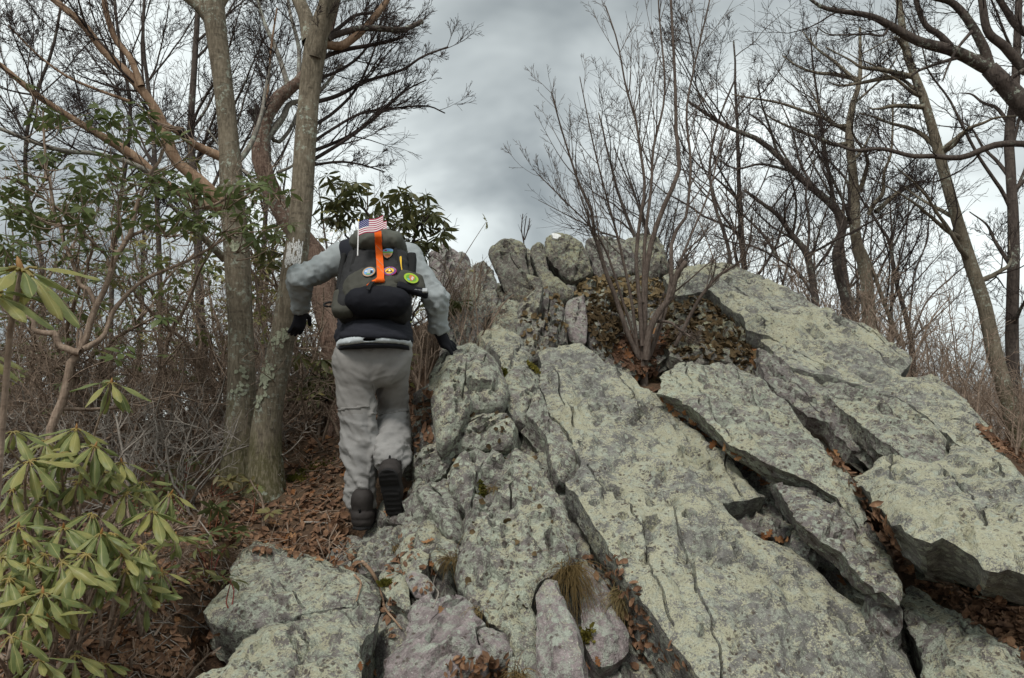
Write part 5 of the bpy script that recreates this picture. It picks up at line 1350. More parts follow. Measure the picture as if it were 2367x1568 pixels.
seedling('yellowish laurel seedling on the edge of the pale-green boulder', s3((1560, 900), (1500, 880)), rw)
seedling('laurel seedling in front of the trunk bases', s3((1440, 160), (1540, 240), (1480, 190), (1600, 200), (1690, 240)), rw)
seedling('laurel seedling right under the leaning trunk', s3((1700, 300), (1740, 260), (1820, 450)), rw)
seedling('spreading laurel seedling halfway down the trail edge', s3((1540, 370), (1480, 400), (1580, 560), (1640, 590), (1500, 560), (1420, 590)), rw)
seedling('dark laurel seedling between the rhododendrons and the trunk', s3((1240, 270), (1150, 280), (1100, 300), (1190, 240)), rw)
seedling('laurel seedling left of the trunk bases', s3((880, 300), (1000, 330), (940, 260), (1060, 180)), rw)
for k in range(6):
    px, py = rw.uniform(640, 1000) * .3427 + rw.uniform(0, 200), rw.uniform(1050, 1180)
    seedling('small leafy laurel seedling on the litter behind the rhododendrons', [(px, py, 0), (px + rw.uniform(-25, 25), py + rw.uniform(-15, 15), 0)], rw)

# ------------------------------------------------------------------ the hiker
SN = 2366.0 / 1024.0
def hp(nx_, ny_, Y): return at(nx_ * SN, ny_ * SN, Y)

def fb(pts, pad, h):
    P = np.array(pts); return Field(P.min(0) - pad, P.max(0) + pad, h)

class Field:
    """a sampled distance field meshed with surface nets"""
    def __init__(s, lo, hi, h):
        s.h = h; s.lo = np.array(lo, float)
        n = np.ceil((np.array(hi) - s.lo) / h).astype(int) + 1
        ax = [s.lo[k] + h * np.arange(n[k]) for k in range(3)]
        s.X = np.stack(np.meshgrid(*ax, indexing='ij'), -1)
        s.f = np.full(s.X.shape[:3], 9.0)
    def add(s, d, k=.0):
        if k <= 0: s.f = np.minimum(s.f, d)
        else:
            t = np.clip(.5 + .5 * (s.f - d) / k, 0, 1)
            s.f = s.f * (1 - t) + d * t - k * t * (1 - t)
        return s
    def sub(s, d): s.f = np.maximum(s.f, -d); return s
    def cone(s, a, b, ra, rb, k=.0, flat=None):
        a = np.asarray(a, float); b = np.asarray(b, float); ab = b - a
        q = s.X - a
        t = np.clip((q @ ab) / (ab @ ab), 0, 1)
        d = q - t[..., None] * ab
        if flat is not None:
            ax, sc = flat; ax = nrm(ax); c = (d @ ax)
            d = d + ax * (c * (sc - 1))[..., None]
        return s.add(np.linalg.norm(d, axis=-1) - (ra + (rb - ra) * t), k)
    def ell(s, c, axes, rad, k=.0):
        q = s.X - np.asarray(c, float)
        p = np.stack([q @ nrm(a) for a in axes], -1) / np.asarray(rad, float)
        l = np.linalg.norm(p, axis=-1)
        l2 = np.linalg.norm(p / np.asarray(rad, float), axis=-1)
        return s.add(l * (l - 1) / np.maximum(l2, 1e-6), k)
    def box(s, c, axes, half, r, k=.0, taper=0.0):
        q = s.X - np.asarray(c, float)
        p = np.stack([q @ nrm(a) for a in axes], -1)
        hx = half[0] * (1 - taper * p[..., 2] / half[2])
        d = np.abs(p) - np.stack([hx, np.full_like(hx, half[1]), np.full_like(hx, half[2])], -1) + r
        return s.add(np.linalg.norm(np.maximum(d, 0), axis=-1) + np.minimum(d.max(-1), 0) - r, k)
    def mesh(s):
        f = s.f; sg = f < 0
        nx_, ny_, nz_ = f.shape
        cnt = np.zeros((nx_ - 1, ny_ - 1, nz_ - 1)); pos = np.zeros(cnt.shape + (3,))
        sl = lambda o, n: slice(o, n - 1 + o)
        for ax in range(3):
            for o1 in (0, 1):
                for o2 in (0, 1):
                    oa = [0, 0, 0]; others = [k for k in range(3) if k != ax]
                    oa[others[0]] = o1; oa[others[1]] = o2
                    ob = list(oa); ob[ax] = 1
                    A = f[sl(oa[0], nx_), sl(oa[1], ny_), sl(oa[2], nz_)]; B = f[sl(ob[0], nx_), sl(ob[1], ny_), sl(ob[2], nz_)]
                    m = (A < 0) != (B < 0)
                    t = np.where(m, A / np.where(m, A - B, 1), 0)
                    for k in range(3):
                        pos[..., k] += np.where(m, oa[k] + (t if k == ax else 0), 0)
                    cnt += m
        act = cnt > 0
        idx = -np.ones(cnt.shape, int); idx[act] = np.arange(act.sum())
        c = np.argwhere(act)
        V = s.lo + s.h * (c + pos[act] / cnt[act][:, None])
        F = []
        for ax in range(3):
            o = [k for k in range(3) if k != ax]
            a = [slice(1, -1)] * 3; a[ax] = slice(0, -1); b = [slice(1, -1)] * 3; b[ax] = slice(1, None)
            A = sg[tuple(a)]; B = sg[tuple(b)]
            e = np.argwhere(A != B)
            if not len(e): continue
            flip = A[tuple(e.T)]
            e = e.copy(); e[:, o[0]] += 1; e[:, o[1]] += 1
            q = []
            for d1, d2 in ((-1, -1), (0, -1), (0, 0), (-1, 0)):
                g = e.copy(); g[:, o[0]] += d1; g[:, o[1]] += d2
                q.append(idx[tuple(g.T)])
            q = np.stack(q, -1)
            if ax == 1: flip = ~flip
            q[~flip] = q[~flip][:, ::-1]
            F.append(q)
        return V, np.concatenate(F)

def vnormals(V, F):
    n = np.zeros_like(V)
    fn = np.cross(V[F[:, 2]] - V[F[:, 0]], V[F[:, 3]] - V[F[:, 1]])
    for k in range(4): np.add.at(n, F[:, k], fn)
    return nrm(n)
def relax(V, F, it=2, lam=.5):
    for _ in range(it):
        s_ = np.zeros_like(V); c_ = np.zeros(len(V))
        for a, b in ((0, 1), (1, 2), (2, 3), (3, 0)):
            np.add.at(s_, F[:, a], V[F[:, b]]); np.add.at(s_, F[:, b], V[F[:, a]])
            np.add.at(c_, F[:, a], 1); np.add.at(c_, F[:, b], 1)
        V = V * (1 - lam) + lam * s_ / np.maximum(c_, 1)[:, None]
    return V
def patch(V, F, N, mask, off):
    """faces whose vertices all satisfy mask, lifted along the normals: trims, seams, hems"""
    keep = mask[F].all(1); G = F[keep]
    u, inv = np.unique(G, return_inverse=True)
    A = V[u] + N[u] * off; B = V[u] - N[u] * .001
    G = inv.reshape(-1, 4); m = len(u)
    ed = np.concatenate([G[:, [0, 1]], G[:, [1, 2]], G[:, [2, 3]], G[:, [3, 0]]])
    key = np.sort(ed, 1); _, first, cn = np.unique(key[:, 0] * (m + 1) + key[:, 1], return_index=True, return_counts=True)
    be = ed[first[cn == 1]]
    side = np.stack([be[:, 1], be[:, 0], be[:, 0] + m, be[:, 1] + m], -1)
    return np.vstack([A, B]), np.concatenate([G, side])

def cloth_mat(name, col_, rough=.9, weave=420, var=.15, bump=.15):
    s = NT(name)
    n1 = s.noise(weave, 2, .6); n2 = s.noise(7, 3, .6)
    c = s.mix(s.ramp(n2, [(.3, 0.0), (.7, 1.0)]), tuple(k * (1 - var) for k in col_), tuple(min(1, k * (1 + var)) for k in col_))
    c = s.mix(s.math('MULTIPLY', n1, .35), c, tuple(k * .6 for k in col_))
    return s.done(c, rough, s.bump(n1, bump, .002), .2)
M['trouser'] = cloth_mat("grey_trouser_cloth", (.235, .225, .212))
M['trouser_low'] = cloth_mat("grey_trouser_leg_cloth", (.27, .262, .252))
M['sweat'] = cloth_mat("heather_grey_fleece", (.335, .365, .37), .95, 300, .12)
M['shirt'] = cloth_mat("pale_shirt_hem", (.52, .56, .58))
M['vest'] = cloth_mat("black_fleece_vest", (.022, .023, .030), .95, 300)
M['glove'] = cloth_mat("black_glove", (.014, .014, .018), .85)
M['boot'] = cloth_mat("dark_brown_boot_leather", (.034, .029, .027), .7, 200, .3)
M['sole'] = cloth_mat("black_rubber_sole", (.018, .017, .017), .8)
M['skin'] = cloth_mat("skin", (.50, .33, .25), .6)
M['hair'] = cloth_mat("short_grey_hair", (.16, .14, .12), .8)
M['pack'] = cloth_mat("charcoal_pack_nylon", (.030, .030, .031), .75, 500)
M['pack_olive'] = cloth_mat("olive_pack_nylon", (.066, .065, .053), .75, 500, .2)
M['pack_lid'] = cloth_mat("grey_green_pack_lid", (.098, .102, .086), .75, 500, .25)
M['pack_black'] = cloth_mat("black_pouch_nylon", (.010, .0105, .015), .8, 500)
M['web'] = cloth_mat("black_webbing", (.02, .02, .02), .85)
M['orange'] = cloth_mat("orange_bandana", (.86, .135, .012), .8)
def flat_mat(name, c, rough=.7):
    s = NT(name); return s.done(c, rough, None, .25)
for nm, c in dict(red=(.36, .02, .07), white=(.75, .74, .73), blue=(.035, .04, .16), purple=(.13, .05, .22), yellow=(.80, .50, .05), crimson=(.42, .03, .13), tan=(.42, .28, .17),
                  skyblue=(.16, .34, .60), grass=(.12, .33, .05), lime=(.33, .48, .04), brown=(.26, .10, .04), orange2=(.55, .18, .06), steel=(.40, .42, .43), black=(.02, .02, .02), dkgreen=(.06, .13, .05)).items():
    M['p_' + nm] = flat_mat("print_" + nm, c)

# joints
hipL, kneL, ankL = hp(354, 362, 4.21), hp(357, 411, 4.22), hp(361, 505, 4.22)
hipR, kneR, ankR = hp(392, 362, 4.24), hp(393, 411, 4.46), hp(390, 462, 4.16)
pelv, waist, chest = hp(374, 356, 4.23), hp(374, 330, 4.33), hp(374, 277, 4.52)
shL, shR, neck, head = hp(343, 258, 4.50), hp(406, 259, 4.50), hp(374, 249, 4.58), hp(376, 247, 4.70)
elbL, wriL = hp(300, 279, 4.42), hp(300.5, 309, 4.60)
elbR, wriR = hp(436, 298, 4.44), hp(439, 331, 4.55)
EX = np.array([1., 0, 0])
spine = nrm(chest - pelv); back = np.cross(EX, spine); back = nrm(back * -1 if back[1] > 0 else back)     # towards the camera
pbase = hp(361, 534, 4.3)
person = empty('person', pbase, 'hiker seen from behind in grey trousers and sweatshirt, climbing between tree and rock', 'person')
def part(name, V, F, mat, parent=person, base=None):
    b = np.array(person.location) if base is None else base
    return link(name, mesh_np(name, V - b, F), mat, parent)

# one continuous body, mostly under the clothes
B = fb([shL, elbL, wriL, shR, elbR, wriR, head, hipL, kneL, ankL, kneR, ankR], .2, .016)
B.ell(pelv, (EX, back, spine), (.15, .10, .11)).cone(pelv, chest, .12, .14, .05, (back, 1.4)).cone(shL, shR, .07, .07, .06)
B.cone(chest, neck, .09, .055, .04).cone(neck, head, .052, .06, .03)
fw = nrm(np.array([.05, 1.0, .25])); hu = nrm(np.cross(EX, fw) * 1.0); hu = hu if hu[2] > 0 else -hu
B.ell(head, (EX, fw, hu), (.075, .095, .105), .03).cone(head + fw * .07 - hu * .02, head + fw * .11 - hu * .035, .016, .018, .015)   # skull, nose
B.ell(head + fw * .06 - hu * .07, (EX, fw, hu), (.05, .045, .045), .03)                                                             # jaw
for sx in (-1, 1):
    B.ell(head + EX * sx * .077, (EX, fw, hu), (.012, .02, .032), .008)                                                            # ears
    B.sub(np.linalg.norm(B.X - (head + fw * .098 + hu * .012 + EX * sx * .032), axis=-1) - .012)                                   # eye sockets
B.sub(np.linalg.norm((B.X - (head + fw * .108 - hu * .072)) * [1, 1, 3], axis=-1) - .02)                                           # mouth
for a, b, c, r1, r2, r3 in ((shL, elbL, wriL, .052, .042, .03), (shR, elbR, wriR, .052, .042, .03)):
    B.cone(a, b, r1, r2, .02).cone(b, c, r2, r3, .02)
for a, b, c in ((hipL, kneL, ankL), (hipR, kneR, ankR)):
    B.cone(a, b, .085, .058, .03).cone(b, c, .056, .038, .02)
V, F = B.mesh(); V = relax(V, F, 2)
part('body', V, F, M['skin'])
H = Field(head - .16, head + .16, .008)
H.ell(head + hu * .018 - fw * .012, (EX, fw, hu), (.082, .098, .105)).sub(((H.X - head) @ fw) * -1 * -1 - .045)
V, F = H.mesh(); part('hair', V, F, M['hair'])

# trousers
T_ = fb([hipL, kneL, ankL, hipR, kneR, ankR, waist], .21, .0088)
T_.ell(pelv - spine * .0, (EX, back, spine), (.190, .125, .14))
T_.ell(pelv + EX * -.085 + back * .035 - np.array([0, 0, .06]), (EX, back, spine), (.100, .080, .12), .05)
T_.ell(pelv + EX * .09 + back * .03 - np.array([0, 0, .06]), (EX, back, spine), (.095, .080, .12), .05)
midL = (kneL + ankL) / 2
T_.cone(hipL, kneL, .108, .098, .05).cone(kneL, midL + EX * .01, .098, .080, .03).cone(midL + EX * .01, ankL + np.array([0, 0, .02]), .080, .076, .02)
midR = (kneR + ankR) / 2 + np.array([.0, 0, .0])
T_.cone(hipR, kneR, .102, .082, .014).cone(kneR, midR, .082, .080, .012).cone(midR, ankR + (kneR - ankR) * .03, .080, .078, .02)
T_.cone(pelv, waist, .175, .16, .05, (back, 1.4))
T_.f = np.maximum(T_.f, (T_.X - hp(374, 347.5, 4.17)) @ np.array([0, .06, 1.0]) - .02)
# open cuffs and waist
cutL = (T_.X - ankL) @ np.array([0, 0, -1.]) - .015
dirR = nrm(ankR - kneR); cutR = np.maximum((T_.X - ankR) @ dirR - .035, -(T_.X[..., 0] - (kneL[0] + kneR[0]) / 2 - .0))
T_.sub(-np.maximum(cutL, -9)); T_.f = np.maximum(T_.f, np.where(T_.X[..., 0] > (ankL[0] + ankR[0]) / 2 + .005, (T_.X - ankR) @ dirR - .035, -9))
V, F = T_.mesh()
V = relax(V, F, 3)
N = vnormals(V, F)
def ridge(p, e=1.6): return np.clip(1 - np.abs(fbm(p, 3)) * 3.2, 0, 1) ** e
z = V[:, 2]; isR = V[:, 0] > (hipL[0] + hipR[0]) / 2
sgn = np.where(isR, -1, 1)
below = np.clip((kneL[2] + .05 - z) / .25, 0, 1)
w1 = ridge(np.stack([V[:, 0] * 3, V[:, 1] * 3, z * 7.5 + sgn * V[:, 0] * 11], -1), 1.3)
w2 = ridge(np.stack([V[:, 0] * 3, V[:, 1] * 5, z * 15 + sgn * V[:, 0] * 5 + 5], -1), 1.3)
w3 = ridge(np.stack([V[:, 0] * 9, V[:, 1] * 9, z * 34 + 3 * V[:, 0]], -1))
hem = np.exp(-((z - (ankL[2] + .05)) / .07) ** 2) * ~isR + np.exp(-((z - (ankR[2] + .05)) / .06) ** 2) * isR
V = V + N * (.008 * fbm(V * 9, 2) + (.021 * w1 + .011 * w2) * (.4 + .8 * below) + .018 * w3 * hem - .007)[:, None]
V = relax(V, F, 1, .25)
N = vnormals(V, F)
low = V[:, 2] < kneL[2] + .02 * np.sin(V[:, 0] * 9)
me_t = None
tro = part('trousers', V, F, M['trouser'])
fl = low[F].all(1)
tro.data.materials.append(M['trouser_low'])
tro.data.polygons.foreach_set("material_index", fl.astype(np.int32)[:len(tro.data.polygons)])
# zip-off seams round the knees, belt
for isr, kz in ((False, kneL[2] + .012), (True, kneR[2] - .012)):
    side = isR == isr
    tl = kz + (V[:, 0] - (kneR if isr else kneL)[0]) * (.10 if not isr else .16)
    for dz, hw in ((.0, .010),):
        m = side & (np.abs(V[:, 2] - tl - dz) < hw)
        v2, f2 = patch(V, F, N, m, .0035)
        if len(f2): part('zip_seam', v2, f2, M['trouser'], tro, np.array(person.location))
sx = np.abs(V[:, 0] - (pelv[0] + .012)); mseam = (sx < .006) & (V[:, 2] > hipL[2] - .22) & (N[:, 1] < -.2)
v2, f2 = patch(V, F, N, mseam, .002)
if len(f2): part('seat_seam', v2, f2, M['trouser'], tro, np.array(person.location))

# sweatshirt: torso and both sleeves in one
S = fb([shL, elbL, wriL, shR, elbR, wriR, hp(374, 346, 4.20), neck], .21, .0098)
hem_c = hp(374, 347.5, 4.17); HN = nrm(np.array([-.03, .06, 1.0]))
S.cone(hem_c - spine * .05, waist, .200, .176, .0, (back, 1.2)).cone(waist, chest, .165, .17, .05, (back, 1.3)).cone(shL, shR, .085, .085, .06).cone(chest, neck, .12, .075, .05)
S.cone(shL, elbL, .080, .062, .05).cone(elbL, wriL, .064, .047, .022)
S.cone(shR, elbR, .080, .060, .05).cone(elbR, wriR, .060, .048, .022)
S.cone(wriL + (elbL - wriL) * .10, wriL + (elbL - wriL) * .02, .053, .050, .012)
S.cone(wriR + (elbR - wriR) * .14, wriR + (elbR - wriR) * .02, .056, .052, .012)
S.f = np.maximum(S.f, -((S.X - hem_c) @ HN) + .0)                       # hem
for e_, w_ in ((elbL, wriL), (elbR, wriR)):
    dv = nrm(w_ - e_); S.f = np.maximum(S.f, np.where(np.linalg.norm(S.X - w_, axis=-1) < .10, (S.X - w_) @ dv, -9))
V, F = S.mesh(); V = relax(V, F, 3); N = vnormals(V, F)
arm = (V[:, 0] < shL[0] - .03) | (V[:, 0] > shR[0] + .02)
ax_ = np.where((V[:, 0] < chest[0])[:, None], V - elbL, V - elbR)
f1 = ridge(np.stack([V[:, 0] * 13, V[:, 1] * 6, V[:, 2] * 13 + V[:, 0] * 9], -1)); f2_ = ridge(np.stack([V[:, 0] * 5, V[:, 1] * 6, V[:, 2] * 24 - V[:, 0] * 6], -1))
near_e = np.exp(-(np.minimum(np.linalg.norm(V - elbL, axis=1), np.linalg.norm(V - elbR, axis=1)) / .12) ** 2)
near_w = np.exp(-(np.minimum(np.linalg.norm(V - wriL, axis=1), np.linalg.norm(V - wriR, axis=1)) / .07) ** 2)
V = V + N * (.006 * fbm(V * 10, 2) + arm * (.011 * f1 * (.6 + near_e) + .016 * f2_ * near_w + .010 * f2_ * near_e))[:, None]
V = relax(V, F, 1, .2); N = vnormals(V, F)
sw = part('sweatshirt', V, F, M['sweat'])
hemm = (((V - hem_c) @ HN) < .034) & (np.abs(V[:, 0] - hem_c[0]) < .24)
v2, f2 = patch(V, F, N, hemm, .004)
part('shirt_hem', v2, f2, M['shirt'], sw, np.array(person.location))
# vest over it, open at the armholes, hem a little higher
Vf = fb([hp(374, 346, 4.20), waist, chest, shL, shR, neck], .22, .0105)
vh = hem_c + HN * .026
Vf.cone(hem_c - spine * .05, waist, .212, .192, .0, (back, 1.18)).cone(waist, chest, .178, .186, .05, (back, 1.3)).cone(shL + EX * .05, shR - EX * .05, .108, .108, .07).cone(chest, neck, .13, .085, .05)
Vf.f = np.maximum(Vf.f, -((Vf.X - vh) @ HN) + .010 * np.sin(Vf.X[..., 0] * 7 + 2.3))
for s_, sgn_ in ((shL, -1), (shR, 1)):
    Vf.f = np.maximum(Vf.f, np.minimum((Vf.X[..., 0] - s_[0]) * sgn_ - .012, ((Vf.X - chest) @ spine + .10)))
V, F = Vf.mesh(); V = relax(V, F, 2); N = vnormals(V, F)
w_ = ridge(np.stack([V[:, 0] * 3.0, V[:, 1] * 3, V[:, 2] * 26 + V[:, 0] * 3], -1))
V = V + N * (.006 * fbm(V * 8, 2) + .010 * w_ * np.clip((chest[2] - V[:, 2]) / .2, 0, 1))[:, None]
part('vest', V, F, M['vest'])
belt = fb([hem_c], .26, .0085)
belt.cone(hem_c - spine * .03, hem_c + spine * .03, .186, .182, 0, (back, 1.27))
belt.f = np.maximum(belt.f, np.abs((belt.X - hem_c) @ HN + .010) - .009)
V, F = belt.mesh(); part('belt', relax(V, F, 1), F, M['vest'])

# gloves: palm, four fingers, thumb
def glove(name, wrist, elbow, pd, fdir, spread, up_n, lens, curl, thumb_side, label=None):
    """pd: direction of the palm, fdir: finger direction, up_n: back of the hand"""
    pd, fdir, up_n = nrm(pd), nrm(fdir), nrm(up_n)
    sd = nrm(np.cross(pd, up_n))
    G = Field(wrist - .24, wrist + .24, .0058)
    k0 = wrist + pd * .085
    G.cone(wrist - pd * .05, wrist + pd * .01, .040, .033)
    G.cone(wrist + pd * .01, k0, .038, .042, .012, (up_n, 1.6))
    for i, L in enumerate(lens):
        o = (i - 1.5) * .0215
        a = k0 + sd * o - pd * .012
        d1 = nrm(fdir + sd * spread * (i - 1.5)); b = a + d1 * L * .5
        d2 = nrm(d1 * math.cos(curl) - up_n * math.sin(curl)); c = b + d2 * L * .3
        d3 = nrm(d1 * math.cos(curl * 1.9) - up_n * math.sin(curl * 1.9)); e_ = c + d3 * L * .25
        G.cone(a, b, .0138, .0125, .006).cone(b, c, .0125, .0118, .004).cone(c, e_, .0118, .0105, .003)
    ta = wrist + pd * .03 + sd * thumb_side * .030
    tb = ta + nrm(pd * .65 + sd * thumb_side * .9) * .045; tc = tb + nrm(pd * .95 + sd * thumb_side * .35 - up_n * .25) * .045
    G.cone(ta, tb, .017, .0135, .01).cone(tb, tc, .0135, .0115, .004)
    V, F = G.mesh()
    o = part(name, relax(V, F, 1, .3), F, M['glove'])
    if label: o['label'] = label
    return o
# left glove hooks round the leaning trunk
glove('glove', wriL, elbL, np.array([-.10, .25, -.95]), np.array([-.38, .40, -.85]), .08, np.array([.75, -.62, .1]), (.088, .098, .092, .074), .35, -1, 'black left glove against the trunk')
# right glove flat on the boulder
glove('glove', wriR, elbR, np.array([.38, .35, -.85]), np.array([.80, .40, -.42]), .22, np.array([.35, -.45, .75]), (.078, .090, .088, .075), .28, -1, 'black right glove spread on the boulder')

# boots
def boot(heel, fdir, up_, ank, label):
    fdir, up_ = nrm(fdir), nrm(up_); up_ = nrm(up_ - fdir * (up_ @ fdir)); sd = np.cross(fdir, up_)
    G = Field(heel - .36, heel + .36, .007)
    c0 = heel + fdir * .04 + up_ * .055
    G.cone(c0 + up_ * .0, c0 + up_ * .10, .046, .050, .0, (fdir, .92))
    G.cone(c0, c0 + fdir * .11 - up_ * .005, .050, .047, .03).cone(c0 + fdir * .11 - up_ * .01, c0 + fdir * .20 - up_ * .022, .046, .033, .03, (up_, 1.1))
    G.cone(c0 + up_ * .10, ank, .050, .047, .03)
    pl = (G.X - heel) @ up_
    G.f = np.maximum(G.f, -(pl - .020))
    V, F = G.mesh(); V = relax(V, F, 1); Nb = vnormals(V, F)
    hb = (V - heel) @ up_
    V = V + Nb * (.003 * fbm(V * 30, 2) + .004 * (np.abs(hb - .075) < .012) + .003 * (hb < .045) - .003 * (np.abs(hb - .10) < .006))[:, None]
    b = part('boot', V, F, M['boot']); b['label'] = label
    O = Field(heel - .36, heel + .36, .007)
    O.cone(heel + fdir * .038, heel + fdir * .10, .050, .047, 0).cone(heel + fdir * .10, heel + fdir * .245, .045, .046, .03)
    q = (O.X - heel) @ up_; al = (O.X - heel) @ fdir
    lug = .004 * (np.sign(np.sin(al * 210)) * .5 + .5) * (np.abs((O.X - heel) @ sd) < .036)
    arch = .010 * np.exp(-((al - .095) / .022) ** 2)
    O.f = np.maximum(O.f * .6, np.maximum(q - .026, -(q) + lug + arch))
    V, F = O.mesh()
    part('sole', V, F, M['sole'], b, np.array(person.location))
    # heel loop
    lp = [heel - fdir * .008 + up_ * (.085 + .03 * math.sin(a)) - fdir * .012 * math.sin(a) + sd * 0 for a in np.linspace(0, math.pi, 8)]
    Vt, Ft = tubes(spline(lp, 12)[None], np.full((1, 12), .006), 6); part('pull_loop', Vt, Ft, M['web'], b, np.array(person.location))
    # collar
    th = np.linspace(0, 2 * np.pi, 25)
    ring = ank[None] - (ank - heel)[None] * .06 + .052 * (np.cos(th)[:, None] * sd + np.sin(th)[:, None] * fdir)
    Vt, Ft = tubes(ring[None], np.full((1, 25), .009), 6); part('collar', Vt, Ft, M['boot'], b, np.array(person.location))
heelL = hp(360.5, 531, 4.13)
boot(heelL, np.array([.06, 1.0, .12]), np.array([0, -.1, 1.0]), ankL + np.array([0, -.01, -.02]), 'planted left boot flat on the stepping rock')
heelR = hp(387, 472, 4.01)
boot(heelR, np.array([.08, .55, -.86]), np.array([.02, .86, .5]), ankR + np.array([0, 0, .0]), 'raised right boot, its dark sole turned to the viewer')

# ------------------------------------------------------------------ backpack and what hangs on it
pu = nrm(np.array([.0, .44, .90])); pn = nrm(np.cross(pu, EX)); pn = pn if pn[1] < 0 else -pn
pc = hp(374, 273, 4.10)
AX = (EX, pn, pu)
def pk(x, n, u): return pc + EX * x + pn * n + pu * u
bag = empty('backpack', pk(0, 0, -.25), 'charcoal and olive backpack with sewn patches worn by the hiker', 'backpack')
bb_ = np.array(bag.location)
def bpart(name, G, mat, it=2, amp=.004, fold=0.0, parent=bag):
    V, F = G.mesh(); V = relax(V, F, it); N = vnormals(V, F)
    V = V + N * (amp * fbm(V * 12, 3) + fold * ridge(np.stack([V[:, 0] * 11 + V[:, 2] * 8, V[:, 1] * 6, V[:, 2] * 6 - V[:, 0] * 9], -1), 1.5))[:, None]
    return link(name, mesh_np(name, V - bb_, F), mat, parent)
def fld(c, r, h=.0085): c = np.asarray(c); return Field(c - r, c + r, h)
G = fld(pc, .40).box(pk(0, -.09, -.02), AX, (.178, .10, .205), .06, taper=.10)
bpart('main_bag', G, M['pack'], 2, .006, .006)
G = fld(pk(0, -.08, .2), .26).box(pk(0, -.06, .205), AX, (.140, .120, .048), .045).ell(pk(0, -.08, .225), AX, (.120, .115, .052), .04)
bpart('top_lid', G, M['pack_lid'], 2, .007, .010)
G = fld(pk(0, 0, -.06), .26).ell(pk(.005, -.025, -.075), AX, (.155, .062, .128)).box(pk(.005, -.03, -.105), AX, (.15, .06, .075), .05, .04)
bpart('front_pocket', G, M['pack_olive'], 2, .004, .007)
G = fld(pk(.03, .01, -.17), .26).ell(pk(.035, -.01, -.175), AX, (.165, .085, .074)).box(pk(.035, -.02, -.175), AX, (.15, .07, .055), .05, .03)
bpart('black_pouch', G, M['pack_black'], 2, .004, .004)
G = fld(pk(-.15, -.03, -.15), .16).box(pk(-.145, -.045, -.165), AX, (.055, .04, .075), .025)
bpart('side_pocket', G, M['pack_olive'], 2, .004, .004)
# hip pocket sticking out on the right
HA = (nrm(EX + pu * -.12), nrm(pn + EX * .35), nrm(pu + EX * .12))
hc = pk(.195, -.005, -.055)
G = fld(hc, .16).box(hc + pu * .004, HA, (.072, .026, .050), .022, taper=.22)
hip = bpart('hip_pocket', G, M['pack_olive'], 2, .003, .004)
G = fld(hc - pu * .06, .16).box(hc - pu * .052 + EX * .012, HA, (.078, .022, .022), .010)
bpart('pocket_trim', G, M['pack_black'], 1, .001)
for sx, x0, w in ((-1, -.185, .02), (1, .178, .032)):
    G = fld(pk(x0, -.05, .07), .2).box(pk(x0, -.075, .05), AX, (w * .8, .035, .125), .012)
    bpart('side_panel', G, M['web'], 1, .003)
def strap(name, pts, w, t, mat, parent=bag, base=bb_, face=None):
    P = spline(np.array(pts), 20); T = nrm(np.gradient(P, axis=0)); Nf = np.broadcast_to(pn if face is None else face, T.shape); Sd = nrm(np.cross(T, Nf)); Nn = np.cross(Sd, T)
    c = [P + Sd * w / 2 + Nn * t, P - Sd * w / 2 + Nn * t, P - Sd * w / 2 - Nn * t, P + Sd * w / 2 - Nn * t]
    V = np.stack(c, 1).reshape(-1, 3); I = np.arange(80).reshape(20, 4); J = np.roll(I, -1, 1)
    Fq = np.stack([I[:-1], J[:-1], J[1:], I[1:]], -1).reshape(-1, 4)
    Fq = np.concatenate([Fq, [[0, 3, 2, 1]], [[76, 77, 78, 79]]])
    return link(name, mesh_np(name, V - base, Fq, False), mat, parent)
strap('strap', [pk(-.105, .012, .17), pk(-.11, .016, .10), pk(-.12, .01, .0)], .014, .002, M['web'])
strap('strap', [pk(.10, .02, .17), pk(.105, .02, .12), pk(.12, .012, .04)], .014, .002, M['web'])
strap('strap', [pk(.015, .06, -.10), pk(.005, .085, -.14), pk(.0, .09, -.175)], .018, .002, M['web'])
strap('shoulder_strap', [pk(-.10, -.16, .16), pk(-.13, -.22, .12), pk(-.15, -.26, .03)], .05, .008, M['web'])
strap('shoulder_strap', [pk(.10, -.16, .16), pk(.13, -.22, .12), pk(.15, -.26, .03)], .05, .008, M['web'])
th = np.linspace(0, 2 * np.pi, 22)
loop = np.array([pk(-.215, -.05, -.165) + EX * .022 * math.cos(a) * 1.5 + pu * .014 * math.sin(a) + EX * .006 * math.sin(a) for a in th])
Vt, Ft = tubes(loop[None], np.full((1, 22), .0055), 6); link('webbing_loop', mesh_np('webbing_loop', Vt - bb_, Ft), M['web'], bag)
cord = np.array([pk(.135, .022, .09), pk(.139, .026, .07), pk(.142, .024, .03), pk(.149, .02, -.005), pk(.143, .024, .02), pk(.135, .026, .06), pk(.132, .024, .085)])
Vt, Ft = tubes(spline(cord, 30)[None], np.full((1, 30), .0028), 6); link('zip_pull', mesh_np('zip_pull', Vt - bb_, Ft), M['p_yellow'], bag)
G = fld(pk(.275, .0, -.125), .06, .004).box(pk(.272, .005, -.118), AX, (.014, .008, .012), .003)
bk = bpart('buckle', G, M['p_steel'], 0, 0)

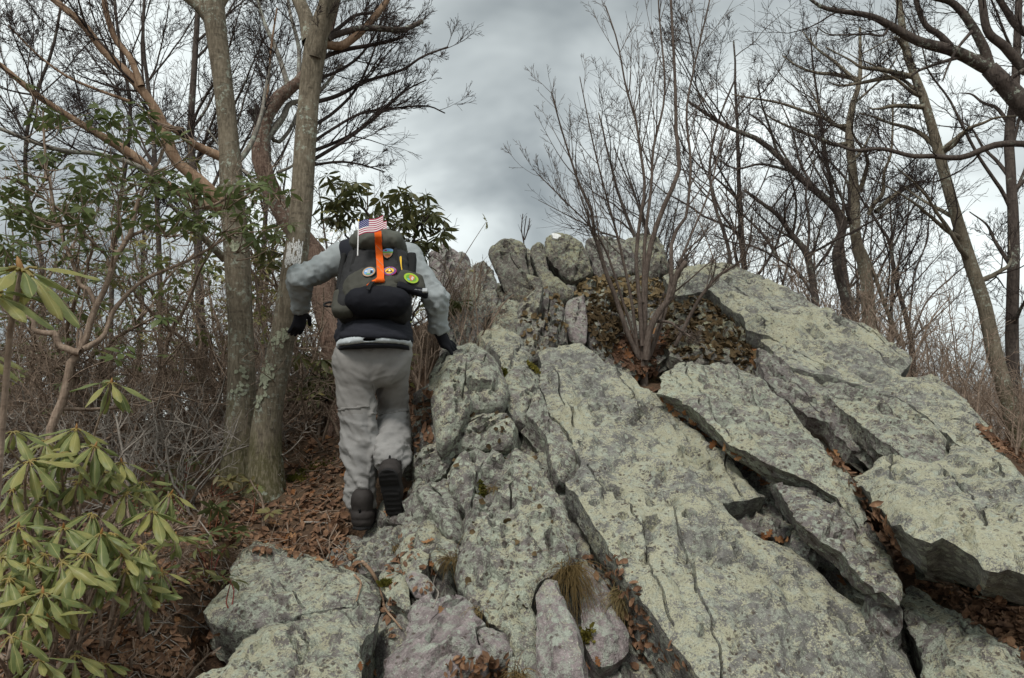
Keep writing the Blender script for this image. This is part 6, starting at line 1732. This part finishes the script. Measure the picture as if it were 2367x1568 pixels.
# patches: embroidered discs sewn onto the cloth
from mathutils.bvhtree import BVHTree
def bvh_of(objs):
    Vv, Ff, o = [], [], 0
    for ob in objs:
        off = Vector(bag.location)
        Vv += [v.co + off for v in ob.data.vertices]; Ff += [[i + o for i in p.vertices] for p in ob.data.polygons]; o += len(ob.data.vertices)
    return BVHTree.FromPolygons(Vv, Ff)
bagtree = bvh_of([c for c in bag.children if c.name.split('.')[0] in ('main_bag', 'front_pocket', 'hip_pocket', 'top_lid', 'black_pouch')])
CAMO = Vector((0, 0, CAM_Z))
def hit_px(nx_, ny_):
    d = Vector(hp(nx_, ny_, 4.0)) - CAMO
    h = bagtree.ray_cast(CAMO, d.normalized())
    return (np.array(h[0]), np.array(h[1])) if h[0] is not None else (hp(nx_, ny_, 4.0), pn)
def poly_part(name, pts2, frame, off, mat, parent, th=.0012):
    c, a, b, n = frame
    P = np.array([c + a * x + b * y + n * off for x, y in pts2]); k = len(P)
    V = np.vstack([P, P - n * th]) - bb_
    Fc = [list(range(k)), list(range(2 * k - 1, k - 1, -1))] + [[(i + 1) % k, i, k + i, k + (i + 1) % k] for i in range(k)]
    return link(name, mesh_np(name, V, Fc, False), mat, parent)
def circ(rx, ry=None, n=28, cx=0, cy=0): return [(cx + rx * math.cos(t), cy + (ry or rx) * math.sin(t)) for t in np.linspace(0, 2 * math.pi, n, endpoint=False)]
def frame_at(nx_, ny_, rot=0.0):
    p, n = hit_px(nx_, ny_); n = nrm(n); n = n if n[1] < 0 else -n; n = nrm(n * .5 + pn * .5)
    b = nrm(pu - n * (pu @ n)); a = nrm(np.cross(b, n)); a = a if a[0] > 0 else -a
    a, b = a * math.cos(rot) + b * math.sin(rot), -a * math.sin(rot) + b * math.cos(rot)
    return p, a, b, n
def lettering(text, frame, r, a0, a1, size, off, mat, parent, inward=False):
    c, a, b, n = frame; parts = []
    for ch, t in zip(text, np.linspace(a0, a1, len(text))):
        if ch == ' ': continue
        cu = bpy.data.curves.new('t', 'FONT'); cu.body = ch; cu.size = size; cu.align_x = 'CENTER'; cu.align_y = 'CENTER'
        to = bpy.data.objects.new('t', cu); me = bpy.data.meshes.new_from_object(to)
        v = np.array([(q.co.x, q.co.y) for q in me.vertices])
        ph = t - math.pi / 2 if not inward else t + math.pi / 2
        R_ = np.array([[math.cos(ph), -math.sin(ph)], [math.sin(ph), math.cos(ph)]])
        v = v @ R_.T + np.array([r * math.cos(t), r * math.sin(t)])
        parts.append((v, [list(p.vertices) for p in me.polygons]))
        bpy.data.objects.remove(to); bpy.data.curves.remove(cu); bpy.data.meshes.remove(me)
    Vv, Ff, o = [], [], 0
    for v, f in parts:
        Vv += [c + a * x + b * y + n * off - bb_ for x, y in v]; Ff += [[i + o for i in q] for q in f]; o += len(v)
    return link('lettering', mesh_np('lettering', np.array(Vv), Ff, False), mat, parent)
# 1: shield with a banded landscape
fr = frame_at(388, 254.3)
sh = [(-.028, .024), (-.014, .031), (0, .033), (.014, .031), (.028, .024), (.030, .008), (.025, -.012), (.014, -.028), (0, -.036), (-.014, -.028), (-.025, -.012), (-.030, .008)]
sp_ = poly_part('patch', sh, fr, .007, M['p_black'], bag, .004); sp_['label'] = 'shield-shaped patch with a banded landscape'
poly_part('sky_band', [(-.026, .022), (-.013, .028), (0, .030), (.013, .028), (.026, .022), (.027, .010), (-.027, .010)], fr, .0085, M['p_skyblue'], sp_)
poly_part('field_band', [(-.027, .010), (.027, .010), (.026, .001), (-.026, .001)], fr, .0085, M['p_grass'], sp_)
poly_part('earth_band', [(-.026, .001), (.026, .001), (.022, -.012), (.013, -.025), (0, -.032), (-.013, -.025), (-.022, -.012)], fr, .0085, M['p_tan'], sp_)
poly_part('small_flag', [(-.018, .022), (-.006, .022), (-.006, .013), (-.018, .013)], fr, .0095, M['p_red'], sp_)
for q in (-.006, -.012, -.018): poly_part('text_line', [(-.012, q), (.014, q), (.014, q - .002), (-.012, q - .002)], fr, .0095, M['p_brown'], sp_)
poly_part('orange_base', [(-.018, -.013), (.018, -.013), (.012, -.024), (0, -.030), (-.012, -.024)], fr, .0089, M['p_orange2'], sp_)
# 2: round patch with a tower
fr = frame_at(369.2, 273); R0 = .0355
sp_ = poly_part('patch', circ(R0), fr, .007, M['p_black'], bag, .004); sp_['label'] = 'round patch with a grey tower on a blue sky'
poly_part('rim', circ(R0 * .94), fr, .0080, M['p_tan'], sp_)
poly_part('sky', circ(R0 * .72), fr, .0086, M['p_skyblue'], sp_)
poly_part('tower', [(-.008, -.018), (.008, -.018), (.006, .018), (-.006, .018)], fr, .0094, M['p_steel'], sp_)
poly_part('cloud', circ(.007, .004, 12, -.014, .004), fr, .0092, M['p_white'], sp_)
poly_part('cloud', circ(.008, .003, 12, .014, .012), fr, .0092, M['p_white'], sp_)
poly_part('hall', [(.009, -.016), (.022, -.012), (.020, .004), (.009, .008)], fr, .0092, M['p_black'], sp_)
poly_part('lawn', [(-.014, -.020), (.010, -.022), (.012, -.015), (-.012, -.014)], fr, .0098, M['p_grass'], sp_)
# 3: round purple patch, yellow centre, triangle, lettering
fr = frame_at(389.7, 272.3); R0 = .0355
sp_ = poly_part('patch', circ(R0), fr, .007, M['p_crimson'], bag, .004); sp_['label'] = 'round purple and yellow patch with a mountain triangle'
poly_part('ring', circ(R0 * .92), fr, .0080, M['p_purple'], sp_)
poly_part('centre', circ(R0 * .64), fr, .0086, M['p_yellow'], sp_)
poly_part('triangle', [(0, .019), (.019, -.013), (-.019, -.013)], fr, .0092, M['p_black'], sp_)
poly_part('mountain', [(0, .013), (.007, .0), (.004, -.003), (0, .0), (-.004, -.003), (-.007, .0)], fr, .0098, M['p_white'], sp_)
poly_part('slope', [(-.012, -.010), (.012, -.010), (.006, .0), (-.006, .0)], fr, .0096, M['p_brown'], sp_)
poly_part('sun', circ(.0045, None, 10, 0, -.006), fr, .0104, M['p_yellow'], sp_)
lettering('UPPER LAKE', fr, R0 * .78, math.radians(165), math.radians(15), .0085, .0090, M['p_white'], sp_)
lettering('TRAIL', fr, R0 * .78, math.radians(-125), math.radians(-55), .0085, .0090, M['p_white'], sp_, True)
# 4: oval green patch with an arrowhead on the hip pocket
fr = frame_at(411.0, 279.2, -.35)
sp_ = poly_part('patch', circ(.041, .032), fr, .007, M['p_black'], bag, .004); sp_['label'] = 'oval lime patch with a brown arrowhead on the hip pocket'
poly_part('rim', circ(.0385, .0295), fr, .0080, M['p_lime'], sp_)
poly_part('field', circ(.028, .020), fr, .0086, M['p_grass'], sp_)
poly_part('arrowhead', [(-.013, .016), (.0, .019), (.014, .013), (.018, .0), (.012, -.012), (.004, -.019), (-.004, -.008), (-.014, .002)], fr, .0094, M['p_orange2'], sp_)
for q in (.010, .004, -.002): poly_part('letter_bar', [(.0, q), (.011, q - .002), (.012, q - .006), (.001, q - .004)], fr, .0102, M['p_white'], sp_)
poly_part('peak', [(.006, -.011), (.010, -.006), (.013, -.011)], fr, .0102, M['p_white'], sp_)
poly_part('water', [(-.018, -.012), (-.004, -.010), (.0, -.017), (-.008, -.019)], fr, .0092, M['p_skyblue'], sp_)
# small print on the pocket trim
def flat_text(text, frame, size, off, mat, parent):
    c, a, b, n = frame
    cu = bpy.data.curves.new('t', 'FONT'); cu.body = text; cu.size = size; cu.align_x = 'CENTER'; cu.align_y = 'CENTER'
    to = bpy.data.objects.new('t', cu); me = bpy.data.meshes.new_from_object(to)
    V = np.array([c + a * q.co.x + b * q.co.y + n * off - bb_ for q in me.vertices]); Ff = [list(p.vertices) for p in me.polygons]
    bpy.data.objects.remove(to); bpy.data.curves.remove(cu)
    return link('lettering', mesh_np('lettering', V, Ff, False), mat, parent)
bagtree = bvh_of([c for c in bag.children if c.name.split('.')[0] in ('pocket_trim', 'hip_pocket')])
fr = frame_at(418.5, 290.5, -.05)
flat_text('FLOW MOTION', fr, .009, .003, M['p_steel'], bag)
bagtree = bvh_of([c for c in bag.children if c.name.split('.')[0] in ('main_bag', 'front_pocket', 'hip_pocket', 'top_lid', 'black_pouch')])

# orange bandana tied down the middle
pts = []
for a, b in ((378.2, 233.5), (378.7, 240), (379, 247), (379.5, 254), (380, 261), (380.5, 268), (381, 275), (380.8, 280.5)):
    p, n = hit_px(a, b); pts.append(p + pn * .012)
ban = empty('bandana', pts[0], 'orange bandana tied in a strip down the middle of the backpack', 'bandana')
bo = np.array(ban.location)
strap('band', pts, .036, .0045, M['orange'], ban, bo)
p0, _ = hit_px(380.5, 282); p1, _ = hit_px(374, 283.5); p2, _ = hit_px(367, 287)
G = fld(p0 + pn * .012, .06, .005).cone(p0 + pn * .012 + EX * .01, p0 + pn * .014 - EX * .012, .015, .014, 0)
V, F = G.mesh(); link('knot', mesh_np('knot', V - bo, F), M['orange'], ban)
P = spline(np.array([p0 + pn * .012, p1 + pn * .014, p2 + pn * .010]), 16)
Vt, Ft = tubes(P[None], np.linspace(.013, .003, 16)[None], 8); link('tail', mesh_np('tail', Vt - bo, Ft), M['orange'], ban)
for k in range(4):      # white printed stitch lines slanting over the cloth
    i = 1 + k * 1.6; a = pts[int(i)]; b = pts[min(7, int(i) + 1)]
    strap('stitch_line', [a + pn * .0055 - EX * .016, (a + b) / 2 + pn * .0055, b + pn * .0055 + EX * .016], .002, .0005, M['p_tan'], ban, bo)

# little flags on sticks
def flag(tipN, W, Hh, stick_top, stick_bot, Y, label, tilt, amp):
    a = hp(*stick_top, Y); b = hp(*stick_bot, Y - .04)
    e = empty('stick_flag', b, label, 'flag', None); bo = np.array(e.location)
    Vt, Ft = tubes(spline(np.array([a, b]), 6)[None], np.full((1, 6), .0032), 8)
    link('stick', mesh_np('stick', Vt - bo, Ft), M['p_white'], e)
    Vt, Ft = tubes(np.array([[a, a + np.array([0, 0, .012])]]), np.array([[.0035, .001]]), 8); link('tip', mesh_np('tip', Vt - bo, Ft), M['p_yellow'], e)
    d = nrm(a - b); x = nrm(np.array([math.cos(tilt), -.12, math.sin(tilt)]))
    nu, nv = 48, 26
    U, Vv = np.meshgrid(np.linspace(0, 1, nu + 1), np.linspace(0, 1, nv + 1))
    wave = amp * np.sin(U * 7.2 + .6) * (.25 + .75 * U)
    P = a - d * .004 + x * (U * W)[..., None] - d * (Vv * Hh)[..., None] + np.array([0, -1, 0.]) * (wave)[..., None] + d * (.5 * amp * np.sin(U * 7.2 - .6))[..., None]
    I = np.arange((nu + 1) * (nv + 1)).reshape(nv + 1, nu + 1)
    Fq = np.stack([I[:-1, :-1], I[1:, :-1], I[1:, 1:], I[:-1, 1:]], -1).reshape(-1, 4)
    me = mesh_np('flag_cloth', P.reshape(-1, 3) - bo, Fq)
    for k in ('p_red', 'p_white', 'p_blue'): me.materials.append(M[k])
    j, i = np.divmod(np.arange(nu * nv), nu)
    mi = (j // 2) % 2
    can = (i < 20) & (j < 14)
    star = can & (((i % 4 == 1) & (j % 4 == 1)) | ((i % 4 == 3) & (j % 4 == 3))) & (i < 20)
    mi = np.where(can, 2, mi); mi = np.where(star, 1, mi)
    me.polygons.foreach_set("material_index", mi.astype(np.int32))
    o = bpy.data.objects.new('flag_cloth', me); col.objects.link(o); o.parent = e
    md = o.modifiers.new("thick", 'SOLIDIFY'); md.thickness = .0008
    return e
flag(None, .135, .078, (358.6, 221.5), (357.6, 256), 4.06, 'small stars-and-stripes flag on a white stick, nearest on the pack', .21, .008)
flag(None, .115, .072, (366.0, 222.0), (366.0, 246), 4.22, 'second small striped flag half hidden behind the first', .02, .007)

# ------------------------------------------------------------------ litter, lichen, grass
def lobed_leaf(seed):
    r = np.random.default_rng(seed); n = 22
    t = np.linspace(0, 1, n)
    w = .24 * np.sin(np.pi * t ** .9) ** .7 * (1 + .38 * np.sin(t * 24 + r.uniform(0, 3))); w[0] = .015; w[-1] = .02
    curl = r.uniform(.3, .9); cup = r.uniform(.3, 1.0)
    V = []
    for i in range(n):
        for s_ in (-1, -.5, 0, .5, 1):
            y = s_ * w[i]; V.append((t[i] - .5, y, cup * abs(y) * 1.0 * (.5 + .5 * math.sin(t[i] * 5 + seed)) + curl * .22 * (t[i] - .5) ** 2 * 2))
    I = np.arange(n * 5).reshape(n, 5); F = np.stack([I[:-1, :-1], I[1:, :-1], I[1:, 1:], I[:-1, 1:]], -1).reshape(-1, 4)
    me = mesh_np('fallen_leaf', np.array(V), F); me.materials.append(M['dead_leaf']); return me
FALL = [lobed_leaf(k) for k in range(6)]
rf = np.random.default_rng(404)
def fallen(px, py, Lp, label, group):
    h = hit(px, py)
    if h is None: return
    p, n = h; L = Lp * p[1] / FOC
    o = bpy.data.objects.new('fallen_leaf', FALL[int(rf.integers(0, 6))]); col.objects.link(o)
    n = nrm(n + rf.normal(0, .25, 3) + np.array([0, -.1, .3])); x = nrm(np.cross(n, rf.normal(size=3))); y = np.cross(n, x)
    p = p + n * .006
    o.matrix_world = Matrix([[x[k] * L, y[k] * L, n[k] * L, p[k]] for k in range(3)] + [[0, 0, 0, 1]])
    tag(o, label, 'leaf', group)
def leaves(pts, Lp, label, group, jit=6):
    for x, y in pts: fallen(x + rf.normal(0, jit), y + rf.normal(0, jit), Lp * rf.uniform(.75, 1.25), label, group)
fallen(656, 1246, 46, 'large pale oak leaf lying on the trail left of the planted boot', None)
leaves([(690,1215),(720,1270),(745,1255),(630,1215),(700,1185),(715,1290),(770,1290),(660,1275),(740,1300),(610,1240),(580,1205),(760,1245),(780,1200),(690,1255)], 30, 'dry oak leaf on the trail soil left of the boots', 'dry leaves on the trail', 8)
leaves([(700,1010),(690,1040),(730,1060),(760,1030),(655,1060),(640,1030),(720,1110),(750,1140),(690,1150),(670,1100),(770,1090),(740,1180),(650,1130)], 30, 'dry oak leaf on the upper trail behind the hiker', 'dry leaves on the upper trail', 10)
leaves(R6([(1460,840),(1500,810),(1540,850),(1520,890),(1480,880),(1600,950),(1640,985),(1590,1000),(1660,1010),(1740,730),(1770,760),(1790,800),(1730,790),(1620,980)]), 30, 'rust-brown leaf gathered at the foot of the bare shrub', 'leaves under the bare shrub', 5)
leaves(R6([(1770,1170),(1800,1205),(1830,1240),(1860,1260),(1900,1300),(1930,1260),(1960,1310),(1990,1340),(2020,1370),(2050,1400),(2080,1430),(2120,1470),(2150,1500),(2180,1530)]), 26, 'brown leaf caught in the gap along the great slab', 'leaves in the gap along the great slab', 4)
leaves(R9([(350,20),(400,60),(450,110),(490,150),(530,180),(560,210),(590,240),(620,275)]), 26, 'brown leaf in the lower end of the gap beside the great slab', 'leaves low in the gap beside the great slab', 4)
leaves(R9([(610,605),(660,610),(700,620),(740,640),(775,650)]), 24, 'brown leaf in the hollow on the edge of the great slab', 'leaves in the slab hollow', 4)
fallen(*R9([(1150, 910)])[0], 62, 'big curled brown leaf under the narrow grey slab', None)
leaves(R7([(530,830),(540,870),(535,905),(545,940)]), 34, 'orange leaf stuck in the notch below the ridge slab', 'leaves stuck below the ridge', 3)
leaves(R9([(1060,60),(1090,75),(1150,120),(1110,110)]), 34, 'brown leaf in the dark pocket under the ridge', 'leaves in the dark pocket', 4)
leaves(R9([(1600,880),(1700,960),(1850,1040),(2000,1110),(2150,1190),(2250,1260),(2310,1290)]), 30, 'leaf in the black gap under the broad overhanging slab', 'leaves in the black gap', 8)
leaves(R8([(560,860),(540,830),(510,640),(600,1110),(770,1480),(830,1500),(940,1530),(1640,1460),(1600,1490),(80,1500),(130,1480),(170,1520),(330,380),(350,350),(370,320),(300,400)]), 28, 'dry leaf lodged between the broken foreground rocks', 'leaves between the foreground rocks', 6)
leaves([(250,1500),(300,1480),(360,1400),(350,1440),(420,1420),(330,1350),(290,1530),(400,1530),(460,1480),(480,1540),(360,1250),(400,1280),(430,1210)], 34, 'dead leaf on the ground among the foreground rhododendrons', 'dead leaves under the rhododendrons', 14)
# the mass of smaller litter
def litter(name, label, regions, L, mat, seed):
    r = np.random.default_rng(seed); B, N_ = [], []
    for poly, n in regions:
        poly = np.array(poly, float); lo, hi = poly.min(0), poly.max(0); got = 0
        while got < n:
            q = r.uniform(lo, hi, (400, 2)); q = q[inside(poly, q)]
            for a in q[:n - got]:
                h = hit(*a)
                got += 1
                if h is None: continue
                B.append(h[0] + h[1] * r.uniform(.002, .02)); N_.append(h[1])
    B, N_ = np.array(B), np.array(N_); n = len(B)
    U = nrm(N_ + r.normal(0, .33, (n, 3))); D = nrm(np.cross(U, r.normal(size=(n, 3))))
    Ls = r.uniform(*L, n)
    V, Qd, T = leaf_cards(B - D * Ls[:, None] * .5, D, U, Ls, Ls * r.uniform(.35, .7, n), r.uniform(-.4, .3, n), .6)
    o = link(name, mesh_np(name, V, [Qd, T]), mat); return tag(o, label, 'leaf litter', None, 'stuff')
trail = [(560,1120),(640,1000),(760,960),(800,1000),(800,1230),(840,1330),(760,1300),(540,1270),(430,1260)]
litter('leaf_litter', 'rust-brown leaf litter and needles covering the trail', [(trail, 1000), ([(900,930),(1000,900),(1000,1010),(940,1060)], 160), ([(0,1100),(450,1050),(620,1160),(520,1280),(470,1430),(440,1568),(0,1568)], 1300), ([(640,980),(780,900),(980,880),(960,960),(780,1000)], 250), ([(2250,980),(2366,1040),(2366,1080),(2300,1040)], 200), (R9([(1020,20),(1230,240),(1500,560),(1570,900),(1480,720),(1320,480),(1200,230),(1050,100)]), 160), (R9([(1900,900),(2366,1080),(2366,1330),(2100,1180)]), 220)], (.015, .066), M['litter'], 71)
litter('leaf_litter', 'dead leaves drifted into the cleft under the bare shrub', [(R6([(1420,870),(1500,760),(1640,780),(1820,720),(1830,800),(1720,900),(1740,1000),(1660,1050),(1580,1000),(1450,930)]), 420), (R6([(1480,740),(1560,700),(1600,800),(1500,840)]), 60)], (.03, .07), M['litter'], 72)
litter('leaf_litter', 'leaf crumbs and needles in the cracks of the foreground rocks', [(R8([(290,640),(420,590),(520,800),(560,960),(400,1100),(300,1300),(200,1250),(250,900)]), 60), (R8([(1560,760),(1850,700),(2000,1100),(2300,1500),(1900,1500),(1880,1250),(1750,1000),(1600,850)]), 150), (R8([(640,1450),(1080,1400),(1060,1560),(640,1560)]), 60), (R9([(1580,860),(2360,1150),(2360,1420),(2150,1280),(1700,1000)]), 260), (R3([(400,1150),(1500,1250),(1300,1560),(200,1560)]), 420)], (.02, .05), M['litter'], 73)
# and everywhere else on the forest floor
rg_ = np.random.default_rng(75); nn_ = 7000
gx_, gy_ = rg_.uniform(-8, 9, nn_), rg_.uniform(.3, 13, nn_)
Bq = np.stack([gx_, gy_, gz(gx_, gy_) + rg_.uniform(.004, .02, nn_)], -1); Uq = nrm(np.array([0, -.3, 1.0]) + rg_.normal(0, .3, (nn_, 3))); Dq = nrm(np.cross(Uq, rg_.normal(size=(nn_, 3)))); Lq = rg_.uniform(.03, .075, nn_)
V, Qd, T = leaf_cards(Bq - Dq * Lq[:, None] * .5, Dq, Uq, Lq, Lq * rg_.uniform(.35, .7, nn_), rg_.uniform(-.4, .3, nn_), .6)
tag(link('leaf_litter', mesh_np('leaf_litter', V, [Qd, T]), M['litter']), 'scattered dead leaves over the whole forest floor', 'leaf litter', None, 'stuff')
# fallen twigs on the trail
def twig_scatter(label, poly, n, L, mat, seed):
    r = np.random.default_rng(seed); poly = np.array(poly, float); lo, hi = poly.min(0), poly.max(0); P = []
    while len(P) < n:
        q = r.uniform(lo, hi, 2)
        if not inside(poly, q[None])[0]: continue
        h = hit(*q)
        if h is None: continue
        p, nn = h; d = nrm(np.cross(nn, r.normal(size=3))); l = r.uniform(*L)
        pts = [p + d * l * t + nn * (.008 + .01 * math.sin(t * 3)) + r.normal(0, .006, 3) for t in np.linspace(-.5, .5, 5)]
        P.append(pts)
    P = np.array(P); R = np.linspace(1, .5, 5)[None] * r.uniform(.0016, .004, len(P))[:, None]
    V, F = tubes(P, R, 5); o = link('fallen_twigs', mesh_np('fallen_twigs', V, F), mat); tag(o, label, 'twigs', None, 'stuff')
twig_scatter('thin dead twigs strewn over the trail', trail, 170, (.08, .3), M['twig_brown'], 81)
twig_scatter('grey dead twigs strewn under the rhododendrons', [(0,1150),(500,1150),(540,1280),(420,1568),(0,1568)], 150, (.12, .45), M['twig_grey'], 82)
def stick(name, label, pts, w0, w1, mat, lift=.012, cat='stick'):
    P = []
    for x, y in pts:
        h = hit(x, y); P.append(h[0] + h[1] * lift if h else at(x, y, 4))
    P = np.array(P); b = P[0].copy(); S_ = spline(P, 20)
    R = np.linspace(w0, w1, 20) * b[1] / FOC / 2
    o = link(name, trunk_mesh(name, S_ - b, R, 8, .06, 3.0), mat, loc=b); tag(o, label, cat)
stick('exposed_root', 'pale bent root lying on the flat boulder, pointing down the trail', R8([(80, 790), (140, 840), (180, 920), (205, 1000), (240, 1110), (300, 1200), (340, 1245)]), 9, 4, M['bark_orange'], cat='root')
stick('exposed_root', 'short forked root left of the pale bent root', R8([(30, 880), (70, 940), (60, 1000), (45, 1050)]), 6, 3, M['bark_orange'], cat='root')
stick('dead_stick', 'dead stick on the trail left of the stepping rock', R3([(2200, 705), (2240, 650), (2280, 600), (2335, 535)]), 6, 4, M['bark_orange'])
stick('dead_stick', 'straight twig lying across the trail litter', R3([(2050, 530), (2130, 530), (2210, 535)]), 5, 4, M['twig_grey'])
stick('dead_stick', 'thin twig standing against the cracked foreground block', R8([(560, 1130), (570, 1040), (590, 930), (610, 790)]), 4, 3, M['twig_grey'], .03)
P_ = np.array([at(948, 1035, 4.75), at(944, 990, 4.85), at(940, 940, 4.95), at(936, 925, 5.0)]); h_ = hit(955, 1045)
st_ = spline(P_, 20); o = link('dead_stick', trunk_mesh('dead_stick', st_ - st_[0], np.linspace(.022, .013, 20), 9, .05, 2.0), M['twig_grey'], loc=st_[0]); tag(o, 'grey dead stem standing beside the right calf', 'stick')
# leaf lichen (rock tripe) on three rocks
def tripe(ob, n, size, seed, name_w):
    r = np.random.default_rng(seed)
    for W, c, nn, o2, top, nm in ROCKS:
        if o2 is ob: break
    ins = top[r.integers(0, len(top), n)]
    gate = fbm(ins * 3.0 + 4, 3) + .25 > r.uniform(-.25, .35, n); ins = ins[gate]; n = len(ins)
    U = nrm(nn + r.normal(0, .55, (n, 3))); A = nrm(np.cross(U, r.normal(size=(n, 3)))); B_ = np.cross(U, A)
    s_ = r.uniform(*size, n)[:, None]
    k = 7; th = np.arange(k) * 2 * np.pi / k
    Vc = (ins + U * .006)[:, None]
    rad = r.uniform(.6, 1.15, (n, k, 1)); cur = r.uniform(-.1, .55, (n, k, 1))
    ring = Vc + s_[:, None] * rad * (np.cos(th)[None, :, None] * A[:, None] + np.sin(th)[None, :, None] * B_[:, None]) + U[:, None] * s_[:, None] * cur
    V = np.concatenate([Vc, ring], 1); o_ = (np.arange(n) * (k + 1))[:, None]
    T = np.concatenate([o_ + [0, 1 + i, 1 + (i + 1) % k] for i in range(k)])
    base = np.array(ob.location)
    m = link('leaf_lichen', mesh_np('leaf_lichen', V.reshape(-1, 3) - base, T), M['lichen_leaf'], ob); m['kind'] = 'stuff'; m['label'] = 'curled brown leaf lichen'
tripe(tripe_bank, 1500, (.018, .042), 91, 0)
tripe(tripe_block, 420, (.016, .036), 92, 0)
for W, c, nn, ob, top, nm in ROCKS:
    if 'shadowed rock bank' in ob['label']: tripe(ob, 1300, (.02, .045), 93, 0)
    elif 'blocky dark-spotted' in ob['label']: tripe(ob, 150, (.014, .03), 94, 0)
    elif 'broad lichen-blotched' in ob['label']: tripe(ob, 50, (.009, .02), 95, 0)
    elif 'lichen-crusted bulge' in ob['label']: tripe(ob, 36, (.009, .02), 96, 0)
# white paint on the skyline boulder
tv = [q for q in ROCKS if q[3] is blaze_rock][0]; tx, ty = R6([(1050, 84)])[0]
pj = proj(tv[4]); i_ = np.argmin((pj[:, 0] - tx) ** 2 + (pj[:, 1] - ty) ** 2)
p = tv[4][i_]; n = nrm(tv[2] + np.array([0, -.25, .35])); x = nrm(np.cross(np.array([0, 0, 1.]), n)); y = np.cross(n, x)
k = 18; th = np.arange(k) * 2 * np.pi / k; rr_ = 1 + .18 * np.sin(th * 3 + 1) + .1 * np.cos(th * 5)
P = p + n * .022 + (x * (np.cos(th) * .045 * rr_)[:, None] + y * (np.sin(th) * .05 * rr_)[:, None])
V = np.vstack([P, P - n * .06]); base = np.array(blaze_rock.location)
Fc = [list(range(k)), list(range(2 * k - 1, k - 1, -1))] + [[(i + 1) % k, i, k + i, k + (i + 1) % k] for i in range(k)]
o = link('paint_blaze', mesh_np('paint_blaze', V - base, Fc, False), M['white_paint'], blaze_rock); o['label'] = 'white paint blaze on top of the boulder'
# dry grass tufts
def tuft(px, py, n, L, lean, label, mat='dry_grass'):
    h = hit(px, py)
    if h is None: return
    p, nn = h; r = np.random.default_rng(int(px + py))
    S_ = p + r.normal(0, .018, (n, 3)) * [1, 1, .3]
    D = nrm(np.array(lean) + r.normal(0, .28, (n, 3))); Ls = r.uniform(.5, 1.0, n) * L
    P = grow(S_, D, Ls, 7, .08, -.26, r)
    V, F = tubes(P, np.linspace(.0016, .0005, 7)[None].repeat(n, 0), 3)
    o = link('grass_tuft', mesh_np('grass_tuft', V - p, F), M[mat], loc=p); tag(o, label, 'grass')
def g8(x, y): return R8([(x, y)])[0]
tuft(*g8(1480, 840), 190, .30, (0, -.75, .35), 'largest dry grass tuft hanging in the crack above the pointed flake')
tuft(*g8(1820, 1010), 110, .24, (-.3, -.6, .3), 'reddish dry grass tuft deep in the long crack')
tuft(*g8(690, 770), 70, .14, (-.1, -.6, .4), 'small dry grass tuft beside the stepped block')
tuft(*g8(860, 1110), 55, .12, (-.2, -.6, .3), 'small dry grass tuft at the foot of the broad face')
tuft(*g8(970, 290), 40, .10, (0, -.6, .3), 'tiny dry grass tuft on the lichen-crusted bulge')
tuft(*g8(1130, 1555), 80, .12, (0, -.6, .6), 'dry grass tuft at the very bottom edge')
tuft(*R6([(1690, 1040)])[0], 50, .12, (0, -.5, .6), 'greenish dry grass tuft between the great slab and the raised slab')
tuft(*g8(310, 690), 50, .10, (0, -.6, .3), 'dry grass tuft beside the leaning grey stone')
# moss cushions
def moss(px, py, w, label):
    h = hit(px, py)
    if h is None: return
    p, nn = h; r = np.random.default_rng(int(px * 3 + py)); n = 260; R_ = w * p[1] / FOC / 2
    q = r.normal(0, .45, (n, 2)) * R_; x = nrm(np.cross(nn, np.array([0, 1., .2]))); y = np.cross(nn, x)
    B_ = p + q[:, :1] * x * 1.5 + q[:, 1:] * y * .8 + nn * .004
    D = nrm(nn + r.normal(0, .5, (n, 3))); L_ = r.uniform(.012, .028, n)
    V, Qd, T = leaf_cards(B_, D, nrm(r.normal(size=(n, 3))), L_, L_ * .5, np.zeros(n))
    o = link('moss_cushion', mesh_np('moss_cushion', V - p, [Qd, T]), M['moss'], loc=p); tag(o, label, 'moss')
moss(720, 1085, 60, 'yellow-green moss cushion on the trail left of the right calf')
moss(690, 1110, 40, 'smaller moss cushion on the trail near the trunk base')
moss(*g8(880, 300), 26, 'moss strip in a crack of the lichen-crusted bulge')
moss(*R6([(890, 970)])[0], 26, 'moss at the head of the broken slab')
moss(*R6([(705, 1010)])[0], 18, 'moss tuft at the right edge of the hand boulder')
moss(*g8(1580, 1300), 40, 'moss clump beside the pointed flake')
moss(*g8(235, 940), 18, 'moss on the upright stone below the stepping rock')
